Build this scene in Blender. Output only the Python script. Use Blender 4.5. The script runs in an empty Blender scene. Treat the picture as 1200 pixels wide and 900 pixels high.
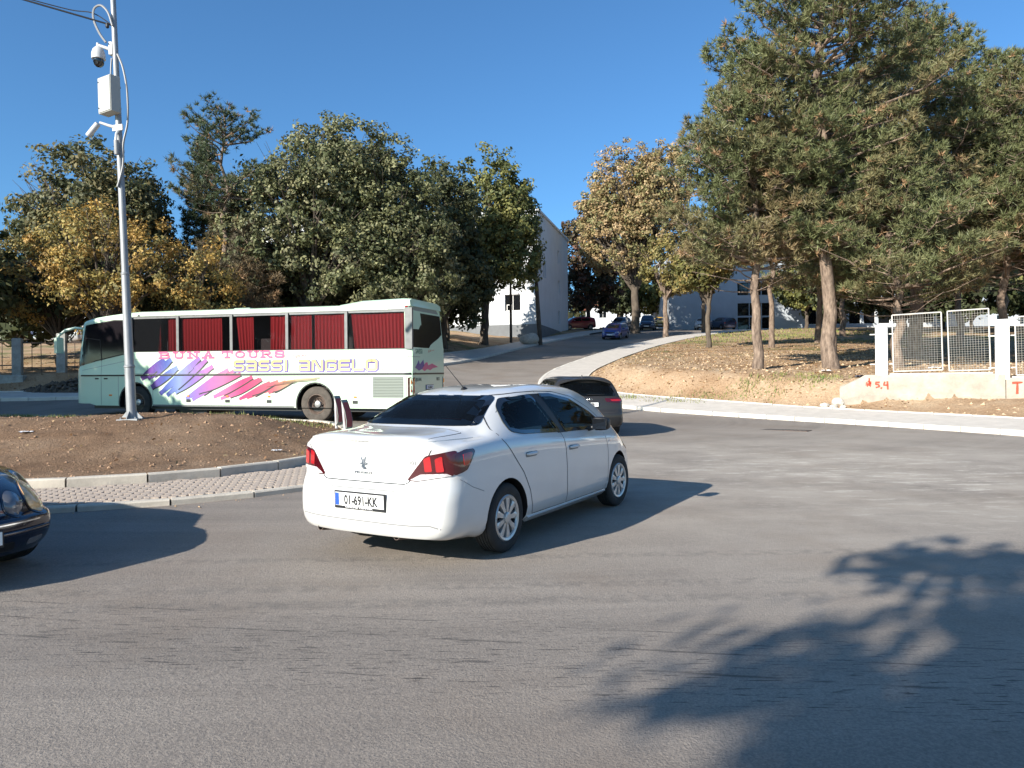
import bpy, bmesh, math, random
import numpy as np
from mathutils import Vector, Matrix, geometry
from mathutils.bvhtree import BVHTree
R = math.radians
sc = bpy.context.scene
C = sc.collection
rng = np.random.default_rng(7)
random.seed(7)

# ---------------------------------------------------------------- camera, sky, sun, exposure
cam = bpy.data.objects.new('camera', bpy.data.cameras.new('camera'))
C.objects.link(cam)
cam.data.sensor_width = 36.0
cam.data.lens = 26.4
cam.data.clip_end = 3000
cam.matrix_world = Matrix.Translation((0, 0, 1.5)) @ Matrix.Rotation(R(90.1), 4, 'X') @ Matrix.Rotation(R(-.5), 4, 'Z')
sc.camera = cam

SUN_EL, SUN_AZ = 24.5, 225.0            # elevation; compass-like angle of the sun measured from +Y clockwise
w = bpy.data.worlds.new('World'); sc.world = w; w.use_nodes = True
nt = w.node_tree; nt.nodes.clear()
sky = nt.nodes.new('ShaderNodeTexSky'); sky.sky_type = 'NISHITA'; sky.sun_disc = False
sky.sun_elevation = R(SUN_EL); sky.sun_rotation = R(SUN_AZ); sky.altitude = 700
sky.air_density = 1.0; sky.dust_density = 1.7; sky.ozone_density = 3.2
bg = nt.nodes.new('ShaderNodeBackground'); bg.inputs[1].default_value = 0.078
wo = nt.nodes.new('ShaderNodeOutputWorld')
hz = nt.nodes.new('ShaderNodeMix'); hz.data_type = 'RGBA'; hz.blend_type = 'MULTIPLY'; hz.inputs[0].default_value = 1; hz.inputs[7].default_value = (.60, .96, 1.17, 1)
nt.links.new(sky.outputs[0], hz.inputs[6]); nt.links.new(hz.outputs[2], bg.inputs[0]); nt.links.new(bg.outputs[0], wo.inputs[0])
sun = bpy.data.objects.new('sun', bpy.data.lights.new('sun', 'SUN')); C.objects.link(sun)
sun.data.energy = 4.6; sun.data.angle = R(.5); sun.data.color = (1.0, .93, .82)
sd = Vector((math.sin(R(SUN_AZ)) * math.cos(R(SUN_EL)), math.cos(R(SUN_AZ)) * math.cos(R(SUN_EL)), math.sin(R(SUN_EL))))
sun.rotation_euler = sd.to_track_quat('Z', 'Y').to_euler()
sc.view_settings.view_transform = 'Standard'; sc.view_settings.look = 'None'
sc.view_settings.gamma = 1; sc.view_settings.exposure = 1.1; sc.view_settings.use_curve_mapping = False

# ---------------------------------------------------------------- materials
def mat(name, col, rough=.6, metal=0., var=0., scale=5., bump=0., bscale=60., coat=0., col2=None, spec=.5, detail=6, stretch=None):
    m = bpy.data.materials.new(name); m.use_nodes = True
    n = m.node_tree; b = n.nodes['Principled BSDF']
    b.inputs['Roughness'].default_value = rough; b.inputs['Metallic'].default_value = metal
    b.inputs['Coat Weight'].default_value = coat; b.inputs['Coat Roughness'].default_value = .03
    b.inputs['Specular IOR Level'].default_value = spec
    b.inputs['Base Color'].default_value = (*col, 1)
    if var or col2 or bump:
        tc = n.nodes.new('ShaderNodeTexCoord'); mp = n.nodes.new('ShaderNodeMapping')
        n.links.new(tc.outputs['Object'], mp.inputs[0])
        if stretch: mp.inputs['Scale'].default_value = stretch
    if var or col2:
        no = n.nodes.new('ShaderNodeTexNoise'); no.inputs['Scale'].default_value = scale; no.inputs['Detail'].default_value = detail
        no.inputs['Roughness'].default_value = .65
        n.links.new(mp.outputs[0], no.inputs[0])
        cr = n.nodes.new('ShaderNodeValToRGB')
        c2 = col2 or tuple(c * (1 + var) for c in col); c1 = col if col2 else tuple(c * (1 - var) for c in col)
        cr.color_ramp.elements[0].position = .34; cr.color_ramp.elements[1].position = .66
        cr.color_ramp.elements[0].color = (*c1, 1); cr.color_ramp.elements[1].color = (*c2, 1)
        n.links.new(no.outputs[0], cr.inputs[0]); n.links.new(cr.outputs[0], b.inputs['Base Color'])
    if bump:
        nb = n.nodes.new('ShaderNodeTexNoise'); nb.inputs['Scale'].default_value = bscale; nb.inputs['Detail'].default_value = 4
        n.links.new(mp.outputs[0], nb.inputs[0])
        bp = n.nodes.new('ShaderNodeBump'); bp.inputs['Strength'].default_value = 1; bp.inputs['Distance'].default_value = bump
        n.links.new(nb.outputs[0], bp.inputs['Height']); n.links.new(bp.outputs[0], b.inputs['Normal'])
    return m

def add_attr_colour(m, name='tint'):
    """leaf colour comes from a face colour attribute; leaves let some light through"""
    n = m.node_tree; b = n.nodes['Principled BSDF']
    a = n.nodes.new('ShaderNodeAttribute'); a.attribute_name = name
    n.links.new(a.outputs['Color'], b.inputs['Base Color'])
    tr = n.nodes.new('ShaderNodeBsdfTranslucent'); n.links.new(a.outputs['Color'], tr.inputs[0])
    mx = n.nodes.new('ShaderNodeMixShader'); mx.inputs[0].default_value = .28
    out = n.nodes['Material Output']
    n.links.new(b.outputs[0], mx.inputs[1]); n.links.new(tr.outputs[0], mx.inputs[2]); n.links.new(mx.outputs[0], out.inputs[0])

def glass_mat(name, tint, rough=.02, frac=.8):
    m = bpy.data.materials.new(name); m.use_nodes = True; n = m.node_tree
    b = n.nodes['Principled BSDF']; b.inputs['Base Color'].default_value = (.01, .012, .014, 1); b.inputs['Roughness'].default_value = rough
    t = n.nodes.new('ShaderNodeBsdfTransparent'); t.inputs[0].default_value = (*tint, 1)
    fr = n.nodes.new('ShaderNodeFresnel'); fr.inputs[0].default_value = 1.5
    mr = n.nodes.new('ShaderNodeMapRange'); mr.inputs[3].default_value = 1 - frac; mr.inputs[4].default_value = 1
    n.links.new(fr.outputs[0], mr.inputs[0])
    mx = n.nodes.new('ShaderNodeMixShader'); n.links.new(mr.outputs[0], mx.inputs[0])
    n.links.new(t.outputs[0], mx.inputs[1]); n.links.new(b.outputs[0], mx.inputs[2])
    n.links.new(mx.outputs[0], n.nodes['Material Output'].inputs[0])
    return m

def paint(name, col, rough=.28, coat=1., metal=0., dirt=.05):
    """car paint: dark trim seen from inside, faint road dust near the sills"""
    m = mat(name, col, rough, metal, coat=coat); n = m.node_tree; b = n.nodes['Principled BSDF']
    tc = n.nodes.new('ShaderNodeTexCoord'); no = n.nodes.new('ShaderNodeTexNoise'); no.inputs['Scale'].default_value = 3.5; no.inputs['Detail'].default_value = 8
    n.links.new(tc.outputs['Object'], no.inputs[0])
    sp = n.nodes.new('ShaderNodeSeparateXYZ'); n.links.new(tc.outputs['Object'], sp.inputs[0])
    mr = n.nodes.new('ShaderNodeMapRange'); mr.inputs[1].default_value = .75; mr.inputs[2].default_value = .2; mr.inputs[3].default_value = dirt; mr.inputs[4].default_value = dirt + .4
    n.links.new(sp.outputs[2], mr.inputs[0])
    mu = n.nodes.new('ShaderNodeMath'); mu.operation = 'MULTIPLY'; n.links.new(mr.outputs[0], mu.inputs[0]); n.links.new(no.outputs[0], mu.inputs[1])
    mx = n.nodes.new('ShaderNodeMix'); mx.data_type = 'RGBA'; mx.inputs[6].default_value = (*col, 1); mx.inputs[7].default_value = (.30, .26, .21, 1)
    n.links.new(mu.outputs[0], mx.inputs[0])
    n.links.new(mx.outputs[2], b.inputs['Base Color'])
    ge = n.nodes.new('ShaderNodeNewGeometry'); d = n.nodes.new('ShaderNodeBsdfDiffuse'); d.inputs[0].default_value = (.03, .03, .032, 1)
    ms = n.nodes.new('ShaderNodeMixShader'); n.links.new(ge.outputs['Backfacing'], ms.inputs[0])
    n.links.new(b.outputs[0], ms.inputs[1]); n.links.new(d.outputs[0], ms.inputs[2]); n.links.new(ms.outputs[0], n.nodes['Material Output'].inputs[0])
    return m

M = {}
M['white'] = paint('white_car_paint', (.61, .61, .60), dirt=.10)
M['suv'] = paint('graphite_paint', (.020, .018, .016), .4, coat=.5, dirt=-.3)
M['navy'] = paint('navy_paint', (.002, .003, .016), .2, dirt=-.36)
M['blue'] = paint('blue_paint', (.01, .03, .22)); M['red'] = paint('red_paint', (.25, .01, .015)); M['yellow'] = paint('yellow_paint', (.75, .42, .02))
M['silver'] = paint('silver_paint', (.42, .43, .45), metal=.5); M['darkblue'] = paint('dark_blue_paint', (.015, .025, .07)); M['pale'] = paint('pale_paint', (.6, .6, .6))
M['bus'] = paint('mint_bus_paint', (.54, .70, .52), .35, coat=.5, dirt=.0)
M['black'] = mat('black_plastic', (.012, .012, .013), .45)
M['gap'] = mat('panel_gap', (.03, .03, .032), .8)
M['gap_soft'] = mat('panel_gap_light', (.22, .22, .22), .8)
M['glossblack'] = mat('gloss_black', (.008, .008, .009), .08, coat=1)
M['rubber'] = mat('tyre_rubber', (.022, .021, .020), .85, var=.25, scale=9, bump=.002, bscale=80)
M['rubber_dusty'] = mat('dusty_tyre_rubber', (.075, .063, .052), .9, var=.25, scale=7)
M['alloy'] = mat('silver_wheel', (.50, .50, .49), .35, .6, var=.1, scale=8)
M['rim_dark'] = mat('dirty_bus_rim', (.10, .07, .055), .7, .2, var=.4, scale=12)
M['chrome'] = mat('chrome', (.65, .65, .66), .15, 1.)
M['tail'] = mat('tail_lamp_red', (.055, .003, .006), .08, coat=1)
M['tail_bright'] = mat('tail_lamp_bright_red', (.36, .010, .014), .12, coat=1)
M['tail_clear'] = mat('tail_lamp_clear', (.55, .52, .52), .15, coat=1, var=.3, scale=40)
M['orange'] = mat('orange_lens', (.85, .22, .02), .2, coat=1)
M['lens'] = mat('headlamp_lens', (.85, .50, .22), .25, coat=.6, var=.3, scale=9)  # amber tone puts the reflection of sunlit ground into the lens colour
M['lens_grey'] = mat('headlamp_lens_grey', (.13, .13, .14), .1, coat=1)
M['plate'] = mat('plate_white', (.78, .78, .76), .4); M['ink'] = mat('plate_ink', (.015, .015, .018), .5); M['plate_blue'] = mat('plate_blue', (.02, .08, .42), .4)
M['cabin'] = mat('cabin_trim', (.03, .03, .033), .9); M['seat'] = mat('seat_cloth', (.035, .035, .04), .95)
M['glass'] = glass_mat('tinted_window', (.70, .76, .72)); M['screen'] = glass_mat('clear_windscreen', (.85, .88, .86)); M['glass_dark'] = glass_mat('dark_window', (.10, .12, .13))
M['glass_rear'] = glass_mat('rear_screen', (.42, .50, .56)); M['bus_glass'] = glass_mat('bus_window', (.93, .88, .88), .03, .96)
M['opaque_glass'] = mat('dark_glass', (.008, .009, .011), .05, coat=.5)
M['curtain'] = mat('red_curtain', (.20, .004, .009), .9)
M['alu'] = mat('aluminium_trim', (.13, .135, .135), .5, .3, var=.15, scale=6)
M['galv'] = mat('galvanised_steel', (.27, .28, .29), .5, .35, var=.14, scale=4, stretch=(3, 3, .6))
M['cabinet'] = mat('cabinet_grey', (.37, .37, .34), .5); M['camwhite'] = mat('camera_white', (.48, .48, .48), .35)
M['cable'] = mat('cable_grey', (.25, .25, .25), .5); M['wire'] = mat('cable_black', (.01, .01, .012), .6)
M['concrete'] = mat('concrete_wall', (.35, .31, .255), .9, var=.22, scale=1.6, bump=.012, bscale=14, detail=10)
M['kerb'] = mat('kerb_concrete', (.46, .42, .355), .9, var=.15, scale=3, bump=.004, bscale=50)
M['kerb_pale'] = mat('pale_kerb_concrete', (.58, .55, .49), .9, var=.1, scale=3, bump=.003, bscale=50)
M['paver'] = mat('paver_concrete', (.37, .31, .26), .92, var=.14, scale=1.3, bump=.003, bscale=70)
M['pavement'] = mat('new_pavement', (.50, .46, .41), .9, var=.10, scale=2.2, bump=.003, bscale=60, detail=9)
M['joint'] = mat('sandy_joint', (.19, .15, .115), .95, var=.2, scale=8)
M['whitewash'] = mat('whitewashed_post', (.80, .79, .76), .85, var=.05, scale=3)
M['grey_post'] = mat('grey_concrete_post', (.33, .33, .30), .9, var=.25, scale=3)
M['fence'] = mat('fence_paint', (.50, .48, .44), .6, var=.15, scale=5); M['mesh_wire'] = mat('mesh_wire', (.30, .285, .25), .6)
M['graffiti'] = mat('red_spray_paint', (.60, .06, .03), .8)
M['render_white'] = mat('white_render', (.62, .64, .66), .9, var=.05, scale=.6); M['plinth'] = mat('grey_plinth', (.16, .17, .18), .9, var=.12, scale=1)
M['render_grey'] = mat('pale_blue_render', (.40, .44, .48), .9, var=.08, scale=.5)
M['bark_pine'] = mat('pine_bark', (.075, .052, .038), .95, col2=(.27, .20, .15), scale=8, bump=.03, bscale=14, stretch=(1, 1, .3))
M['bark'] = mat('dark_bark', (.055, .042, .033), .95, col2=(.13, .105, .08), scale=5, bump=.02, bscale=16, stretch=(1, 1, .3))
M['rubble'] = mat('broken_concrete', (.48, .44, .38), .95, var=.2, scale=6)
M['litter'] = mat('litter_white', (.75, .75, .76), .7); M['grass'] = mat('grass_blades', (.10, .15, .035), .8, col2=(.24, .20, .07), scale=1.5)
M['clod'] = mat('soil_clod', (.26, .145, .085), .97, col2=(.36, .24, .15), scale=4)
M['sandclod'] = mat('sandy_clod', (.42, .28, .165), .97, col2=(.52, .40, .27), scale=4)
M['leaf'] = mat('foliage', (.1, .1, .05), .6, spec=.35); add_attr_colour(M['leaf'])
M['needle'] = mat('pine_needles', (.1, .1, .05), .55, spec=.3); add_attr_colour(M['needle'])
M['needle'].node_tree.nodes['Mix Shader'].inputs[0].default_value = .15

def asphalt():
    m = bpy.data.materials.new('worn_asphalt'); m.use_nodes = True; n = m.node_tree; L = n.links; b = n.nodes['Principled BSDF']
    b.inputs['Roughness'].default_value = .8; b.inputs['Specular IOR Level'].default_value = .35
    tc = n.nodes.new('ShaderNodeTexCoord')
    def noise(s, d=6, r=.6, vec=None):
        x = n.nodes.new('ShaderNodeTexNoise'); x.inputs['Scale'].default_value = s; x.inputs['Detail'].default_value = d; x.inputs['Roughness'].default_value = r
        L.new(vec or tc.outputs['Object'], x.inputs[0]); return x.outputs[0]
    def mp(scale, rot=0, loc=(0, 0, 0)):
        x = n.nodes.new('ShaderNodeMapping'); x.inputs['Scale'].default_value = scale; x.inputs['Rotation'].default_value = (0, 0, rot); x.inputs['Location'].default_value = loc
        L.new(tc.outputs['Object'], x.inputs[0]); return x.outputs[0]
    def ramp(v, a, c, ca=0., cc=1.):
        x = n.nodes.new('ShaderNodeMapRange'); x.inputs[1].default_value = a; x.inputs[2].default_value = c; x.inputs[3].default_value = ca; x.inputs[4].default_value = cc
        L.new(v, x.inputs[0]); return x.outputs[0]
    def math_(op, a, c):
        x = n.nodes.new('ShaderNodeMath'); x.operation = op
        for i, v in ((0, a), (1, c)):
            if isinstance(v, (int, float)): x.inputs[i].default_value = v
            else: L.new(v, x.inputs[i])
        return x.outputs[0]
    def mix(f, a, c, op='MIX'):
        x = n.nodes.new('ShaderNodeMix'); x.data_type = 'RGBA'; x.blend_type = op
        if isinstance(f, (int, float)): x.inputs[0].default_value = f
        else: L.new(f, x.inputs[0])
        for i, v in ((6, a), (7, c)):
            if isinstance(v, tuple): x.inputs[i].default_value = (*v, 1)
            else: L.new(v, x.inputs[i])
        return x.outputs[2]
    big = noise(.16, 5)
    col = mix(ramp(big, .38, .62), (.245, .212, .182), (.322, .284, .247))
    # coarse stones and pits
    fine = noise(75, 3, .7)
    col = mix(ramp(fine, .36, .66), mix(1, col, (.74, .74, .75), 'MULTIPLY'), mix(1, col, (1.18, 1.175, 1.165), 'MULTIPLY'))
    fine2 = noise(22, 5, .75)
    col = mix(ramp(fine2, .3, .7, 0, .5), mix(1, col, (.8, .8, .8), 'MULTIPLY'), mix(1, col, (1.18, 1.17, 1.15), 'MULTIPLY'))
    # wheel paths: broad curved lanes polished by turning traffic
    sub = n.nodes.new('ShaderNodeVectorMath'); sub.operation = 'SUBTRACT'; sub.inputs[1].default_value = (-2.5, 25., 0); L.new(tc.outputs['Object'], sub.inputs[0])
    fl = n.nodes.new('ShaderNodeVectorMath'); fl.operation = 'MULTIPLY'; fl.inputs[1].default_value = (.8, 1, 0); L.new(sub.outputs[0], fl.inputs[0])
    ln = n.nodes.new('ShaderNodeVectorMath'); ln.operation = 'LENGTH'; L.new(fl.outputs[0], ln.inputs[0])
    cb = n.nodes.new('ShaderNodeCombineXYZ'); L.new(ln.outputs['Value'], cb.inputs[0])
    arc = noise(.9, 6, .7, cb.outputs[0])
    arcw = ramp(noise(.3, 3), .35, .65, .1, .75)
    col = mix(math_('MULTIPLY', ramp(arc, .42, .60), arcw), col, mix(1, col, (.60, .60, .61), 'MULTIPLY'))
    arc2 = noise(2.6, 3, .6, cb.outputs[0])
    col = mix(math_('MULTIPLY', ramp(arc2, .50, .62), math_('MULTIPLY', arcw, .6)), col, mix(1, col, (.74, .74, .75), 'MULTIPLY'))
    # dust blown over the far right half
    sp = n.nodes.new('ShaderNodeSeparateXYZ'); L.new(tc.outputs['Object'], sp.inputs[0])
    d1 = n.nodes.new('ShaderNodeVectorMath'); d1.operation = 'DISTANCE'; d1.inputs[1].default_value = (6.0, 12.0, .1); L.new(tc.outputs['Object'], d1.inputs[0])
    dust = math_('MULTIPLY', ramp(d1.outputs['Value'], 10.5, 2.0), ramp(noise(.55, 8, .7), .28, .60))
    col = mix(math_('MULTIPLY', dust, .8), col, (.41, .365, .31))
    scuff = noise(2.6, 10, .8, mp((.5, 1.6, 1), R(-8)))
    sc1 = math_('MULTIPLY', ramp(scuff, .53, .62), ramp(d1.outputs['Value'], 5.5, 1.5))
    col = mix(math_('MULTIPLY', sc1, .8), col, (.56, .52, .45))
    # brown grime by the gully side
    col = mix(math_('MULTIPLY', ramp(noise(.5, 4), .5, .7), .35), col, (.17, .125, .09))
    # dark broken scrape lines running across the carriageway
    v = mp((1, 1, 1), R(9.5)); s2 = n.nodes.new('ShaderNodeSeparateXYZ'); L.new(v, s2.inputs[0])
    band = math_('MULTIPLY', ramp(s2.outputs[1], 3.35, 3.7), ramp(s2.outputs[1], 5.2, 4.3))
    dash = noise(1, 3, .55, mp((5.5, 58, 1), R(9.5)))
    col = mix(math_('MULTIPLY', ramp(dash, .60, .63), math_('MULTIPLY', band, .7)), col, (.018, .018, .02))
    for yy, sw, th in ((4.30, .018, .44), (3.98, .03, .50), (4.62, .014, .5), (3.72, .012, .53)):
        dd = math_('ABSOLUTE', math_('SUBTRACT', math_('ADD', s2.outputs[1], ramp(noise(.5, 2), 0, 1, -.08, .08)), yy), 0)
        br = ramp(noise(1, 4, .6, mp((1.6, 9, 1), R(9.5), (yy, 0, 0))), th, th + .08)
        col = mix(math_('MULTIPLY', math_('MULTIPLY', ramp(dd, sw * .8, sw * .2), br), .6), col, (.02, .02, .022))
    # tyre tread print bands
    for yy in (5.6, 5.2, 6.5):
        dd = math_('ABSOLUTE', math_('SUBTRACT', math_('ADD', sp.outputs[1], math_('MULTIPLY', sp.outputs[0], -.05)), yy), 0)
        br = ramp(noise(9, 3, .6), .4, .6)
        col = mix(math_('MULTIPLY', math_('MULTIPLY', ramp(dd, .12, .06), br), .28), col, (.07, .068, .066))
    L.new(col, b.inputs['Base Color'])
    hs = math_('ADD', math_('MULTIPLY', fine, .6), math_('MULTIPLY', fine2, .6))
    bp = n.nodes.new('ShaderNodeBump'); bp.inputs['Distance'].default_value = .010; bp.inputs['Strength'].default_value = .9
    L.new(hs, bp.inputs['Height']); L.new(bp.outputs[0], b.inputs['Normal'])
    return m
M['asphalt'] = asphalt()

def soil(name, c1, c2, c3, fine=30, bump=.03, grass=None):
    m = bpy.data.materials.new(name); m.use_nodes = True; n = m.node_tree; L = n.links; b = n.nodes['Principled BSDF']
    b.inputs['Roughness'].default_value = .97; b.inputs['Specular IOR Level'].default_value = .15
    tc = n.nodes.new('ShaderNodeTexCoord')
    def noise(s, d=6, r=.65):
        x = n.nodes.new('ShaderNodeTexNoise'); x.inputs['Scale'].default_value = s; x.inputs['Detail'].default_value = d; x.inputs['Roughness'].default_value = r
        L.new(tc.outputs['Object'], x.inputs[0]); return x.outputs[0]
    cr = n.nodes.new('ShaderNodeValToRGB'); e = cr.color_ramp.elements
    e[0].position = .34; e[0].color = (*c1, 1); e[1].position = .68; e[1].color = (*c3, 1); k = e.new(.5); k.color = (*c2, 1)
    L.new(noise(.5, 9, .7), cr.inputs[0])
    f = noise(fine, 4, .75)
    mr = n.nodes.new('ShaderNodeMapRange'); mr.inputs[1].default_value = .3; mr.inputs[2].default_value = .7; mr.inputs[3].default_value = .68; mr.inputs[4].default_value = 1.3
    L.new(f, mr.inputs[0])
    mx = n.nodes.new('ShaderNodeMix'); mx.data_type = 'RGBA'; mx.blend_type = 'MULTIPLY'; mx.inputs[0].default_value = 1
    L.new(cr.outputs[0], mx.inputs[6]); L.new(mr.outputs[0], mx.inputs[7]); col = mx.outputs[2]
    if grass:
        g = n.nodes.new('ShaderNodeMapRange'); g.inputs[1].default_value = .50; g.inputs[2].default_value = .60; L.new(noise(.22, 7, .7), g.inputs[0])
        sp = n.nodes.new('ShaderNodeSeparateXYZ'); L.new(tc.outputs['Object'], sp.inputs[0])
        gy = n.nodes.new('ShaderNodeMapRange'); gy.inputs[1].default_value = 34; gy.inputs[2].default_value = 48; L.new(sp.outputs[1], gy.inputs[0])
        gm = n.nodes.new('ShaderNodeMath'); gm.operation = 'MULTIPLY'; L.new(g.outputs[0], gm.inputs[0]); L.new(gy.outputs[0], gm.inputs[1])
        m2 = n.nodes.new('ShaderNodeMix'); m2.data_type = 'RGBA'; L.new(gm.outputs[0], m2.inputs[0]); L.new(col, m2.inputs[6]); m2.inputs[7].default_value = (*grass, 1); col = m2.outputs[2]
    L.new(col, b.inputs['Base Color'])
    bp = n.nodes.new('ShaderNodeBump'); bp.inputs['Distance'].default_value = bump; L.new(f, bp.inputs['Height']); L.new(bp.outputs[0], b.inputs['Normal'])
    return m
M['soil_brown'] = soil('brown_island_soil', (.165, .100, .060), (.215, .138, .086), (.28, .195, .13), 24, .05)
M['soil_sand'] = soil('sandy_ground', (.285, .180, .102), (.375, .255, .158), (.46, .345, .23), 14, .05, grass=(.17, .16, .07))

# ---------------------------------------------------------------- object helpers
def tag(o, label=None, cat=None, group=None, kind=None):
    if label: o['label'] = label
    if cat: o['category'] = cat
    if group: o['group'] = group
    if kind: o['kind'] = kind
    return o
def empty(name, loc=(0, 0, 0), rot=(0, 0, 0), **k):
    o = bpy.data.objects.new(name, None); C.objects.link(o); o.location = loc; o.rotation_euler = rot; o.empty_display_size = .2
    return tag(o, **k)
def link(name, me, m, parent=None, smooth=False, **k):
    o = bpy.data.objects.new(name, me); C.objects.link(o)
    if m is not None and not me.materials:
        for mm in (m if isinstance(m, (list, tuple)) else [m]): me.materials.append(mm)
    if smooth: me.polygons.foreach_set('use_smooth', [True] * len(me.polygons))
    if parent: o.parent = parent
    return tag(o, **k)
def mesh(name, v, f, m=None, parent=None, smooth=False, **k):
    me = bpy.data.meshes.new(name); me.from_pydata([tuple(map(float, p)) for p in v], [], f); me.update()
    return link(name, me, m, parent, smooth, **k)
class MB:
    """collects simple solids for one mesh"""
    def __init__(s): s.v = []; s.f = []
    def add(s, v, f):
        b = len(s.v); s.v += [tuple(p) for p in v]; s.f += [tuple(i + b for i in q) for q in f]; return s
    def box(s, x0, x1, y0, y1, z0, z1, Mx=None):
        v = [Vector((x, y, z)) for z in (z0, z1) for y in (y0, y1) for x in (x0, x1)]
        if Mx is not None: v = [Mx @ p for p in v]
        return s.add(v, [(0, 2, 3, 1), (4, 5, 7, 6), (0, 1, 5, 4), (2, 6, 7, 3), (0, 4, 6, 2), (1, 3, 7, 5)])
    def bevbox(s, x0, x1, y0, y1, z0, z1, b, Mx=None):
        """box with its top edges chamfered"""
        lo = [(x0, y0), (x1, y0), (x1, y1), (x0, y1)]; hi = [(x0 + b, y0 + b), (x1 - b, y0 + b), (x1 - b, y1 - b), (x0 + b, y1 - b)]
        v = [Vector((*p, z0)) for p in lo] + [Vector((*p, z1 - b)) for p in lo] + [Vector((*p, z1)) for p in hi]
        if Mx is not None: v = [Mx @ p for p in v]
        f = [(3, 2, 1, 0), (8, 9, 10, 11)]
        for k in (0, 4):
            for i in range(4): j = (i + 1) % 4; f.append((k + i, k + j, k + j + 4, k + i + 4))
        return s.add(v, f)
    def tube(s, pts, rad, n=8, cap=True):
        pts = [Vector(p) for p in pts]; rad = rad if isinstance(rad, (list, tuple)) else [rad] * len(pts)
        v = []; f = []; up = None
        for i, p in enumerate(pts):
            d = (pts[min(i + 1, len(pts) - 1)] - pts[max(i - 1, 0)]).normalized()
            if up is None: up = d.orthogonal().normalized()
            up = (up - d * up.dot(d)); up = up.normalized() if up.length > 1e-6 else d.orthogonal().normalized()
            sd_ = d.cross(up)
            for k in range(n):
                a = 2 * math.pi * k / n; v.append(p + (up * math.cos(a) + sd_ * math.sin(a)) * rad[i])
        for i in range(len(pts) - 1):
            for k in range(n): f.append((i * n + k, i * n + (k + 1) % n, (i + 1) * n + (k + 1) % n, (i + 1) * n + k))
        if cap: f.append(tuple(range(n - 1, -1, -1))); f.append(tuple(range((len(pts) - 1) * n, len(pts) * n)))
        return s.add(v, f)
    def lathe(s, prof, n=24, Mx=None):
        """profile of (radius, height) turned about z"""
        v = []; f = []
        for r, z in prof:
            for k in range(n):
                a = 2 * math.pi * k / n; p = Vector((r * math.cos(a), r * math.sin(a), z)); v.append(Mx @ p if Mx is not None else p)
        for i in range(len(prof) - 1):
            for k in range(n): f.append((i * n + k, i * n + (k + 1) % n, (i + 1) * n + (k + 1) % n, (i + 1) * n + k))
        return s.add(v, f)
    def prism(s, poly, y0, y1, Mx=None):
        """polygon in x,z pushed along y"""
        n = len(poly); v = [Vector((p[0], y, p[1])) for y in (y0, y1) for p in poly]
        if Mx is not None: v = [Mx @ p for p in v]
        return s.add(v, [tuple(range(n)), tuple(range(2 * n - 1, n - 1, -1))] + [(i, i + n, (i + 1) % n + n, (i + 1) % n) for i in range(n)])
    def build(s, name, m, parent=None, smooth=False, **k):
        o = mesh(name, s.v, s.f, m, parent, smooth, **k)
        bm = bmesh.new(); bm.from_mesh(o.data); bmesh.ops.recalc_face_normals(bm, faces=bm.faces); bm.to_mesh(o.data); bm.free()
        if smooth: autosmooth(o)
        return o
def autosmooth(o, ang=40):
    me = o.data; me.polygons.foreach_set('use_smooth', [True] * len(me.polygons))
    bm = bmesh.new(); bm.from_mesh(me)
    for e in bm.edges: e.smooth = (len(e.link_faces) != 2) or e.calc_face_angle(0) < R(ang)
    bm.to_mesh(me); bm.free()
def copy_tree(o, parent=None):
    c = o.copy(); C.objects.link(c); c.parent = parent
    for ch in o.children: copy_tree(ch, c)
    return c
def ss(t): t = np.clip(t, 0, 1); return t * t * (3 - 2 * t)
def sp(t): return np.where(t > 30, t, np.log1p(np.exp(np.minimum(t, 30))))

def vnoise(x, y, seed=0):
    """cheap smooth value noise"""
    def h(i, j): return np.mod(np.sin(i * 127.1 + j * 311.7 + seed * 74.7) * 43758.5453, 1.0)
    xi, yi = np.floor(x), np.floor(y); fx, fy = ss(x - xi), ss(y - yi)
    return (h(xi, yi) * (1 - fx) + h(xi + 1, yi) * fx) * (1 - fy) + (h(xi, yi + 1) * (1 - fx) + h(xi + 1, yi + 1) * fx) * fy - .5
def fbm(x, y, seed=0, o=4):
    r = 0; a = 1.
    for k in range(o): r = r + a * vnoise(x * 2 ** k, y * 2 ** k, seed + k); a *= .5
    return r

# ---------------------------------------------------------------- terrain heights
def hillF(y):
    a = 1.6 * sp((y - 27) / 1.6); t = np.clip(y - 75, 0, 35); b = t * t / 70 + np.maximum(y - 110, 0); return a - b
def A(x, y):
    """height of the asphalt plane: a gentle rise, then the hill road"""
    x = np.asarray(x, float); y = np.asarray(y, float)
    k = 1 - .25 * ss((-x - 8) / 10)
    yb = np.minimum(y, 100)
    return .018 * sp(yb - 6) - .004 * np.clip(x, -40, 40) + .2 * ss((y - 13) / 6) * ss((-x - 1.5) / 3) + .03 * np.clip(y - 24, 0, 6) * ss((-x - 3) / 3) + .11 * hillF(y) * k
Af = lambda x, y: float(A(x, y))
KR = [(16, -30), (15.6, 0), (14.8, 10), (13.4, 15.2), (11.9, 19), (10.1, 22.1), (7.3, 25.6), (4.4, 27.9), (2.3, 30.6), (1.25, 33.4), (1.2, 36.5), (2.0, 41), (3.7, 46), (6.2, 52.5), (9.9, 61), (16.6, 73), (25, 83), (36, 92)]
KL = [(16, 90), (10.4, 80), (7.0, 72.5), (3.75, 65.5), (0, 55.5), (-3.7, 43.3), (-6, 37.5), (-9.5, 32.5), (-15, 29.6), (-24, 28.6), (-48, 30)]
ROAD = np.array(KR + KL + [(-48, -30)], float)
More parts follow.
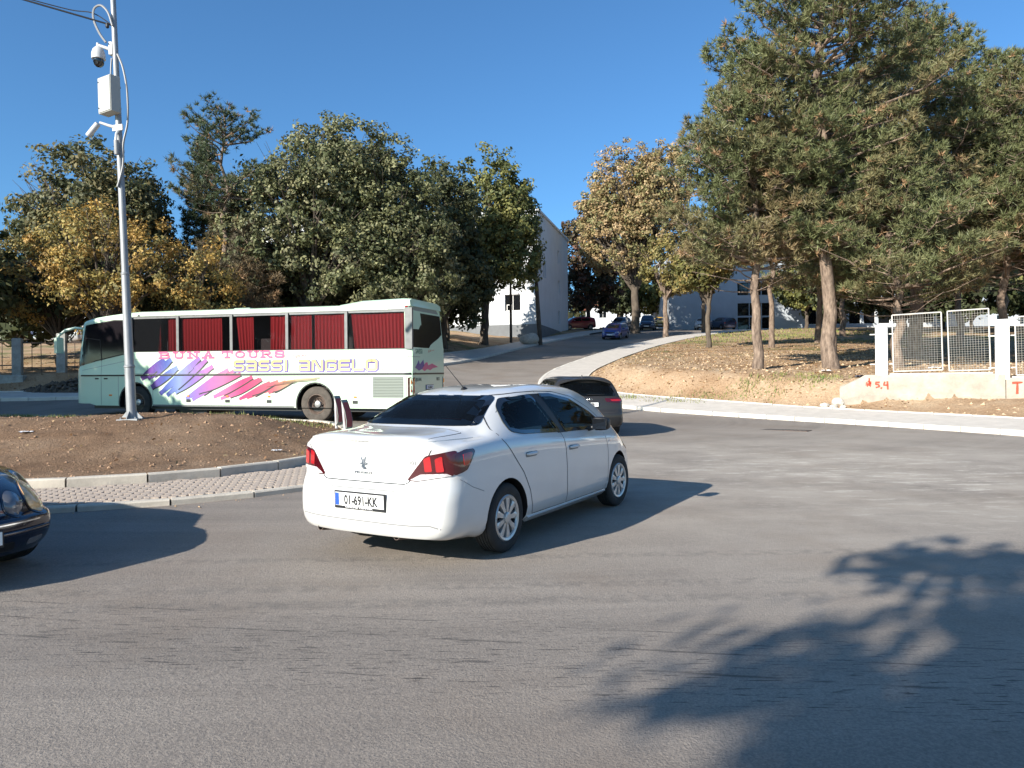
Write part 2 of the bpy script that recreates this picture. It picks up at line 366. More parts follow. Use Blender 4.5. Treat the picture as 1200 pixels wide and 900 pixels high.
def smooth_line(P, step=1.0, it=2):
    P = [Vector((*p, 0)) if len(p) == 2 else Vector(p) for p in P]
    for _ in range(it):
        Q = [P[0]]
        for a, b in zip(P[:-1], P[1:]): Q += [a.lerp(b, .25), a.lerp(b, .75)]
        P = Q + [P[-1]]
    out = [P[0]]; acc = 0.
    for a, b in zip(P[:-1], P[1:]):
        L_ = (b - a).length; t = step - acc
        while t <= L_: out.append(a.lerp(b, t / L_)); t += step
        acc = (acc + L_) % step
    return out
def poly_dist(x, y, P):
    d = np.full(x.shape, 1e9)
    for (ax, ay), (bx, by) in zip(P[:-1], P[1:]):
        ux, uy = bx - ax, by - ay; t = np.clip(((x - ax) * ux + (y - ay) * uy) / (ux * ux + uy * uy + 1e-12), 0, 1)
        d = np.minimum(d, np.hypot(x - ax - t * ux, y - ay - t * uy))
    return d
def inside(x, y, P):
    c = np.zeros(x.shape, bool); n = len(P)
    for i in range(n):
        ax, ay = P[i]; bx, by = P[(i + 1) % n]
        if ay == by: continue
        c ^= ((ay > y) != (by > y)) & (x < (bx - ax) * (y - ay) / (by - ay) + ax)
    return c
kr = [(p.x, p.y) for p in smooth_line(KR, 1.0)]; kl = [(p.x, p.y) for p in smooth_line(KL, 1.0)]
ROADS = np.array(kr + kl + [(-48, -30)])
PW = 2.3                                   # pavement width, kerb included
def pavz(x, y, d): return A(x, y) + .13 + .07 * np.maximum(d - .15, 0) * ss((x - 1) / 3) * ss((34 - y) / 6)
W0 = np.array((11.3, 25.6)); WD = np.array((.862, -.507)); WN = np.array((.507, .862))   # foot line of the low concrete wall
def land(x, y):
    """height of the soil beside the road; d is the distance beyond the kerb"""
    d = poly_dist(x, y, ROADS)
    pz = pavz(x, y, np.minimum(d, PW)) - .03
    e = np.maximum(d - PW, 0)
    n = fbm(x * .9, y * .9, 3)
    right = ss((x - .5) / 2.)
    T = 1.50 + .09 * (np.clip(y, 18, 200) - 25)
    hill = A(x, y) + .16
    Tr = np.maximum(T, hill) * ss((y - 10) / 6) + (1 - ss((y - 10) / 6)) * .9
    s = (x - W0[0]) * WD[0] + (y - W0[1]) * WD[1]; q = (x - W0[0]) * WN[0] + (y - W0[1]) * WN[1]
    wz = np.where(q > .29, np.maximum(1.6 + .02 * q, Tr), np.minimum(pz + .22 * e, .96))
    bank = pz + (Tr - pz) * ss(e / (1.9 + .5 * n))
    k = ss((s + .9) / 1.1)
    zr = bank * (1 - k) + wz * k
    # left side: a bank and a low wall beyond the side road, flush beside the hill road
    far = ss((-x - 7) / 4)
    zl = pz + far * (.62 * ss(e / 2.2)) + .25 * ss(e / 5) * ss((y - 45) / 10)
    z = zr * right + zl * (1 - right)
    bumpy = ss(e / .5)
    return z + bumpy * (.07 * fbm(x * 1.7, y * 1.7, 9) + .05 * n), d
def grid_mesh(name, xs, ys, zf, m, **k):
    X, Y = np.meshgrid(xs, ys); Z = zf(X, Y); v = np.stack([X, Y, Z], -1).reshape(-1, 3)
    nx, ny = len(xs), len(ys); i = np.arange(nx * ny).reshape(ny, nx)
    f = np.stack([i[:-1, :-1], i[:-1, 1:], i[1:, 1:], i[1:, :-1]], -1).reshape(-1, 4)
    me = bpy.data.meshes.new(name); me.vertices.add(len(v)); me.vertices.foreach_set('co', v.ravel())
    me.loops.add(f.size); me.loops.foreach_set('vertex_index', f.ravel()); me.polygons.add(len(f)); me.polygons.foreach_set('loop_start', np.arange(0, f.size, 4))
    me.update(calc_edges=True)
    return link(name, me, m, None, True, **k)
grid_mesh('road', np.arange(-48, 48.1, 1.), np.concatenate([np.arange(-30, 30, 1.), np.arange(30, 112, 1.)]), A, M['asphalt'], kind='structure')
def landz(X, Y):
    z, d = land(X, Y); ins = inside(X, Y, ROADS)
    return np.where(ins | (d < PW - .45), A(X, Y) - .35, z)
def fine_axis(a, b, c, d, s1, s2): return np.concatenate([np.arange(a, b, s2), np.arange(b, c, s1), np.arange(c, d + .01, s2)])
ground = grid_mesh('ground', fine_axis(-60, -16, 26, 70, .33, 1.), fine_axis(-30, 12, 48, 112, .33, .8), landz, M['soil_sand'], kind='structure')
def outer(X, Y):
    r = np.hypot(X, Y - 30)
    core = (X > -59) & (X < 69) & (Y > -29) & (Y < 111)
    return np.where(core, -2.5, A(np.clip(X, -60, 60), np.clip(Y, -30, 140)) + .05 - .0)
ax_ = np.concatenate([[-1200, -600, -300, -150, -100], np.arange(-70, 81, 2.), [100, 150, 300, 600, 1200]])
ay_ = np.concatenate([[-900, -400, -200, -100, -60], np.arange(-40, 121, 2.), [150, 200, 300, 600, 1500]])
grid_mesh('far_ground', ax_, ay_, outer, M['soil_sand'], kind='structure')

def offset_line(P, d):
    out = []
    for i, p in enumerate(P):
        t = (P[min(i + 1, len(P) - 1)] - P[max(i - 1, 0)]).normalized(); out.append(p + Vector((t.y, -t.x, 0)) * d)
    return out
def strip(name, P, offs, zf, m, parent=None, **k):
    """a sheet following line P, one row of points for each offset to its right"""
    rows = [offset_line(P, o) for o in offs]; v = []; f = []
    for r, o in zip(rows, offs):
        for p in r: v.append((p.x, p.y, zf(p.x, p.y, o)))
    n = len(P)
    for a in range(len(offs) - 1):
        for i in range(n - 1): f.append((a * n + i, (a + 1) * n + i, (a + 1) * n + i + 1, a * n + i + 1))
    return mesh(name, v, f, m, parent, True, **k)
def kerbstones(parent, P, width, top, drop, m, limit=(0, 1e9), gap=.012, sid=1):
    """one stone per metre, each a chamfered block following the line"""
    Pi = offset_line(P, width)
    for i in range(len(P) - 1):
        a, b, c, d = P[i], P[i + 1], Pi[i + 1], Pi[i]
        if not (limit[0] <= (a - Vector((0, 0, 0))).length <= limit[1]): continue
        t = (b - a).normalized(); a = a + t * gap; b = b - t * gap; d = d + t * gap; c = c - t * gap
        j = random.uniform(-.006, .006); ch = .018; nn = (d - a).normalized()
        lo = [(p.x, p.y, top(p.x, p.y) - drop) for p in (a, b, c, d)]
        mi = [(p.x, p.y, top(p.x, p.y) - ch + j) for p in (a, b, c, d)]
        hi = [(p.x, p.y, top(p.x, p.y) + j) for p in (a + nn * ch, b + nn * ch, c, d)]
        v = lo + mi + hi; f = [(11, 10, 9, 8)]
        for k in (0, 4):
            for q in range(4): q2 = (q + 1) % 4; f.append((k + q, k + q2, k + q2 + 4, k + q + 4))
        o = mesh('kerbstone', v, [tuple(reversed(q)) for q in f] if sid < 0 else f, m, parent)
        bm = bmesh.new(); bm.from_mesh(o.data); bmesh.ops.recalc_face_normals(bm, faces=bm.faces); bm.to_mesh(o.data); bm.free()

# pavements beside the hill road, with their kerbs
for nm, line in (('pavement', KR), ('pavement', KL)):
    P = smooth_line(line, 1.0)
    pv = strip(nm, P, (.15, .7, 1.3, 1.8, PW), lambda x, y, o: float(pavz(x, y, o)) - (.0), M['pavement'], kind='structure')
    near = [p for p in P if -5 < p.y and p.x > -30]
    kerbstones(pv, near, .15, lambda x, y: Af(x, y) + .135, .28, M['kerb_pale'], (0, 75))
    # thin concrete edging along the back of the pavement
    ed = offset_line(near, PW)
    kerbstones(pv, [p for p in ed if p.y < 60], .07, lambda x, y: float(pavz(x, y, PW)) + .03, .2, M['kerb_pale'], (0, 60), sid=1)

# ---------------------------------------------------------------- soil island with kerbs and a paved edge
KO = [(-13, 8.5), (-9, 8.15), (-7, 8.25), (-5.8, 8.45), (-5.0, 8.75), (-4.1, 9.15), (-3.3, 9.7), (-2.6, 10.4), (-1.8, 11.4), (-1.3, 12.7), (-1.35, 14.2), (-2.0, 16.)]
KI = [(-14, 10.0), (-9, 9.75), (-7.2, 9.85), (-6.1, 10.1), (-5.2, 10.5), (-4.4, 11.1), (-3.8, 11.8), (-3.3, 12.8), (-3.05, 14), (-3.1, 15.4), (-3.6, 17.0), (-4.6, 19.0), (-6.2, 20.0), (-9, 20.9), (-14, 22.0), (-22, 23.0), (-34, 24)]
Po = smooth_line(KO, 1.0); Pi = smooth_line(KI, 1.0)
isl = empty('paved_island_edge', kind='structure')
isl.name = 'island_pavement'
kerbstones(isl, Po, -.12, lambda x, y: Af(x, y) + .075, .2, M['kerb'])
kerbstones(isl, Pi, -.14, lambda x, y: Af(x, y) + .20, .3, M['kerb'])
region = np.array([(p.x, p.y) for p in offset_line(Po, -.1)] + [(p.x, p.y) for p in reversed(Pi) if p.x > -14.2 and p.y < 17.2])
# sand bed under the pavers
bed_v = []
pa = offset_line(Po, -.1)
def near_on(P, p): return min(P, key=lambda q: (q - p).length)
Pin = [p for p in Pi if p.y < 16.5]
bv, bf = [], []
for p in pa:
    q = near_on(Pin, p)
    for t in (0, .5, 1): r = p.lerp(q, t); bv.append((r.x, r.y, Af(r.x, r.y) + .052))
for i in range(len(pa) - 1):
    for k in range(2): a = i * 3 + k; bf.append((a, a + 3, a + 4, a + 1))
mesh('sand_bed', bv, bf, M['joint'], isl)
# interlocking pavers: shared mesh, laid in courses across the strip
def paver_mesh():
    w2, l2, c = .095, .048, .014
    o = [(-w2, -l2 + c), (-w2 + c, -l2), (-.03, -l2), (-.02, -l2 + .008), (.02, -l2 + .008), (.03, -l2), (w2 - c, -l2), (w2, -l2 + c), (w2, l2 - c), (w2 - c, l2), (.03, l2), (.02, l2 - .008), (-.02, l2 - .008), (-.03, l2), (-w2 + c, l2), (-w2, l2 - c)]
    n = len(o); v = [(x, y, 0) for x, y in o] + [(x * .94, y * .92, .028) for x, y in o]
    f = [tuple(range(n, 2 * n))] + [(i, (i + 1) % n, (i + 1) % n + n, i + n) for i in range(n)]
    me = bpy.data.meshes.new('paver'); me.from_pydata(v, [], f); me.materials.append(M['paver']); return me, v, f
pm, pvv, pvf = paver_mesh()
spots = []
cu = math.cos(R(14)); su = math.sin(R(14))
for i in range(-75, 90):
    for j in range(-60, 60):
        u = i * .2 + (.1 if j % 2 else 0); v_ = j * .102
        x = -5.0 + u * cu - v_ * su; y = 9.8 + u * su + v_ * cu
        if -12 < x < -1 and 8 < y < 16: spots.append((x, y))
sx = np.array(spots); ok = inside(sx[:, 0], sx[:, 1], region) & (poly_dist(sx[:, 0], sx[:, 1], [(p.x, p.y) for p in pa]) > .07) & (poly_dist(sx[:, 0], sx[:, 1], [(p.x, p.y) for p in Pin]) > .05)
sx = sx[ok]; view = np.abs(sx[:, 0] / sx[:, 1]) < .72
order = np.argsort(np.where(view, np.hypot(sx[:, 0], sx[:, 1]), 1e3 + np.hypot(sx[:, 0], sx[:, 1])))
rest = MB()
for k, i in enumerate(order):
    x, y = sx[i]; z = Af(x, y) + .050 + random.uniform(-.003, .004); rz = R(14) + random.uniform(-.02, .02)
    if k < 300:
        o = bpy.data.objects.new('paver', pm); C.objects.link(o); o.location = (x, y, z); o.rotation_euler = (random.uniform(-.01, .01), random.uniform(-.01, .01), rz); o.parent = isl
    else:
        Mx = Matrix.Translation((x, y, z)) @ Matrix.Rotation(rz, 4, 'Z'); rest.add([Mx @ Vector(p) for p in pvv], pvf)
mesh('paver_field', rest.v, rest.f, M['paver'], isl, kind='stuff')
# soil mound inside the inner kerb
PI_ = [(p.x, p.y) for p in offset_line(Pi, -.14)] + [(-34, 10)]
def soilz(X, Y):
    d = poly_dist(X, Y, PI_[:-1])
    m_ = .50 * np.exp(-(((X + 7.2) / 5.5) ** 2 + ((Y - 15.4) / 2.7) ** 2)) + .22 * ss((-X - 9) / 5) * np.exp(-((Y - 17.) / 3.) ** 2)
    z = A(X, Y) + .17 + ss(d / 2.2) * m_ + ss(d / .5) * (.05 * fbm(X * 2.2, Y * 2.2, 5) + .03 * fbm(X * 7, Y * 7, 6, 3))
    return z, d
xs = np.arange(-30, -2.4, .11); ys = np.arange(9.5, 24.2, .11)
X, Y = np.meshgrid(xs, ys); Zs, D = soilz(X, Y); ins = inside(X, Y, np.array(PI_))
# pull border vertices onto the kerb back line so the edge stays clean
keep = ins | (D < .13)
Zs = np.where(ins, Zs, Zs - .03)
idx = -np.ones(X.shape, int); idx[keep] = np.arange(keep.sum())
fq = np.stack([idx[:-1, :-1], idx[:-1, 1:], idx[1:, 1:], idx[1:, :-1]], -1).reshape(-1, 4); fq = fq[(fq >= 0).all(1)]
mound = mesh('soil_mound', np.stack([X[keep], Y[keep], Zs[keep]], -1), fq.tolist(), M['soil_brown'], None, True, kind='structure')
def soil_at(x, y): return float(soilz(np.array([x]), np.array([y]))[0][0])

def lumps(name, pts, sizes, m, **k):
    """many small irregular stones joined as one mesh"""
    base = np.array([(0, 0, 1), (.9, 0, .1), (.1, .85, 0), (-.9, .1, .1), (0, -.9, 0), (.1, .1, -.7)], float)
    fc = np.array([(0, 1, 2), (0, 2, 3), (0, 3, 4), (0, 4, 1), (5, 2, 1), (5, 3, 2), (5, 4, 3), (5, 1, 4)])
    n = len(pts); V = base[None] * (.6 + .8 * rng.random((n, 6, 1))) * np.asarray(sizes)[:, None, None] * np.array((1, 1, .7))
    a = rng.random(n) * 6.28; c, s = np.cos(a)[:, None], np.sin(a)[:, None]
    V = np.stack([V[..., 0] * c - V[..., 1] * s, V[..., 0] * s + V[..., 1] * c, V[..., 2]], -1) + np.asarray(pts)[:, None]
    F = (fc[None] + (np.arange(n) * 6)[:, None, None]).reshape(-1, 3)
    return mesh(name, V.reshape(-1, 3), F.tolist(), m, None, False, kind='stuff', **k)
n = 5500; px = rng.uniform(-17, -3.1, n); py = rng.uniform(9.9, 22, n); zz, dd = soilz(px, py); k = inside(px, py, np.array(PI_)) & (dd > .05)
lumps('soil_clods', np.stack([px, py, zz], -1)[k], (rng.random(k.sum()) ** 3 * .035 + .008), M['clod'])
n = 9000; px = rng.uniform(-1, 24, n); py = rng.uniform(18, 46, n); zz, dd = land(px, py); k = (~inside(px, py, ROADS)) & (dd > PW + .1) & (px < .72 * py)
lumps('gravel', np.stack([px, py, zz], -1)[k], (rng.random(k.sum()) ** 4 * .09 + .012), M['sandclod'])

def ground_at(x, y): return float(land(np.array([float(x)]), np.array([float(y)]))[0][0])

def blades(name, pts, h, m, width=.012, **k):
    n = len(pts); a = rng.random(n) * 6.28; hh = h * (.5 + rng.random(n)); le = (rng.random((n, 2)) - .5) * h * .9
    dx = np.cos(a) * width; dy = np.sin(a) * width; P = np.asarray(pts)
    V = np.stack([P + np.stack([dx, dy, 0 * dx], -1), P - np.stack([dx, dy, 0 * dx], -1), P + np.stack([le[:, 0], le[:, 1], hh], -1)], 1).reshape(-1, 3)
    F = np.arange(n * 3).reshape(-1, 3)
    return mesh(name, V, F.tolist(), m, None, False, kind='stuff', **k)
# tufts of grass: back rim of the island, foot of the terrace and the grass farther back
cl = []
for _ in range(330):
    cx = rng.uniform(-19, -4.2); cy = 17.6 + (-cx - 4.6) * .16 + rng.normal() * .35; k = rng.integers(4, 22)
    cl.append(np.stack([cx + rng.normal(size=k) * .12, cy + rng.normal(size=k) * .1], -1))
q = np.concatenate(cl); blades('grass', np.column_stack([q, soilz(q[:, 0], q[:, 1])[0] - .01]), .08, M['grass'])
cl = []
for cx in rng.uniform(3, 12, 90):
    cy = 27.2 + (12 - cx) * .35 + rng.normal() * .5; k = rng.integers(3, 26)
    cl.append(np.stack([cx + rng.normal(size=k) * .2, cy + rng.normal(size=k) * .15], -1))
q = np.concatenate(cl); blades('grass', np.column_stack([q, land(q[:, 0], q[:, 1])[0] - .01]), .12, M['grass'], .02)
n = 4500; px = rng.uniform(14, 45, n); py = rng.uniform(60, 82, n); zz, dd = land(px, py); k = (dd > PW) & (~inside(px, py, ROADS)) & (fbm(px * .2, py * .2, 12) > -.1)
blades('grass', np.stack([px, py, zz], -1)[k], .16, M['grass'], .05)

# ---------------------------------------------------------------- vehicle builder
def interp(pts):
    """monotone cubic through (x, value) points"""
    X = np.array([p[0] for p in pts], float); Y = np.array([p[1] for p in pts], float)
    h = np.diff(X); dl = np.diff(Y) / h; m_ = np.zeros(len(X)); m_[0], m_[-1] = dl[0], dl[-1]
    for i in range(1, len(X) - 1):
        if dl[i - 1] * dl[i] > 0: w1 = 2 * h[i] + h[i - 1]; w2 = h[i] + 2 * h[i - 1]; m_[i] = (w1 + w2) / (w1 / dl[i - 1] + w2 / dl[i])
    def g(x):
        x = np.clip(np.asarray(x, float), X[0], X[-1]); i = np.clip(np.searchsorted(X, x) - 1, 0, len(h) - 1); t = (x - X[i]) / h[i]
        return (2 * t ** 3 - 3 * t * t + 1) * Y[i] + (t ** 3 - 2 * t * t + t) * h[i] * m_[i] + (-2 * t ** 3 + 3 * t * t) * Y[i + 1] + (t ** 3 - t * t) * h[i] * m_[i + 1]
    return g
def catmull(P, per):
    """dense points through rows P of shape (k, 2), centripetal-ish"""
    P = np.asarray(P, float); out = []
    for i in range(len(P) - 1):
        a, b = P[i], P[i + 1]; p0 = P[max(i - 1, 0)]; p3 = P[min(i + 2, len(P) - 1)]
        la, lb, lc = [max(np.linalg.norm(q), 1e-4) for q in (a - p0, b - a, p3 - b)]
        m0 = ((b - a) / lb + ((a - p0) / la if i else (b - a) / lb)) * .5 * lb; m1 = ((b - a) / lb + ((p3 - b) / lc if i < len(P) - 2 else (b - a) / lb)) * .5 * lb
        for k in range(per[i]):
            t = k / per[i]; out.append((2 * t ** 3 - 3 * t * t + 1) * a + (t ** 3 - 2 * t * t + t) * m0 + (-2 * t ** 3 + 3 * t * t) * b + (t ** 3 - t * t) * m1)
    out.append(P[-1]); return np.array(out)
def loft_body(S, dx=.035):
    """S holds curves along the car: roof line, belt, widths; nose and tail get their own rounding"""
    zc, zb, yw, yr, z0 = [interp(S[k]) for k in ('roof', 'belt', 'width', 'roofw', 'sill')]
    x0, x1 = S['x0'], S['x1']; dr = interp(S['tail_z']); df = interp(S['nose_z']); kr_, kf = S['tail_round'], S['nose_round']
    crown = S.get('crown', .055); zm = S.get('mid', .45)
    ends = [0, .008, .025, .055, .10]; ins = [.075, .05, .028, .010, 0]
    xs = [x0 + e for e in ends] + list(np.arange(x0 + .13, x1 - .12, dx)) + [x1 - e for e in reversed(ends)]
    per = [3, 2, 3, 4, 5, 3, 10, 3, 5]
    rows = []
    for i, x in enumerate(xs):
        k = ins[i] if i < len(ins) else (ins[len(xs) - 1 - i] if len(xs) - 1 - i < len(ins) else 0)
        W, Rw, Z, B, F0 = float(yw(x)) - k, float(yr(x)) - k * .6, float(zc(x)) - k * .35, float(zb(x)), float(z0(x)) + k * .15
        B = min(B, Z - .03); cr_ = min(crown, (Z - B) * .45)
        yb = W - .05; Rw = min(Rw, yb - .02)
        P = [(0, F0), (W - .10, F0), (W - .025, F0 + .07), (W, F0 + (B - F0) * .40), (W - .006, F0 + (B - F0) * .72), (W - .022, B - .05), (yb, B), (Rw + .018, Z - cr_ - .02), (Rw - .07, Z - cr_ * .45), (0, Z)]
        r_ = catmull(P, per); r_[:, 1] = np.maximum(r_[:, 1], F0); rows.append(r_)
    rows = np.array(rows); nS, nP, _ = rows.shape
    V = np.zeros((nS, nP, 3)); V[..., 0] = np.array(xs)[:, None]; V[..., 1:] = rows
    # cap grids share the same rule: every profile height becomes a row across the car
    capn = 10
    def warp(v):
        x, y, z = v[..., 0], np.abs(v[..., 1]), v[..., 2]
        wr = ss(1 - (x - x0) / S.get('tail_len', 1.0)); wf = ss(1 - (x1 - x) / S.get('nose_len', 1.1))
        yy = y / S['halfw']
        v[..., 0] = x + wr * (dr(z) + kr_ * yy ** 3.4) - wf * (df(z) + kf * yy ** S.get('nose_pow', 3.0)); return v
    verts = []; faces = []
    full = np.concatenate([V, (V * np.array((1, -1, 1)))[:, ::-1][:, 1:]], 1)          # +y floor centre -> roof -> -y floor
    nF = full.shape[1]; full = warp(full.copy()); verts = full.reshape(-1, 3).tolist()
    i = np.arange(nS * nF).reshape(nS, nF); faces = np.stack([i[:-1, :-1], i[1:, :-1], i[1:, 1:], i[:-1, 1:]], -1).reshape(-1, 4).tolist()
    for e, flip in ((0, False), (nS - 1, True)):
        base = V[e]; prev = None
        for j in range(nP):
            ys_ = np.linspace(1, -1, capn * 2 + 1) * base[j, 1]
            row = []
            for q, yv in enumerate(ys_):
                if q == 0: row.append(e * nF + j)
                elif q == capn * 2: row.append(e * nF + (nF - 1 - j))
                elif base[j, 1] < 1e-6: row.append(e * nF + j)
                else: p = warp(np.array([base[j, 0], yv, base[j, 2]])); verts.append(p.tolist()); row.append(len(verts) - 1)
            if prev is not None:
                for q in range(capn * 2):
                    f = [prev[q], prev[q + 1], row[q + 1], row[q]]
                    f = [a for k2, a in enumerate(f) if a != f[k2 - 1]]
                    if len(set(f)) >= 3: faces.append(f[::-1] if flip else f)
            prev = row
    return verts, faces
def pt_in(x, y, P):
    c = False; n = len(P)
    for i in range(n):
        (ax, ay), (bx, by) = P[i], P[(i + 1) % n]
        if (ay > y) != (by > y) and x < (bx - ax) * (y - ay) / (by - ay) + ax: c = not c
    return c
def round_poly(P, r=.03, n=4):
    out = []; k = len(P)
    for i in range(k):
        a, b, c = [Vector(p) for p in (P[i - 1], P[i], P[(i + 1) % k])]
        ra = min(r, (a - b).length * .45, (c - b).length * .45); p = b + (a - b).normalized() * ra; q = b + (c - b).normalized() * ra
        for t in range(n + 1):
            t /= n; out.append(tuple(p * (1 - t) ** 2 + b * 2 * t * (1 - t) + q * t * t))
    return out
class Skin:
    """the finished body surface, onto which lamps, glass, gaps and handles are fitted"""
    def __init__(s, verts, faces): s.b = BVHTree.FromPolygons(verts, faces)
    AX = {'y+': (lambda u, v: Vector((u, 5, v)), Vector((0, -1, 0))), 'y-': (lambda u, v: Vector((u, -5, v)), Vector((0, 1, 0))),
          'x-': (lambda u, v: Vector((-9, u, v)), Vector((1, 0, 0))), 'x+': (lambda u, v: Vector((20, u, v)), Vector((-1, 0, 0))),
          'z': (lambda u, v: Vector((u, v, 5)), Vector((0, 0, -1)))}
    def hit(s, ax, u, v, off=0):
        f, d = s.AX[ax]; loc, no, _, _ = s.b.ray_cast(f(u, v), d)
        if loc is None: loc, no, _, _ = s.b.find_nearest(f(u, v) + d * (4.3 if ax[0] != 'x' else 8.2)); 
        if no.dot(d) > 0: no = -no
        return loc + no * off, no
    def patch(s, name, poly, ax, m, parent, off=.004, step=.05, thick=.012, build=True, **k):
        pts = [Vector(p) for p in poly]
        us = [p.x for p in pts]; vs = [p.y for p in pts]; dense = []
        for a, b in zip(pts, pts[1:] + pts[:1]):
            n = max(1, int((b - a).length / step)); dense += [a.lerp(b, t / n) for t in range(n)]
        inner = []; P = [tuple(p) for p in dense]
        u = min(us) + step * .5
        while u < max(us):
            v = min(vs) + step * .5
            while v < max(vs):
                if pt_in(u, v, P) and min((Vector((u, v)) - q).length for q in dense) > step * .45: inner.append(Vector((u, v)))
                v += step
            u += step
        nB = len(dense); r = geometry.delaunay_2d_cdt(dense + inner, [(i, (i + 1) % nB) for i in range(nB)], [list(range(nB))], 1, 1e-6)
        vo, fo = r[0], r[2]; V = []; N = []
        for p in vo: a, n_ = s.hit(ax, p.x, p.y, off); V.append(a); N.append(n_)
        F = [tuple(f) if (V[f[1]] - V[f[0]]).cross(V[f[2]] - V[f[0]]).dot(N[f[0]]) > 0 else tuple(reversed(f)) for f in fo]
        edge = {}
        for f in F:
            for i in range(len(f)): e = (f[i], f[(i + 1) % len(f)]); edge[e] = 1
        rim = [e for e in edge if (e[1], e[0]) not in edge]; base = len(V); mp_ = {}
        for e in rim:
            for i in e:
                if i not in mp_: mp_[i] = base + len(mp_); V.append(V[i] - N[i] * (thick + off))
        F += [(b, a, mp_[a], mp_[b]) for a, b in rim]
        if not build: return V, F
        o = mesh(name, V, F, m, parent, True, **k); autosmooth(o, 50); return o
    def ribbon(s, name, line, ax, wd, m, parent, off=.0015, closed=False, **k):
        """a narrow strip along a line on the body: shut lines, mouldings"""
        P = [Vector(p) for p in line]; Q = []
        if closed: P.append(P[0])
        for a, b in zip(P[:-1], P[1:]):
            n = max(1, int((b - a).length / .04)); Q += [a.lerp(b, t / n) for t in range(n)]
        Q.append(P[-1]); V = []; F = []
        for i, p in enumerate(Q):
            t = (Q[min(i + 1, len(Q) - 1)] - Q[max(i - 1, 0)]).normalized(); n_ = Vector((-t.y, t.x)) * wd / 2
            for q in (p - n_, p + n_): V.append(s.hit(ax, q.x, q.y, off)[0])
        F = [(2 * i, 2 * i + 1, 2 * i + 3, 2 * i + 2) for i in range(len(Q) - 1)]
        return mesh(name, V, F, m, parent, True, **k)
def inset(poly, d):
    """crude inward offset of a polygon (u, v)"""
    P = [Vector(p) for p in poly]; n = len(P); ar = sum(P[i].x * P[(i + 1) % n].y - P[(i + 1) % n].x * P[i].y for i in range(n)); s_ = 1 if ar > 0 else -1; out = []
    for i in range(n):
        a, b, c = P[i - 1], P[i], P[(i + 1) % n]; t1 = (b - a).normalized(); t2 = (c - b).normalized()
        n1 = Vector((-t1.y, t1.x)) * s_; n2 = Vector((-t2.y, t2.x)) * s_; m_ = (n1 + n2); m_ = m_.normalized() if m_.length > 1e-4 else n1
        out.append(tuple(b + m_ * min(d / max(m_.dot(n1), .4), 2 * d)))
    return out
def ribbon_ring(s, name, poly, ax, wd, m, parent, off=.008, **k):
    """a frame band between a polygon and its inset"""
    a = [Vector(p) for p in poly]; b = [Vector(p) for p in inset(poly, wd)]; V = []; F = []; n = len(a)
    for p in a + b: V.append(s.hit(ax, p.x, p.y, off)[0])
    F = [(i, (i + 1) % n, (i + 1) % n + n, i + n) for i in range(n)]
    return mesh(name, V, F, m, parent, True, **k)
def make_shell(name, S, m, parent, wheels, wr, arch, holes, dx=.035, far=False, **k):
    """body mesh with wheel arches cut out and window openings taken away; returns (object, Skin)"""
    v, f = loft_body(S, dx); skin = Skin(v, f)
    o = mesh(name, v, f, [m, M['black']], parent, True, **k)
    if not far:
        cb = MB()
        for x, z in wheels:
            for sgn in (1, -1):
                cb.lathe([(0.0001, 0), (arch, 0), (arch, .30), (.0001, .30)], 40, Matrix.Translation((x, sgn * (S['halfw'] + .05), z)) @ Matrix.Rotation(R(90 * sgn), 4, 'X'))
        cut = cb.build('arch_cutter', M['black']); bm = bmesh.new(); bm.from_mesh(cut.data); bmesh.ops.remove_doubles(bm, verts=bm.verts, dist=.0005); bmesh.ops.recalc_face_normals(bm, faces=bm.faces); bm.to_mesh(cut.data); bm.free()
        bm = bmesh.new(); bm.from_mesh(o.data); bmesh.ops.remove_doubles(bm, verts=bm.verts, dist=.0003); bmesh.ops.recalc_face_normals(bm, faces=bm.faces); bm.to_mesh(o.data); bm.free()
        md = o.modifiers.new('b', 'BOOLEAN'); md.operation = 'DIFFERENCE'; md.object = cut; md.solver = 'EXACT'
        dg = bpy.context.evaluated_depsgraph_get(); me = bpy.data.meshes.new_from_object(o.evaluated_get(dg)); old = o.data; o.modifiers.clear(); o.data = me; bpy.data.meshes.remove(old)
        bpy.data.objects.remove(cut)
        me.materials.clear(); me.materials.append(m); me.materials.append(M['black'])
        for p in me.polygons:
            c = p.center; p.material_index = 0
            for x, z in wheels:
                r_ = math.hypot(c.x - x, c.z - z)
                if r_ < arch + .004 and (abs(c.y) < S['halfw'] - .10 or (abs(p.normal.y) < .5 and r_ > arch - .01 and (p.normal.x * (c.x - x) + p.normal.z * (c.z - z)) / r_ < -.8)): p.material_index = 1
            if c.z < float(interp(S['sill'])(c.x)) + .01 and abs(p.normal.z) > .7: p.material_index = 1
    bm = bmesh.new(); bm.from_mesh(o.data); kill = []
    for fc in bm.faces:
        for ax, poly in holes:
            vs = [vv.co for vv in fc.verts]; c = fc.calc_center_median()
            if ax == 'y+' and c.y < .2 or ax == 'y-' and c.y > -.2: continue
            if ax == 'x-' and c.x > S['midx'] or ax == 'x+' and c.x < S['midx']: continue
            q = [(p.x, p.z) if ax[0] == 'y' else (p.y, p.z) for p in vs]
            if all(pt_in(a, b, poly) for a, b in q): kill.append(fc); break
    bmesh.ops.delete(bm, geom=kill, context='FACES'); bm.to_mesh(o.data); bm.free()
    autosmooth(o, 38); return o, skin
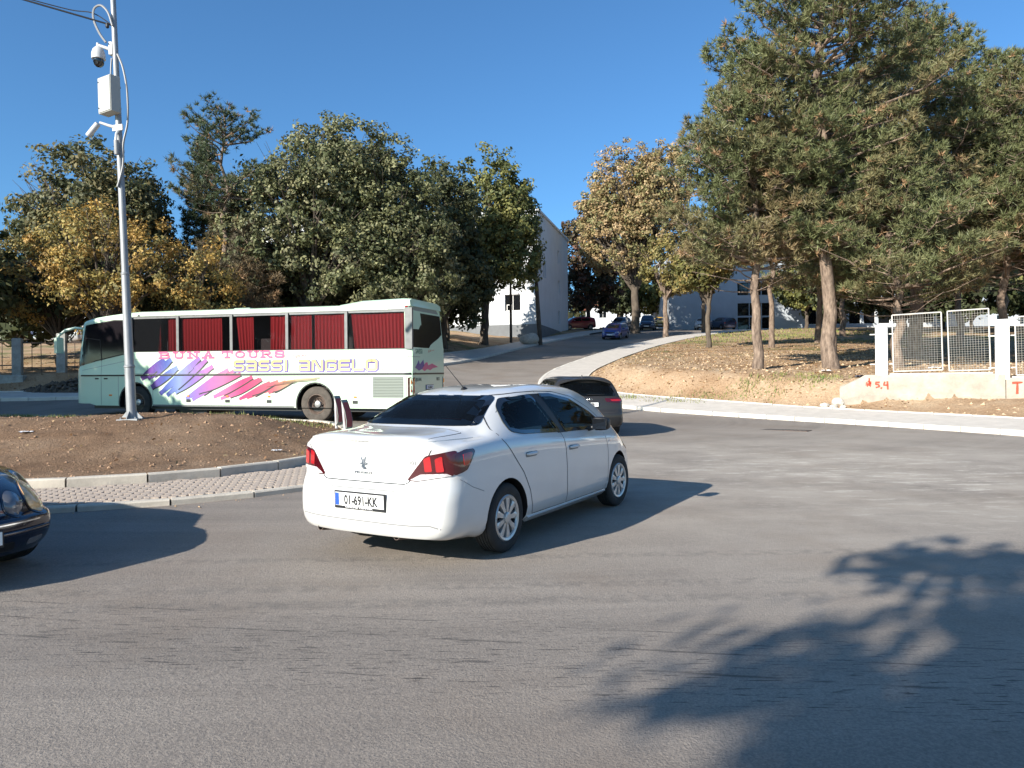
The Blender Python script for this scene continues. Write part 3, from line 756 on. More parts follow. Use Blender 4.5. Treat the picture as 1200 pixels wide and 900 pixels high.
def wheel(parent, x, y, z, r, wd, style, side, rim_r, dusty=False, steer=0):
    """tyre with shoulders and grooves, rim with spokes as its child"""
    Mx = Matrix.Translation((x, y, z)) @ Matrix.Rotation(R(steer), 4, 'Z') @ Matrix.Rotation(R(-90 * side), 4, 'X')   # +z of the lathe points outward
    h = wd / 2; b = MB(); pr = [(rim_r, -h + .01), (rim_r + .02, -h), (r - .035, -h), (r - .012, -h + .012), (r, -h + .03)]
    for k in range(-2, 3): g = k * wd * .15; pr += [(r, g - .006), (r - .008, g - .004), (r - .008, g + .004), (r, g + .006)]
    pr += [(r, h - .03), (r - .012, h - .012), (r - .035, h), (rim_r + .03, h + .002), (rim_r, h - .006), (rim_r - .012, h - .02), (rim_r - .015, -h + .02)]
    b.lathe(pr, 48, Mx); w_ = empty('wheel'); w_.parent = parent
    t = b.build('tyre', M['rubber_dusty'] if dusty else M['rubber'], w_, True)
    d = MB().lathe([(rim_r + .002, h - .012), (rim_r - .012, h - .004), (rim_r - .022, h - .012), (rim_r - .03, h - .045), (.07, h - .055), (.0005, h - .055)], 40, Mx)
    if style == 'cover':          # nine broad blades with dark slots between
        d.build('rim', M['black'], w_, True)
        s_ = MB(); n = 9
        s_.lathe([(rim_r + .004, h - .010), (rim_r - .008, h + .003), (rim_r - .028, h - .004), (rim_r - .034, h - .02)], 48, Mx)
        for k in range(n):
            a = 2 * math.pi * k / n; Rk = Mx @ Matrix.Rotation(a, 4, 'Z')
            q = [(.035, -.014), (rim_r * .55, -.022), (rim_r - .025, -.038), (rim_r - .018, .0), (rim_r - .025, .038), (rim_r * .55, .022), (.035, .014)]
            v = [Rk @ Vector((p, w2, h - .004 - .012 * (abs(w2) / .046))) for p, w2 in q] + [Rk @ Vector((p, w2 * 1.1, h - .04)) for p, w2 in q]
            s_.add(v, [tuple(range(7)), *[(i, i + 7, (i + 1) % 7 + 7, (i + 1) % 7) for i in range(7)]])
        s_.lathe([(.052, h - .02), (.050, h + .004), (.035, h + .010), (.0005, h + .011)], 20, Mx)
        s_.build('spokes', M['alloy'], w_)
    elif style == 'bus':
        d2 = MB().lathe([(rim_r + .01, h - .01), (rim_r - .02, h), (rim_r - .045, h - .02), (rim_r - .07, h - .10), (.17, h - .12), (.16, h - .16), (.0005, h - .16)], 40, Mx); d2.build('rim', M['rim_dark'], w_, True)
        n = MB()
        for k in range(10):
            a = 2 * math.pi * k / 10; n.lathe([(.016, 0), (.016, .035), (.0005, .036)], 8, Mx @ Matrix.Translation((.145 * math.cos(a), .145 * math.sin(a), h - .13)))
            n.lathe([(.028, 0), (.028, .004)], 10, Mx @ Matrix.Translation((.20 * math.cos(a + .3), .20 * math.sin(a + .3), h - .112)))
        n.build('wheel_nuts', M['rim_dark'], w_)
        MB().lathe([(.10, h - .14), (.095, h - .06), (.07, h - .045), (.0005, h - .04)], 20, Mx).build('hub', M['alloy'] , w_, True)
    else:
        d.build('rim', M['glossblack'], w_, True); s_ = MB()
        s_.lathe([(rim_r + .004, h - .010), (rim_r - .008, h + .002), (rim_r - .02, h - .012)], 40, Mx)
        for k in range(5):
            for da in (-.13, .13):
                a = 2 * math.pi * k / 5 + da; s_.box(.03, rim_r - .012, -.014, .014, h - .03, h - .008, Mx @ Matrix.Rotation(a, 4, 'Z'))
        s_.lathe([(.05, h - .03), (.045, h - .002), (.0005, h)], 20, Mx); s_.build('spokes', M['alloy'], w_)
    return w_

# --- lettering -------------------------------------------------------------------------------------------------
def font_mesh(txt, height, wscale=1., thick=.002, font_off=0.):
    cu_ = bpy.data.curves.new('t', 'FONT'); cu_.body = txt; cu_.size = height * 1.38; cu_.align_x = 'CENTER'; cu_.extrude = thick; cu_.offset = font_off; cu_.resolution_u = 3
    ob = bpy.data.objects.new('t', cu_); C.objects.link(ob); dg = bpy.context.evaluated_depsgraph_get(); me = bpy.data.meshes.new_from_object(ob.evaluated_get(dg)); bpy.data.objects.remove(ob)
    for v in me.vertices: v.co.x *= wscale
    return me
def lettering(name, txt, height, m, parent, Mx, wscale=1., thick=.002, off=0., **k):
    me = font_mesh(txt, height, wscale, thick, off); me.materials.clear(); me.transform(Mx); return link(name, me, m, parent, False, **k)
def plane_matrix(o, right, up):
    r_ = Vector(right).normalized(); n_ = r_.cross(Vector(up)).normalized(); u = n_.cross(r_)
    return Matrix(((r_.x, u.x, n_.x, o[0]), (r_.y, u.y, n_.y, o[1]), (r_.z, u.z, n_.z, o[2]), (0, 0, 0, 1)))
def number_plate(parent, o, right, up, txt, w_=.52, h_=.112, frame=.012, blue=True, txtscale=.74):
    P = plane_matrix(o, right, up)
    fr = MB().bevbox(-w_ / 2 - frame, w_ / 2 + frame, -h_ / 2 - frame * 1.9, h_ / 2 + frame, -.012, .004, .003, P).build('number_plate_frame', M['black'], parent)
    pl = MB().bevbox(-w_ / 2, w_ / 2, -h_ / 2, h_ / 2, .003, .007, .002, P).build('number_plate', M['plate'], parent)
    if blue: MB().box(-w_ / 2 + .004, -w_ / 2 + .044, -h_ / 2 + .004, h_ / 2 - .004, .0072, .0082, P).build('blue_band', M['plate_blue'], pl)
    lettering('plate_characters', txt, .078, M['ink'], pl, P @ Matrix.Translation((.018 if blue else 0, -.038, .0085)), txtscale, .0008, .0035)
    return pl, P

def place(root, x, y, yaw, z=None, wb=2.6):
    """stand a vehicle on the road, pitched and rolled with the surface"""
    c, s = math.cos(R(yaw)), math.sin(R(yaw)); za = Af(x, y); zb_ = Af(x + c * wb, y + s * wb); zl = Af(x - s * .75, y + c * .75); zr_ = Af(x + s * .75, y - c * .75)
    f = Vector((c, s, (zb_ - za) / wb)).normalized(); l = Vector((-s, c, (zl - zr_) / 1.5)); u = f.cross(l).normalized(); l = u.cross(f)
    root.matrix_world = Matrix(((f.x, l.x, u.x, x), (f.y, l.y, u.y, y), (f.z, l.z, u.z, (za if z is None else z) + .004), (0, 0, 0, 1)))
def seats(root, xs, dz=0.):
    for x in xs:
        for y in (-.36, .36):
            b = MB(); b.bevbox(x - .25, x + .25, y - .24, y + .24, .38 + dz, .56 + dz, .04); T = Matrix.Translation((x - .22, y, .5 + dz)) @ Matrix.Rotation(R(-14), 4, 'Y')
            b.bevbox(-.06, .06, -.23, .23, 0, .57, .04, T); b.box(-.012, .012, -.05, .05, .565, .605, T); b.bevbox(-.045, .045, -.12, .12, .60, .80, .03, T); b.build('seat', M['seat'], root)
def door_handle(skin, ax, x, z, m, parent, L_=.2):
    sg = 1 if ax == 'y+' else -1; pts = []
    for t, o in ((0, .004), (.12, .022), (.3, .032), (.7, .034), (.88, .024), (1, .004)): p, n = skin.hit(ax, x + L_ * t, z + .006 * math.sin(t * 3.14), o); pts.append(p)
    skin.patch('handle_recess_shade', round_poly([(x - .015, z - .028), (x + L_ + .01, z - .028), (x + L_ + .015, z + .018), (x - .01, z + .018)], .02, 3), ax, M['gap_soft'], parent, .0012, .05, 0)  # flat grey patch; the shade of the handle hollow is painted in
    return MB().tube(pts, [.009, .014, .016, .016, .014, .008], 8).build('door_handle', m, parent, True)
def mirror(parent, skin, ax, x, z, m, size=1.):
    sg = 1 if ax == 'y+' else -1; p, n = skin.hit(ax, x, z, 0); y0 = p.y; b = MB(); r = []
    for t, s_ in ((0, .55), (.06, .85), (.2, 1), (.5, 1), (.8, .92), (.95, .7), (1, .35)):
        r.append((t, s_))
    ring = []; n_ = 14
    for t, s_ in r:
        cx = x - .01 + .03 * t; cy = y0 + sg * (.075 + .17 * t) * size; row = []
        for k in range(n_):
            a = 2 * math.pi * k / n_; ca, sa = math.cos(a), math.sin(a); e = .55
            row.append((cx + (.085 if ca > 0 else .045) * s_ * math.copysign(abs(ca) ** e, ca) * size, cy, z + .055 + .075 * s_ * math.copysign(abs(sa) ** e, sa) * size))
        ring.append(row)
    v = [q for row in ring for q in row]; f = [(i * n_ + k, i * n_ + (k + 1) % n_, (i + 1) * n_ + (k + 1) % n_, (i + 1) * n_ + k) for i in range(len(r) - 1) for k in range(n_)] + [tuple(range(n_)), tuple((len(r) - 1) * n_ + k for k in range(n_))]
    b.add(v, f); b.tube([(x, y0 - sg * .02, z - .01), (x, y0 + sg * .05, z + .005), (x + .01, y0 + sg * .12, z + .03)], [.03, .024, .022], 8)
    o = b.build('side_mirror', m, parent, True)
    MB().bevbox(-.002, .002, -.08 * size, .08 * size, -.055 * size, .055 * size, .001, Matrix.Translation((x - .056 * size, y0 + sg * .16 * size, z + .055))).build('mirror_glass', M['opaque_glass'], o)
    return o
def side_poly(skin, x, z): return (x, z)

def white_sedan():
    root = empty('sedan', label='white sedan with red claw tail lamps turning in the middle of the road', cat='car')
    S = dict(x0=-.96, x1=3.48, halfw=.874, midx=1.3, mid=.5, tail_len=.9, nose_len=1.1, tail_round=.17, nose_round=.36, crown=.055,
        roof=[(-.96, 1.045), (-.93, 1.068), (-.6, 1.085), (-.36, 1.10), (-.22, 1.135), (0, 1.235), (.25, 1.335), (.45, 1.395), (.8, 1.445), (1.3, 1.466), (1.75, 1.452), (2.0, 1.41), (2.35, 1.265), (2.72, 1.075), (2.95, .985), (3.2, .92), (3.4, .83), (3.48, .76)],
        belt=[(-.96, .965), (-.6, 1.0), (0, 1.015), (.6, 1.0), (1.3, .965), (2.3, .915), (2.8, .875), (3.2, .80), (3.48, .66)],
        width=[(-.96, .825), (-.7, .855), (0, .872), (1.2, .874), (2.6, .868), (3.1, .835), (3.48, .76)],
        roofw=[(-.96, .69), (-.5, .67), (-.25, .655), (0, .615), (.4, .585), (.9, .585), (1.6, .60), (2.0, .625), (2.5, .68), (2.9, .71), (3.48, .66)],
        sill=[(-.96, .245), (-.6, .22), (-.45, .20), (3.0, .20), (3.3, .20), (3.48, .22)],
        tail_z=[(.2, .09), (.30, .015), (.42, 0), (.56, .004), (.64, .022), (.685, .045), (.74, .052), (.90, .050), (.98, .035), (1.05, .015), (1.10, 0), (1.5, 0)],
        nose_z=[(.2, .10), (.3, .02), (.5, 0), (.62, .03), (.75, .10), (.9, .14), (1.5, .14)])
    rw = round_poly([(.17, 1.055), (.155, 1.13), (.235, 1.27), (.37, 1.345), (.86, 1.372), (1.13, 1.02), (1.14, .985), (.36, 1.02)], .05)
    fw = round_poly([(1.02, 1.376), (1.26, 1.372), (1.62, 1.31), (2.02, 1.15), (2.42, .945), (1.26, .98)], .03)
    rear = round_poly([(-.63, 1.122), (.63, 1.122), (.515, 1.348), (.46, 1.370), (-.46, 1.370), (-.515, 1.348)], .04)
    wind = round_poly([(-.66, 1.06), (.66, 1.06), (.56, 1.38), (-.56, 1.38)], .05)
    holes = []
    for ax in ('y+', 'y-'): holes += [(ax, inset(rw, .03)), (ax, inset(fw, .03))]
    holes += [('x-', inset(rear, .035)), ('x+', inset(wind, .04))]
    body, sk = make_shell('body', S, M['white'], root, [(0, .305), (2.652, .305)], .305, .355, holes, .03)
    for ax in ('y+', 'y-'):
        g = sk.patch('side_window', rw, ax, M['glass'], root, .004, .04, .004); g['label'] = 'rear door window, tinted'
        ribbon_ring(sk, 'window_seal', rw, ax, .035, M['glossblack'], g)
        g = sk.patch('side_window', fw, ax, M['glass'], root, .004, .04, .004); g['label'] = 'front door window'
        ribbon_ring(sk, 'window_seal', fw, ax, .035, M['glossblack'], g)
        sk.patch('door_pillar', [(.82, 1.374), (1.08, 1.376), (1.33, .975), (1.09, .98)], ax, M['black'], root, .003, .05, .004)
        d = empty('rear_door'); d.parent = root
        sk.ribbon('door_gap', [(.36, 1.372), (.20, 1.33), (.05, 1.225), (-.06, 1.09), (-.04, 1.0), (.10, .86), (.28, .68), (.40, .50), (.47, .27)], ax, .009, M['gap'], d)
        sk.ribbon('door_gap', [(.47, .268), (1.18, .265)], ax, .007, M['gap'], d)
        door_handle(sk, ax, .34, .835, M['white'], d)
        d = empty('front_door'); d.parent = root
        sk.ribbon('door_gap', [(1.0, 1.40), (1.14, 1.0), (1.19, .80), (1.20, .27)], ax, .009, M['gap'], d)
        sk.ribbon('door_gap', [(1.20, .265), (2.22, .265), (2.28, .40), (2.30, .72), (2.24, .90)], ax, .007, M['gap'], d)
        sk.ribbon('door_gap', [(.36, 1.372), (.7, 1.395), (1.0, 1.402), (1.35, 1.39), (1.7, 1.33), (2.05, 1.19), (2.38, 1.0)], ax, .006, M['gap'], d)
        door_handle(sk, ax, 1.27, .82, M['white'], d)
        mirror(root, sk, ax, 1.86, .975, M['black'])
        sk.patch('side_skirt', [(.42, .205), (.40, .252), (2.26, .252), (2.28, .205)], ax, M['white'], root, .018, .1, .03)
        sk.patch('headlamp', round_poly([(2.98, .70), (3.05, .80), (3.40, .74), (3.44, .64), (3.30, .60)], .03), ax, M['lens'], root, .006)
        sk.patch('indicator_lamp', round_poly([(2.33, .79), (2.39, .795), (2.395, .815), (2.335, .81)], .008, 2), ax, M['tail_clear'], root, .006, .03)
        sk.ribbon('bumper_gap', [(-.40, .60), (-.56, .655), (-.70, .73)], ax, .005, M['gap_soft'], root)
        sk.ribbon('bumper_gap', [(2.98, .60), (3.1, .62), (3.3, .60)], ax, .005, M['gap_soft'], root)
        # lamp cluster: the side part and the part on the tail meet at the corner
        sg = 1 if ax == 'y+' else -1
        t = sk.patch('tail_lamp', round_poly([(-.75, .765), (-.76, .935), (-.62, .965), (-.515, .965), (-.50, .945), (-.62, .80)], .02), ax, M['tail'], root, .006, .03)
        sk.patch('bright_lens', round_poly([(-.66, .84), (-.66, .93), (-.56, .94), (-.535, .93), (-.62, .835)], .012, 3), ax, M['tail_bright'], t, .009, .03, .004)
        r_ = sk.patch('tail_lamp', round_poly([(sg * .80, .765), (sg * .80, .965), (sg * .60, .925), (sg * .50, .80), (sg * .44, .725), (sg * .52, .715)], .02), 'x-', M['tail'], root, .006, .03)
        for a, b_, sl in ((.595, .655, .93), (.685, .745, .945)):
            sk.patch('claw_lens', round_poly([(sg * a, .795), (sg * (a - .01), .90), (sg * (b_ - .015), .925), (sg * b_, .80)], .012, 3), 'x-', M['tail_bright'], r_, .009, .03, .004)
        sk.patch('clear_lens', round_poly([(sg * .47, .728), (sg * .56, .775), (sg * .76, .785), (sg * .79, .765), (sg * .53, .722)], .008, 3), 'x-', M['tail_clear'], r_, .009, .03, .004)
    g = sk.patch('rear_window', rear, 'x-', M['glass_rear'], root, .004, .04, .004); ribbon_ring(sk, 'window_seal', rear, 'x-', .04, M['glossblack'], g)
    g = sk.patch('windscreen', wind, 'x+', M['screen'], root, .002, .08, .004); ribbon_ring(sk, 'window_seal', wind, 'x+', .05, M['glossblack'], g)
    # boot lid outline, bumper crease, plate recess
    lid = empty('boot_lid'); lid.parent = root
    sk.ribbon('lid_gap', [(.66, .98), (.63, .93), (.52, .80), (.455, .705), (.42, .690), (-.42, .690), (-.455, .705), (-.52, .80), (-.63, .93), (-.66, .98)], 'x-', .009, M['gap'], lid)
    sk.ribbon('lid_gap', [(-.82, -.60), (-.55, -.61), (-.36, -.61)], 'z', .006, M['gap'], lid); sk.ribbon('lid_gap', [(-.82, .60), (-.55, .61), (-.36, .61)], 'z', .006, M['gap'], lid)
    sk.ribbon('lid_gap', [(-.36, -.61), (-.345, 0), (-.36, .61)], 'z', .008, M['gap'], lid)
    L_ = MB()
    rows = []
    for yv in np.linspace(-.70, .70, 29):
        p, n_ = sk.hit('x-', float(yv), 1.035, 0); e = max(0, 1 - (abs(yv) / .72) ** 6); rows.append([(p.x + .04, yv, 1.063 - .028 * (yv / .7) ** 2), (p.x - .012 * e, yv, 1.066 - .028 * (yv / .7) ** 2), (p.x - .022 * e, yv, 1.052 - .028 * (yv / .7) ** 2), (p.x - .004, yv, 1.025 - .028 * (yv / .7) ** 2)])
    v = [q for r_ in rows for q in r_]; f = [(i * 4 + k, (i + 1) * 4 + k, (i + 1) * 4 + k + 1, i * 4 + k + 1) for i in range(28) for k in range(3)]
    L_.add(v, f).build('lid_lip', M['white'], lid, True)
    sk.ribbon('crease', [(.335, .655), (.33, .632), (-.33, .632), (-.39, .640)], 'x-', .011, M['gap_soft'], root)  # grey line puts the shading of the bumper crease into colour
    sk.ribbon('bumper_gap', [(.74, .335), (.70, .375), (.60, .372), (-.5, .365), (-.66, .37), (-.74, .345)], 'x-', .011, M['gap_soft'], root)
    p, _ = sk.hit('x-', 0, .535, 0); number_plate(root, (p.x - .010, 0, .537), (0, -1, 0), (-.04, 0, 1), '01-691-KK')
    tx = plane_matrix((p.x - .019, 0, .4695), (0, -1, 0), (-.04, 0, 1)); lettering('dealer_text', 'ONLINE CENTER', .014, M['litter'], root, tx, 2.0, .0005, .0004)
    # emblem: a small rampant lion built as a flat chrome shape, the maker's word under it
    lion = [(-.030, -.052), (-.018, -.050), (-.010, -.030), (.004, -.030), (.020, -.052), (.034, -.050), (.022, -.030), (.020, -.012), (.030, .004), (.044, -.004), (.048, .006), (.030, .018), (.018, .012), (.016, .026), (.030, .034), (.034, .046), (.020, .052), (.002, .052), (-.012, .044), (-.008, .034), (-.024, .036), (-.030, .028), (-.014, .022), (-.012, .012), (-.032, .016), (-.038, .006), (-.018, -.002), (-.020, -.020), (-.032, -.036)]
    p, n_ = sk.hit('x-', 0, .845, 0); E_ = plane_matrix((p.x - .003, 0, .845), (0, -1, 0), (.02, 0, 1)) @ Matrix.Rotation(R(90), 4, 'X')
    MB().prism([(a, b_) for a, b_ in lion], -.005, .003, E_).build('lion_emblem', M['chrome'], lid)
    Lm = plane_matrix((p.x - .003, 0, .755), (0, -1, 0), (.02, 0, 1)); lettering('maker_name', 'PEUGEOT', .018, M['chrome'], lid, Lm, 1.75, .002, .0006)
    p, _ = sk.hit('x-', -.50, .865, 0); lettering('model_number', '301', .032, M['chrome'], lid, plane_matrix((p.x - .003, -.49, .852), (.12, -1, 0), (.02, 0, 1)), 1.2, .002, .0008)
    # aerial, exhausts, wheels, cabin
    a = MB(); a.lathe([(.032, 0), (.028, .012), (.012, .03), (.0005, .034)], 14, Matrix.Translation((.62, 0, 1.42)) @ Matrix.Scale(1.5, 4, (1, 0, 0))); a.tube([(.61, 0, 1.44), (.30, 0, 1.66)], [.005, .0025], 6); a.build('aerial', M['black'], root, True)
    for yv in (.50, -.33): MB().lathe([(.026, 0), (.030, 0), (.030, .16), (.026, .16)], 16, Matrix.Translation((-.80, yv, .245)) @ Matrix.Rotation(R(98), 4, 'Y') @ Matrix.Translation((0, 0, -.10))).build('exhaust_pipe', M['rim_dark'], root, True)
    for x, st in ((0, 0), (2.652, -3)):
        for s_ in (1, -1): wheel(root, x, s_ * .765, .307, .307, .19, 'cover', s_, .205, steer=st)
    MB().box(-.5, 3.2, -.70, .70, .20, .26).build('floor_pan', M['black'], root)
    seats(root, (1.75, .72)); MB().bevbox(2.05, 2.75, -.7, .7, .6, .95, .06).build('dashboard', M['cabin'], root); MB().bevbox(-.30, .35, -.6, .6, .75, 1.06, .03).build('parcel_shelf', M['cabin'], root)
    MB().tube([(2.0 + .10 * math.sin(t) * .4, .36 + .18 * math.cos(t), .92 + .18 * math.sin(t)) for t in np.linspace(0, 6.283, 20)], .014, 6, False).build('steering_wheel', M['black'], root)
    r_ = MB(); r_.box(.40, .43, -.12, .12, 1.12, 1.145); r_.build('brake_lamp', M['tail_bright'], root)
    root.location = (0, 0, 0); place(root, -.795, 7.07, 60.3); return root
sedan = white_sedan()

# ---------------------------------------------------------------- other cars
def suv():
    root = empty('estate_car', label='dark grey high estate car partly hidden in front of the white sedan', cat='car')
    S = dict(x0=-.93, x1=3.73, halfw=.945, midx=1.3, mid=.6, tail_len=1.2, nose_len=1.0, tail_round=.16, nose_round=.3, crown=.07,
        roof=[(-.93, 1.60), (-.6, 1.625), (0, 1.65), (.8, 1.66), (1.6, 1.64), (2.0, 1.57), (2.6, 1.28), (2.95, 1.10), (3.3, 1.03), (3.73, .86)],
        belt=[(-.93, 1.08), (.5, 1.06), (2.4, 1.0), (3.0, .95), (3.73, .75)], width=[(-.93, .90), (-.5, .935), (1, .945), (2.8, .94), (3.3, .92), (3.73, .84)],
        roofw=[(-.93, .66), (0, .66), (1, .66), (2.0, .68), (3.0, .76), (3.73, .70)], sill=[(-.93, .30), (-.5, .26), (3.3, .24), (3.73, .26)],
        tail_z=[(.25, .10), (.38, .01), (.55, 0), (.68, .01), (.74, .05), (.90, .065), (1.0, .085), (1.10, .12), (1.25, .21), (1.5, .40), (1.57, .43), (1.66, .36)],
        nose_z=[(.2, .08), (.4, 0), (.7, .03), (.9, .12), (1.6, .14)])
    rear = round_poly([(-.72, 1.13), (.72, 1.13), (.60, 1.50), (-.60, 1.50)], .06)
    q = round_poly([(-.42, 1.18), (-.30, 1.50), (.20, 1.53), (.30, 1.14)], .05); q2 = round_poly([(.36, 1.13), (.28, 1.53), (1.15, 1.54), (1.25, 1.10)], .04); q3 = round_poly([(1.32, 1.10), (1.22, 1.54), (1.75, 1.49), (2.35, 1.10)], .04)
    body, sk = make_shell('body', S, M['suv'], root, [(0, .35), (2.82, .35)], .35, .41, [('x-', inset(rear, .04))], .05)
    for ax in ('y+', 'y-'):
        for p in (q, q2, q3): sk.patch('side_window', p, ax, M['opaque_glass'], root, .004, .08)
        for l in ([(.32, .30), (.34, 1.08)], [(1.28, .30), (1.28, 1.06)], [(2.3, .30), (2.4, 1.04)]): sk.ribbon('door_gap', l, ax, .006, M['gap'], root)
        sg = 1 if ax == 'y+' else -1
        t = sk.patch('tail_lamp', round_poly([(sg * .93, .96), (sg * .90, 1.09), (sg * .42, 1.07), (sg * .46, .98), (sg * .74, .95)], .03), 'x-', M['tail'], root, .008, .04)
        sk.patch('bright_lens', round_poly([(sg * .86, .99), (sg * .84, 1.045), (sg * .56, 1.035), (sg * .60, 1.0)], .01, 2), 'x-', M['tail_bright'], t, .011, .04, .003)
        sk.patch('tail_lamp', round_poly([(-.80, .95), (-.78, 1.08), (-.55, 1.06), (-.60, .98)], .02), ax, M['tail'], root, .008, .04)
        mirror(root, sk, ax, 2.0, 1.10, M['suv'], 1.05)
        sk.patch('wheel_arch_trim', [(math.cos(a) * .425, .35 + math.sin(a) * .425) for a in np.linspace(-.2, 3.34, 18)] + [(math.cos(a) * .405, .35 + math.sin(a) * .405) for a in np.linspace(3.34, -.2, 18)], ax, M['black'], root, .006, .06, .01)
    g = sk.patch('rear_window', rear, 'x-', M['glass'], root, .004, .06, .004); ribbon_ring(sk, 'window_seal', rear, 'x-', .045, M['glossblack'], g)
    MB().tube([(g_[0], g_[1], g_[2]) for g_ in [tuple(sk.hit('x-', y_, 1.16 + .0 * y_, .02)[0]) for y_ in (0, -.2, -.42)]], [.012, .010, .006], 6).build('rear_wiper', M['black'], root)
    sp_ = MB()
    v = []
    for yv in np.linspace(-.64, .64, 17):
        c_ = 1 - (yv / .66) ** 2 * .10; v += [(-.30, yv, 1.625 * c_ + .012 + .16 * (1 - c_)), (-.60, yv, 1.60 * c_ + .012 + .16 * (1 - c_)), (-.60, yv, 1.575 * c_ + .01 + .16 * (1 - c_)), (-.42, yv, 1.555 * c_ + .01 + .16 * (1 - c_))]
    sp_.add(v, [(i * 4 + k, (i + 1) * 4 + k, (i + 1) * 4 + (k + 1) % 4, i * 4 + (k + 1) % 4) for i in range(16) for k in range(4)] + [(0, 1, 2, 3), (67, 66, 65, 64)]).build('tailgate_spoiler', M['suv'], root, True)
    sk.ribbon('tailgate_gap', [(.80, 1.10), (.74, .74), (.66, .69), (-.66, .69), (-.74, .74), (-.80, 1.10)], 'x-', .007, M['gap'], root)
    sk.patch('lower_bumper', round_poly([(-.86, .32), (.86, .32), (.84, .56), (-.84, .56)], .05), 'x-', M['black'], root, .006, .1, .02)
    p, _ = sk.hit('x-', 0, .90, 0); number_plate(root, (p.x - .012, 0, .905), (0, -1, 0), (.02, 0, 1), '01-LS-978', blue=False)
    p, _ = sk.hit('x-', 0, 1.045, 0); e = MB(); Pm = plane_matrix((p.x - .006, 0, 1.045), (0, -1, 0), (.15, 0, 1))
    for k in range(4):
        T = Pm @ Matrix.Translation(((k - 1.5) * .055, 0, 0)); e.tube([T @ Vector((.034 * math.cos(t), .034 * math.sin(t), .0)) for t in np.linspace(0, 2 * math.pi, 21)], .0045, 5, False)
    e.build('ring_emblem', M['chrome'], root)
    MB().lathe([(.02, 0), (.012, .05), (.0005, .055)], 8, Matrix.Translation((-.15, 0, 1.65))).build('aerial', M['black'], root)
    for x in (0, 2.82):
        for s_ in (1, -1): wheel(root, x, s_ * .82, .35, .35, .23, 'alloy', s_, .235)
    MB().box(-.5, 3.4, -.75, .75, .24, .30).build('floor_pan', M['black'], root)
    seats(root, (.25, 1.35), .18)
    place(root, 1.72, 18.9, 96, wb=2.82); root.matrix_world = root.matrix_world @ Matrix.Diagonal((1, 1, .89, 1)); return root
suv()

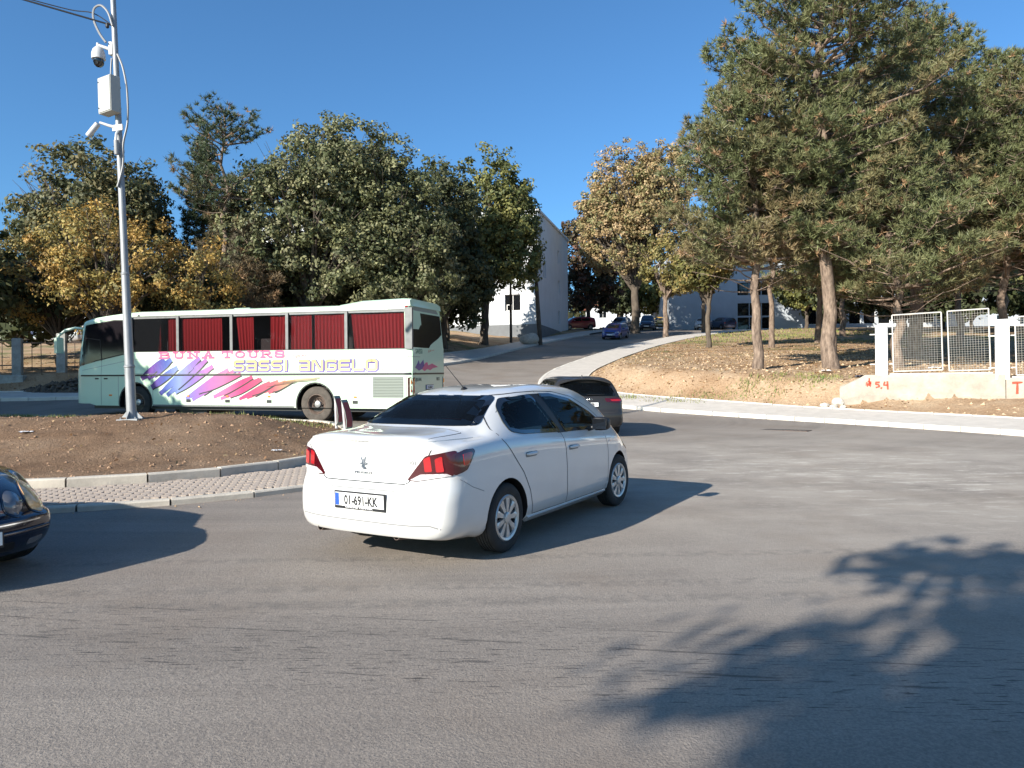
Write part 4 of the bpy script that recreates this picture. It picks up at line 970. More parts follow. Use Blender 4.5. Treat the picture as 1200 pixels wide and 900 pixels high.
def navy_saloon():
    root = empty('saloon_car', label='dark navy saloon entering at the left edge with twin round headlamps', cat='car')
    S = dict(x0=-1.12, x1=3.67, halfw=.90, midx=1.3, mid=.5, tail_len=1.0, nose_len=1.0, tail_round=.12, nose_round=.30, nose_pow=2.6, crown=.07,
        roof=[(-1.12, .98), (-.7, 1.04), (-.2, 1.08), (.5, 1.36), (1.2, 1.44), (1.7, 1.41), (2.3, 1.15), (2.65, .99), (3.1, .93), (3.4, .87), (3.58, .79), (3.67, .70)],
        belt=[(-1.12, .90), (.5, .97), (2.2, .92), (2.8, .87), (3.3, .78), (3.67, .60)], width=[(-1.12, .84), (0, .89), (1.2, .90), (2.6, .89), (3.2, .875), (3.67, .80)],
        roofw=[(-1.12, .66), (-.3, .62), (.5, .55), (1.3, .56), (1.8, .58), (2.6, .68), (3.3, .70), (3.67, .64)], sill=[(-1.12, .26), (-.5, .20), (3.2, .20), (3.67, .20)],
        tail_z=[(.2, .1), (.4, 0), (.9, .03), (1.5, .05)],
        nose_z=[(.18, .16), (.25, .09), (.34, .03), (.44, 0), (.52, .005), (.545, .03), (.56, .085), (.62, .10), (.72, .125), (.80, .17), (.9, .22), (1.5, .22)])
    body, sk = make_shell('body', S, M['navy'], root, [(0, .32), (2.83, .32)], .32, .37, [], .035)
    for ax in ('y+', 'y-'):
        sg = 1 if ax == 'y+' else -1
        for p in ([(-.1, 1.05), (.45, 1.33), (.95, 1.36), (1.0, 1.0)], [(1.06, 1.0), (1.02, 1.36), (1.62, 1.32), (2.25, .97)]): sk.patch('side_window', round_poly(p, .04), ax, M['opaque_glass'], root, .004, .07)
        for l in ([(1.03, .26), (1.03, .95)], [(2.2, .26), (2.3, .9)], [(.1, .5), (-.1, .95)]): sk.ribbon('door_gap', l, ax, .006, M['gap'], root)
        mirror(root, sk, ax, 1.95, .95, M['navy'])
        # each lamp is a domed oval lens in a dark ring, raked back with the wing
        for yy, zz, ra, rb, mm in ((.665, .675, .105, .128, M['lens']), (.435, .655, .080, .100, M['lens_grey'])):
            pts = [(sg * (yy + ra * math.cos(t)), zz + rb * math.sin(t)) for t in np.linspace(0, 2 * math.pi, 28, endpoint=False)]
            rim_ = [(sg * (yy + (ra + .014) * math.cos(t)), zz + (rb + .014) * math.sin(t)) for t in np.linspace(0, 2 * math.pi, 28, endpoint=False)]
            h = sk.patch('headlamp_surround', rim_, 'x+', M['navy'], root, .006, .03, .012)
            V, F = sk.patch('x', pts, 'x+', mm, root, .010, .022, .012, build=False)
            for q_ in V:
                r_ = ((q_.y - sg * yy) / ra) ** 2 + ((q_.z - zz) / rb) ** 2; q_.x += .028 * max(0, 1 - r_)
            lo = mesh('headlamp', V, F, mm, root, True); autosmooth(lo, 60)
            if mm is M['lens']: lo['label'] = 'large outer headlamp'
        sk.patch('fog_lamp', round_poly([(sg * .52, .275), (sg * .66, .285), (sg * .67, .345), (sg * .53, .335)], .02, 3), 'x+', M['lens_grey'], root, .004, .04)
    sk.patch('windscreen', round_poly([(-.62, 1.02), (.62, 1.02), (.52, 1.36), (-.52, 1.36)], .05), 'x+', M['opaque_glass'], root, .004, .08)
    sk.patch('rear_window', round_poly([(-.6, 1.08), (.6, 1.08), (.5, 1.33), (-.5, 1.33)], .05), 'x-', M['opaque_glass'], root, .004, .08)
    gr = sk.patch('grille', round_poly([(-.26, .575), (.26, .575), (.30, .76), (-.30, .76)], .03), 'x+', M['chrome'], root, .012, .05)
    for k in range(6): sk.ribbon('grille_slat', [(-.27, .605 + k * .024), (.27, .605 + k * .024)], 'x+', .012, M['black'], gr, .015)
    V = []
    for zz, o in ((.395, .012), (.40, .020), (.435, .020), (.44, .012)):
        V.append([sk.hit('x+', yv, zz, o)[0] for yv in np.linspace(-.70, .70, 25)])
    n = 25; v = [q for r_ in V for q in r_]; mesh('bumper_rubbing_strip', v, [(a * n + i, a * n + i + 1, (a + 1) * n + i + 1, (a + 1) * n + i) for a in range(3) for i in range(n - 1)], M['navy'], root, True)
    sk.ribbon('chrome_strip', [(-.62, .500), (.62, .500)], 'x+', .010, M['chrome'], root, .004)
    sk.patch('lower_intake', round_poly([(-.42, .26), (.42, .26), (.40, .34), (-.40, .34)], .02), 'x+', M['black'], root, .003, .08)
    p, _ = sk.hit('x+', 0, .42, 0); number_plate(root, (p.x + .022, 0, .405), (0, 1, 0), (-.02, 0, 1), '01-350-II', txtscale=.70)
    for x in (0, 2.83):
        for s_ in (1, -1): wheel(root, x, s_ * .765, .32, .32, .21, 'alloy', s_, .205, steer=8 if x else 0)
    fx, fy = -3.96, 5.40; a = -27; c, s_ = math.cos(R(a)), math.sin(R(a))
    place(root, fx - 3.67 * c, fy - 3.67 * s_, a, wb=2.83); root.matrix_world = root.matrix_world @ Matrix.Diagonal((1, 1, .885, 1)); return root
navy_saloon()

def far_hatch(label, m, x, y, yaw, kind='hatch', plate=True, **k):
    """small cars up the hill: full outline, glass, lamps, wheels"""
    root = empty('parked_car' if 'parked' in label else 'hatchback', label=label, cat='car', **k)
    if kind == 'hatch': roof = [(-.75, 1.33), (-.3, 1.40), (.6, 1.45), (1.4, 1.43), (1.8, 1.36), (2.5, 1.02), (2.8, .95), (3.1, .88), (3.30, .72)]
    elif kind == 'saloon': roof = [(-.95, 1.0), (-.4, 1.06), (.4, 1.36), (1.1, 1.43), (1.7, 1.40), (2.4, 1.06), (2.7, .96), (3.1, .88), (3.40, .72)]
    else: roof = [(-.8, 1.62), (-.3, 1.68), (.8, 1.72), (1.7, 1.68), (2.3, 1.30), (2.7, 1.06), (3.1, .98), (3.4, .80)]
    x0, x1 = roof[0][0], roof[-1][0]
    S = dict(x0=x0, x1=x1, halfw=.87, midx=1.3, tail_len=1.0, nose_len=1.0, tail_round=.14, nose_round=.28, crown=.07, roof=roof,
        belt=[(x0, .95), (1, .93), (2.4, .88), (x1, .62)], width=[(x0, .82), (0, .865), (2.5, .86), (x1, .78)], roofw=[(x0, .6), (.5, .58), (1.6, .60), (2.6, .68), (x1, .64)],
        sill=[(x0, .26), (-.4, .2), (3.0, .2), (x1, .22)], tail_z=[(.2, .1), (.4, 0), (.8, .03), (1.0, .06), (1.7, .30)] if kind != 'saloon' else [(.2, .1), (.4, 0), (.8, .03), (1.6, .05)], nose_z=[(.2, .1), (.4, 0), (.6, .03), (.8, .12), (1.6, .14)])
    body, sk = make_shell('body', S, m, root, [(0, .3), (2.51, .3)], .3, .34, [], .09)
    for ax in ('y+', 'y-'):
        sg = 1 if ax == 'y+' else -1; h = roof[3][1] - .07 if kind != 'saloon' else 1.35
        for p in ([(.0, 1.02), (.1, h - .06), (.95, h - .02), (1.0, .98)], [(1.08, .98), (1.03, h - .02), (1.6, h - .08), (2.15, .95)]): sk.patch('side_window', round_poly(p, .04, 3), ax, M['opaque_glass'], root, .005, .12)
        sk.patch('headlamp', round_poly([(sg * .50, .62), (sg * .76, .64), (sg * .74, .74), (sg * .52, .72)], .02, 3), 'x+', M['tail_clear'], root, .005, .08)
        sk.patch('tail_lamp', round_poly([(sg * .60, .72), (sg * .78, .72), (sg * .76, .88), (sg * .62, .88)], .02, 3), 'x-', M['tail_bright'], root, .005, .08)
        sk.ribbon('door_gap', [(1.04, .26), (1.04, .93)], ax, .008, M['gap'], root)
        mirror(root, sk, ax, 1.9, .95, m)
    sk.patch('windscreen', round_poly([(-.62, 1.03), (.62, 1.03), (.53, roof[4][1] - .06), (-.53, roof[4][1] - .06)], .05, 3), 'x+', M['opaque_glass'], root, .005, .1)
    sk.patch('rear_window', round_poly([(-.58, 1.06), (.58, 1.06), (.5, 1.30), (-.5, 1.30)], .05, 3), 'x-', M['opaque_glass'], root, .005, .1)
    sk.patch('grille', round_poly([(-.42, .60), (.42, .60), (.40, .70), (-.40, .70)], .02, 3), 'x+', M['black'], root, .005, .1)
    sk.patch('lower_intake', round_poly([(-.5, .26), (.5, .26), (.46, .38), (-.46, .38)], .02, 3), 'x+', M['black'], root, .005, .1)
    if plate:
        p, _ = sk.hit('x+', 0, .48, 0); MB().bevbox(-.26, .26, -.055, .055, 0, .01, .002, plane_matrix((p.x + .004, 0, .48), (0, 1, 0), (0, 0, 1))).build('number_plate', M['plate'], root)
    for x_ in (0, 2.51):
        for s_ in (1, -1): wheel(root, x_, s_ * .75, .3, .3, .18, 'alloy', s_, .19)
    place(root, x, y, yaw, z=max(ground_at(x, y), Af(x, y)) if not inside(np.array([x]), np.array([y]), ROADS)[0] else None, wb=2.5); return root
far_hatch('blue hatchback driving down the hill road towards the camera', M['blue'], 10.0, 70.0, 247)
far_hatch('red parked hatchback beyond the corner of the white building', M['red'], 8.6, 84.5, 195)
far_hatch('dark blue parked car just right behind the blue hatchback', M['darkblue'], 12.6, 84.5, 250, 'hatch')
far_hatch('grey blue parked van right of the big autumn tree trunk', M['darkblue'], 16.0, 87.5, 255, 'van')
far_hatch('yellow parked hatchback left of the slim pale tree trunk', M['yellow'], 18.0, 92, 262)
far_hatch('pale parked hatchback at the top of the footpath', M['pale'], 22.6, 88, 250)
far_hatch('dark blue parked car next to the pale one at the hilltop', M['darkblue'], 25.2, 87.5, 100)
for i, (lab, m_, x, y, a) in enumerate((('white parked saloon at the far left behind the fence', M['pale'], -40.5, 62, 160), ('dark parked saloon between the grey fence posts', M['darkblue'], -37.6, 62, 165), ('silver parked saloon right of the second grey fence post', M['silver'], -34.8, 60, 172))):
    far_hatch(lab, m_, x, y, a, 'saloon', False, group='cars parked behind the left fence')

# ---------------------------------------------------------------- the coach
def splash_material():
    m = bpy.data.materials.new('brush_stroke_print'); m.use_nodes = True; n = m.node_tree; b = n.nodes['Principled BSDF']; b.inputs['Roughness'].default_value = .35
    tc = n.nodes.new('ShaderNodeTexCoord'); s_ = n.nodes.new('ShaderNodeSeparateXYZ'); n.links.new(tc.outputs['Object'], s_.inputs[0])
    mr = n.nodes.new('ShaderNodeMapRange'); mr.inputs[1].default_value = 6.2; mr.inputs[2].default_value = .6; n.links.new(s_.outputs[0], mr.inputs[0])
    cr = n.nodes.new('ShaderNodeValToRGB'); el = cr.color_ramp.elements
    stops = [(p_, tuple(v_ * .5 for v_ in c_)) for p_, c_ in [(0, (.16, .02, .28)), (.08, (.20, .06, .45)), (.17, (.10, .16, .60)), (.26, (.34, .46, .90)), (.34, (.38, .26, .78)), (.44, (.62, .22, .62)), (.54, (.85, .25, .52)), (.66, (.88, .06, .25)), (.84, (.85, .16, .22)), (.94, (.85, .50, .25)), (1, (.85, .75, .45))]]
    el[0].position, el[0].color = 0, (*stops[0][1], 1); el[1].position, el[1].color = 1, (*stops[-1][1], 1)
    for p, c in stops[1:-1]: e = el.new(p); e.color = (*c, 1)
    n.links.new(mr.outputs[0], cr.inputs[0]); n.links.new(cr.outputs[0], b.inputs['Base Color']); return m
M['splash'] = splash_material()
M['pink'] = mat('pink_print', (.62, .10, .22), .4); M['cream'] = mat('cream_print', (.60, .53, .15), .4); M['violet'] = mat('violet_print', (.10, .06, .26), .4); M['orange_print'] = mat('orange_print', (.55, .16, .08), .5); M['green_print'] = mat('dark_green_print', (.05, .16, .10), .5)
M['bus_grey'] = mat('bus_grille_grey', (.24, .27, .24), .6); M['bus_dark_glass'] = mat('bus_far_glass', (.012, .010, .012), .12)  # grille grey, and near-black opaque glass for the coach
GLY = {  # rounded square letters drawn as strokes on a 1 x 1 cell
 's': [[(.95, 1), (.18, 1), (.05, .88), (.05, .62), (.18, .5), (.82, .5), (.95, .38), (.95, .12), (.82, 0), (.05, 0)]],
 'a': [[(.08, 1), (.82, 1), (.95, .88), (.95, 0)], [(.95, .5), (.18, .5), (.05, .38), (.05, .12), (.18, 0), (.95, 0)]],
 'i': [[(.5, 0), (.5, 1)]], 'n': [[(.05, 0), (.05, 1), (.25, 1), (.75, 0), (.95, 0), (.95, 1)]],
 'g': [[(.95, .95), (.82, 1), (.18, 1), (.05, .88), (.05, .12), (.18, 0), (.82, 0), (.95, .12), (.95, .48), (.5, .48)]],
 'e': [[(.95, 1), (.18, 1), (.05, .88), (.05, .12), (.18, 0), (.95, 0)], [(.05, .5), (.85, .5)]], 'l': [[(.05, 1), (.05, .12), (.18, 0), (.95, 0)]],
 'o': [[(.5, 1), (.18, 1), (.05, .88), (.05, .12), (.18, 0), (.82, 0), (.95, .12), (.95, .88), (.82, 1), (.5, 1)]]}
SER = {  # slab serif capitals: strokes plus serif bars
 'B': [[(.15, 0), (.15, 1)], [(0, 1), (.68, 1), (.82, .88), (.82, .64), (.68, .52), (.15, .52)], [(.68, .52), (.88, .40), (.88, .12), (.72, 0), (0, 0)]],
 'U': [[(0, 1), (.36, 1)], [(.18, 1), (.18, .2), (.34, 0), (.66, 0), (.82, .2), (.82, 1)], [(.64, 1), (1, 1)]],
 'N': [[(0, 1), (.22, 1), (.80, 0), (.80, 1)], [(.62, 1), (1, 1)], [(.18, 1), (.18, 0)], [(0, 0), (.36, 0)]],
 'A': [[(.16, 0), (.48, 1), (.58, 1), (.84, 0)], [(.28, .36), (.74, .36)], [(0, 0), (.34, 0)], [(.64, 0), (1, 0)]],
 'T': [[(.5, 0), (.5, 1)], [(.02, .78), (.02, 1), (.98, 1), (.98, .78)], [(.3, 0), (.7, 0)]],
 'O': [[(.5, 1), (.22, .9), (.1, .65), (.1, .35), (.22, .1), (.5, 0), (.78, .1), (.9, .35), (.9, .65), (.78, .9), (.5, 1)]],
 'R': [[(.15, 0), (.15, 1)], [(0, 1), (.68, 1), (.84, .88), (.84, .62), (.68, .50), (.15, .50)], [(.50, .50), (.84, 0), (1, 0)], [(0, 0), (.34, 0)]],
 'S': [[(.86, .72), (.86, .9), (.68, 1), (.3, 1), (.12, .88), (.12, .66), (.3, .54), (.7, .46), (.88, .34), (.88, .12), (.7, 0), (.3, 0), (.12, .1), (.12, .28)]]}
def strokes(b, txt, table, x, z, cw, h, wd, gap, y, th=.002, skew=0., wide=None):
    """write txt on the coach side; x runs against the reading direction, so letters step towards smaller x"""
    for ch in txt:
        if ch == ' ': x -= cw * .85; continue
        g = table[ch]; w_ = cw * (.30 if ch in 'i' else 1)
        for s_ in g:
            P = [Vector((x - (p[0] + skew * p[1]) * w_ if ch != 'i' else x - .5 * w_ , z + p[1] * h)) for p in s_]; n = len(P); Lf = []; Rt = []
            for i, p in enumerate(P):
                a = (p - P[i - 1]).normalized() if i else (P[1] - p).normalized(); c = (P[i + 1] - p).normalized() if i < n - 1 else a
                if i == 0: a = c
                t = (a + c); t = t.normalized() if t.length > 1e-3 else a; nn = Vector((-t.y, t.x)); k = wd / 2 / max(.5, abs(nn.dot(Vector((-a.y, a.x)))))
                e = t * (wd / 2) * (-1 if i == 0 else (1 if i == n - 1 else 0)); Lf.append(p + nn * k + e); Rt.append(p - nn * k + e)
            v = [(q.x, (y(q.x, q.y) if callable(y) else y) + th, q.y) for q in Lf + Rt]; b.add(v, [(i, i + 1, i + 1 + n, i + n) for i in range(n - 1)])
        x -= w_ + gap
    return x
def coach():
    root = empty('coach', label='mint green coach with red curtains and a brush stroke print', cat='bus')
    m = M['bus']; X0, X1, W = -2.92, 9.16, 2.45
    # local frame: x forward, y = 0 is the near (left) side, body reaches to y = -W
    # cross-section rows from the skirt up to the roof centre, mirrored; columns follow window and arch edges
    WZ0, WZ1 = 2.07, 3.13
    def sec(x):
        f = max(0, (x - 6.3) / (X1 - 6.3)); ro = 3.33 - .30 * f ** 1.5; sk_ = .40 if x < 8.0 else .46
        r = max(0, (x - 8.3) / .86); tuck = .55 * max(0, r) ** 3
        t2 = .06 * max(0, (-2.7 - x) / .22) ** 2
        return ro, sk_, tuck + t2
    xs = sorted(set([X0, -2.88, -2.80, -2.69, -2.4, -2.1] + list(np.arange(-1.8, 6.5, .3).round(3)) + [6.52, 6.9, 7.3, 7.6, 7.9, 8.2, 8.45, 8.65, 8.82, 8.94, 9.04, 9.11, X1]))
    xs = [x for x in xs if not any(abs(x - e) < .12 and x != e for e in (-2.69, 6.52))]
    V = []; zrow = [.40, .55, .8, 1.05, 1.33, 1.37, 1.6, 1.84, WZ0, 2.4, 2.8, WZ1, 3.20]
    for x in xs:
        ro, s0, tk = sec(x); P = [(0 - tk - (.02 if z > 1.4 else 0) - .03 * max(0, z - 2.0), max(z, s0) if z < 3.1 else min(z, ro - (3.33 - z))) for z in zrow]
        zt = P[-1][1]; P += [(-.10 - tk, zt + .075), (-.26 - tk, zt + .115), (-.55 - tk * .6, ro - .005), (-W / 2, ro + .01)]
        full = P + [(-W - p[0], p[1]) for p in reversed(P[:-1])]
        for y, z in full:
            dx = 0
            if x > 7.9: q = (x - 7.9) / (X1 - 7.9); dx = -q * (.28 * max(0, z - 1.5) / 1.6 + .25 * (abs(y + W / 2) / (W / 2)) ** 3)
            if x < -2.6: dx = .10 * (-2.6 - x) / .32 * max(0, (z - 2.0)) * 1.0 + .05 * (-2.6 - x) / .32 * (abs(y + W / 2) / (W / 2)) ** 4
            V.append((x + dx, y, z))
    n = len(full); F = []
    for i in range(len(xs) - 1):
        for k in range(n - 1):
            zc_ = (V[i * n + k][2] + V[i * n + k + 1][2]) / 2; side = k < 12 or k > n - 14
            if side and WZ0 < zc_ < WZ1 and -2.70 < xs[i] and xs[i + 1] < 6.53: continue
            F.append((i * n + k, (i + 1) * n + k, (i + 1) * n + k + 1, i * n + k + 1))
    F.append(tuple(range(n))); F.append(tuple(reversed(range((len(xs) - 1) * n, len(xs) * n))))
    F += [(i * n, (i + 1) * n, (i + 1) * n + n - 1, i * n + n - 1)[::-1] for i in range(len(xs) - 1)]
    b = mesh('body', V, F, [m, M['black']], root, True); bm = bmesh.new(); bm.from_mesh(b.data); bmesh.ops.recalc_face_normals(bm, faces=bm.faces); q_ = max(bm.faces, key=lambda f_: f_.calc_center_median().y)
    if q_.normal.y < 0: bmesh.ops.reverse_faces(bm, faces=bm.faces)
    bm.to_mesh(b.data); bm.free()
    # a closed copy gives the surface to fit things on
    F2 = [(i * n + k, (i + 1) * n + k, (i + 1) * n + k + 1, i * n + k + 1) for i in range(len(xs) - 1) for k in range(n - 1)] + F[-len(xs) - 1:]
    sk = Skin([Vector(v) for v in V], F2)
    # wheel openings: faces near the arches go, a clean dark ring and housing cover the edge
    arches = [(.10, .50, .60), (6.37, .50, .60)]
    bm = bmesh.new(); bm.from_mesh(b.data)
    for ax_, az, ar in arches:
        bmesh.ops.bisect_plane(bm, geom=bm.verts[:] + bm.edges[:] + bm.faces[:], plane_co=(ax_ - ar, 0, 0), plane_no=(1, 0, 0)); bmesh.ops.bisect_plane(bm, geom=bm.verts[:] + bm.edges[:] + bm.faces[:], plane_co=(ax_ + ar, 0, 0), plane_no=(1, 0, 0))
        for k in range(1, 12):
            a = math.pi * k / 12; bmesh.ops.bisect_plane(bm, geom=[g for g in bm.verts[:] + bm.edges[:] + bm.faces[:] if (g.co.x if isinstance(g, bmesh.types.BMVert) else 0) > -99], plane_co=(ax_ + ar * math.cos(a), 0, 0), plane_no=(1, 0, 0))
        # cut the arc itself with chords
        for k in range(12):
            a0, a1 = math.pi * k / 12, math.pi * (k + 1) / 12; p0 = Vector((ax_ + ar * math.cos(a0), 0, az + ar * math.sin(a0))); p1 = Vector((ax_ + ar * math.cos(a1), 0, az + ar * math.sin(a1)))
            lo, hi = min(p0.x, p1.x), max(p0.x, p1.x); fs = [f for f in bm.faces if lo - 1e-4 <= f.calc_center_median().x <= hi + 1e-4 and f.calc_center_median().z < 1.4]
            geom = set(fs); [geom.update(f.edges) for f in fs]; [geom.update(f.verts) for f in fs]
            d = p1 - p0; bmesh.ops.bisect_plane(bm, geom=list(geom), plane_co=p0, plane_no=Vector((-d.z, 0, d.x)).normalized())
    kill = [f for f in bm.faces if any(math.hypot(f.calc_center_median().x - a, f.calc_center_median().z - z) < r * .997 or (abs(f.calc_center_median().x - a) < r * .999 and f.calc_center_median().z < z) for a, z, r in arches) and abs(f.normal.y) > .5]
    bmesh.ops.delete(bm, geom=kill, context='FACES'); bm.to_mesh(b.data); bm.free(); autosmooth(b, 32)
    for a, z, r in arches:
        ang = [(-.25 + (math.pi + .5) * k / 24) for k in range(25)]
        for y0, y1 in ((0.006, -.55), (-W - .006, -W + .55)):
            v = [(a + r * math.cos(t), y, z + r * math.sin(t)) for y in (y0, y1) for t in ang]; N_ = len(ang)
            v += [(a + (r + .035) * math.cos(t), y0, z + (r + .035) * math.sin(t)) for t in ang]
            mesh('wheel_arch', v, [(i, i + 1, N_ + i + 1, N_ + i) for i in range(N_ - 1)] + [(i, i + 1, 2 * N_ + i + 1, 2 * N_ + i) for i in range(N_ - 1)] + [tuple(range(N_, 2 * N_))], M['black'], root)
    # glazing, pillars, curtains
    edges = [-2.69, -.88, 1.02, 2.90, 4.80, 6.50]
    cur = [[(-2.66, -.92)], [(-.86, -.02, 1), (.04, .97)], [(1.09, 1.62, 2), (2.14, 2.72, 3)], [(3.28, 4.74)], [(4.90, 5.32), (5.55, 6.28, 4)]]
    cur = [[(-2.66, -1.0, 5)], [(-.84, .16), (.27, .99)], [(1.08, 1.62, 3), (2.2, 2.80, 2)], [(3.30, 4.74)], [(4.84, 5.24), (5.52, 6.30, 4)]]
    for i, (a, c) in enumerate(zip(edges[:-1], edges[1:])):
        wdw = empty('window'); wdw.parent = root
        MB().box(a + .015, c - .015, -.034, -.028, WZ0 - .02, WZ1 + .01, Matrix.Rotation(R(1.7), 4, 'X') @ Matrix.Translation((0, .062, .0))).build('pane', M['bus_glass'], wdw)
        MB().box(a + .0, c, -.052, -.048, WZ1 - .055, WZ1 + .02).build('curtain_rail', M['alu'], wdw)
        for q in cur[i]:
            u0, u1 = q[0], q[1]; lean = {0: (0, 0), 1: (0, .1), 2: (.0, -.10), 3: (.08, 0), 4: (-.0, -.10), 5: (.0, -.10)}[q[2] if len(q) > 2 else 0]; ns = max(10, int((u1 - u0) * 60)); v = []; pl = (u1 - u0) * 9
            for r_ in range(8):
                t = r_ / 7; z = WZ1 - .07 - (WZ1 - WZ0 - .06) * t
                for k in range(ns + 1):
                    s_ = k / ns; x = u0 + lean[0] * t + (u1 - u0 + lean[1] * t - lean[0] * t) * s_; v.append((x, -.125 - .022 * math.sin(s_ * pl * 6.283 + .5 * math.sin(t * 3 + k)) * (.5 + t * .6) + .012 * math.sin(7 * s_ + i), z + (.012 * math.sin(s_ * pl * 6.28) if r_ == 0 else 0)))
            mesh('curtain', v, [(r_ * (ns + 1) + k, (r_ + 1) * (ns + 1) + k, (r_ + 1) * (ns + 1) + k + 1, r_ * (ns + 1) + k + 1) for r_ in range(7) for k in range(ns)], M['curtain'], wdw, True)
        MB().box(a, c, -W + .03, -W + .04, WZ0 - .01, WZ1 + .01).build('far_window', M['bus_dark_glass'], root)
    for x in edges[1:-1]: MB().bevbox(x - .045, x + .045, -.06, .004, WZ0, WZ1, .008, Matrix.Translation((0, -.012, 0))).build('window_pillar', M['alu'], root)
    for x, s_ in ((-2.79, .11), ): MB().bevbox(x - s_, x + .10, -.08, .002, WZ0 - .02, WZ1 + .06, .01).build('corner_pillar', M['alu'], root)
    MB().bevbox(6.47, 6.54, -.06, .004, WZ0, WZ1, .008, Matrix.Shear('XY', 4, (0, 0)) ).build('window_pillar', M['alu'], root)
    # black band round the panes
    ribbon = sk.ribbon('window_rubber', [(-2.70, WZ1 + .012), (6.5, WZ1 + .012)], 'y+', .035, M['black'], root, .006); sk.ribbon('window_rubber', [(-2.70, WZ0 - .006), (6.5, WZ0 - .006)], 'y+', .02, M['black'], root, .006)
    MB().box(-2.6, 8.1, -W + .15, -.20, 1.30, 1.36).build('cabin_floor', M['cabin'], root); MB().box(-2.6, 6.6, -W / 2 - .03, -W / 2 + .03, 1.4, 3.15).build('dark_interior_sheet', M['cabin'], root)  # the upright dark sheet is added to stand for the unlit coach interior
    for k in range(9):
        x = -2.1 + k * .92; sb = MB(); sb.bevbox(x, x + .14, -.70, -.26, 1.4, 2.42, .05); sb.build('seat', M['seat'], root)
    # driver's glass, windscreen, rear glass
    g = sk.patch('driver_window', round_poly([(6.62, 2.02), (6.80, 3.06), (7.2, 3.07), (8.32, 2.92), (8.60, 1.62), (7.9, 1.78)], .04), 'y+', M['bus_dark_glass'], root, .006, .12); g['label'] = 'dark front side window'
    ribbon_ring(sk, 'window_rubber', round_poly([(6.62, 2.02), (6.80, 3.06), (7.2, 3.07), (8.32, 2.92), (8.60, 1.62), (7.9, 1.78)], .04), 'y+', .03, M['black'], g, .01)
    for l in ([(7.66, 1.80), (7.72, 2.45), (8.26, 2.52)], ): sk.ribbon('sliding_frame', l, 'y+', .03, M['black'], g, .012)
    sk.patch('windscreen', round_poly([(-.12, 1.55), (-W + .12, 1.55), (-W + .2, 2.95), (-.2, 2.95)], .1), 'x+', M['bus_dark_glass'], root, .008, .2)
    g = sk.patch('rear_window', round_poly([(-.10, 2.10), (-W + .10, 2.10), (-W + .17, 3.08), (-.17, 3.08)], .06), 'x-', M['bus_dark_glass'], root, .008, .2)
    sk.patch('roof_fairing', round_poly([(-.30, 3.13), (-W + .30, 3.13), (-W + .45, 3.25), (-.38, 3.25)], .03), 'x-', M['bus_grey'], root, .01, .2)
    hb = MB(); hp = [(-.6, 3.32), (-1.3, 3.42), (-2.55, 3.455), (-2.80, 3.44), (-2.82, 3.24), (-.6, 3.24)]
    v = [(p[0], y, p[1] if e else p[1] - (.06 if p[1] > 3.3 else 0)) for y, e in ((-.08, 0), (-.22, 1), (-W + .45, 1), (-W + .15, 0)) for p in hp]; k = len(hp)
    hb.add(v, [tuple(range(k)), tuple(range(4 * k - 1, 3 * k - 1, -1))] + [(j * k + i, (j + 1) * k + i, (j + 1) * k + (i + 1) % k, j * k + (i + 1) % k) for j in range(3) for i in range(k)]).build('air_conditioner', m, root)
    MB().bevbox(2.9, 3.5, -W / 2 - .3, -W / 2 + .3, 3.33, 3.40, .03).build('roof_hatch', m, root); MB().bevbox(6.0, 6.6, -W / 2 - .3, -W / 2 + .3, 3.30, 3.37, .03).build('roof_hatch', m, root)
    # panel joints and mouldings
    sk.ribbon('side_moulding', [(-2.88, 1.365), (8.5, 1.335)], 'y+', .045, M['black'], root, .012); sk.ribbon('moulding_trim', [(-2.88, 1.395), (6.5, 1.385)], 'y+', .012, M['alu'], root, .012)  # black moulding with a thin aluminium strip above it
    sk.ribbon('panel_joint', [(-2.88, 1.835), (6.4, 1.835)], 'y+', .010, M['gap_soft'], root, .003); sk.ribbon('panel_joint', [(6.42, 1.84), (8.45, 1.50)], 'y+', .010, M['gap_soft'], root, .003)
    for x in (-2.72, -1.60, -.56, .78, 2.2, 3.6, 4.95, 5.72, 7.02, 7.68): sk.ribbon('panel_joint', [(x, .42), (x, 1.31)], 'y+', .012, M['gap_soft'], root, .003)
    sk.ribbon('panel_joint', [(7.68, 1.36), (7.68, 2.0)], 'y+', .010, M['gap_soft'], root, .003)
    sk.ribbon('skirt_rail', [(.80, .425), (5.72, .425)], 'y+', .05, M['alu'], root, .004)
    MB().box(-2.75, 8.1, -W + .12, -.14, .30, .42).build('chassis', M['black'], root); MB().box(4.0, 5.0, -W + .3, -.3, .17, .31).build('spare_wheel_carrier', M['black'], root)
    for x in (-1.16, 1.62, 3.04, 4.42):
        sk.patch('side_marker', [(x - .04, .70), (x + .04, .70), (x + .04, .74), (x - .04, .74)], 'y+', M['orange'], root, .02, .05, .02); sk.patch('hatch_handle', round_poly([(x - .08, .53), (x + .08, .53), (x + .08, .62), (x - .08, .62)], .01, 2), 'y+', M['black'], root, .008, .05)
    sk.patch('side_marker', [(7.27, .70), (7.37, .70), (7.37, .75), (7.27, .75)], 'y+', M['orange'], root, .02, .05, .02)
    for x in (7.85, 7.5): sk.patch('hatch_handle', round_poly([(x - .07, 1.22), (x + .07, 1.22), (x + .07, 1.26), (x - .07, 1.26)], .01, 2), 'y+', M['black'], root, .010, .05)
    gr = sk.patch('engine_grille', round_poly([(-2.64, .70), (-1.70, .70), (-1.70, 1.29), (-2.64, 1.29)], .03, 3), 'y+', M['bus_grey'], root, .002, .2)
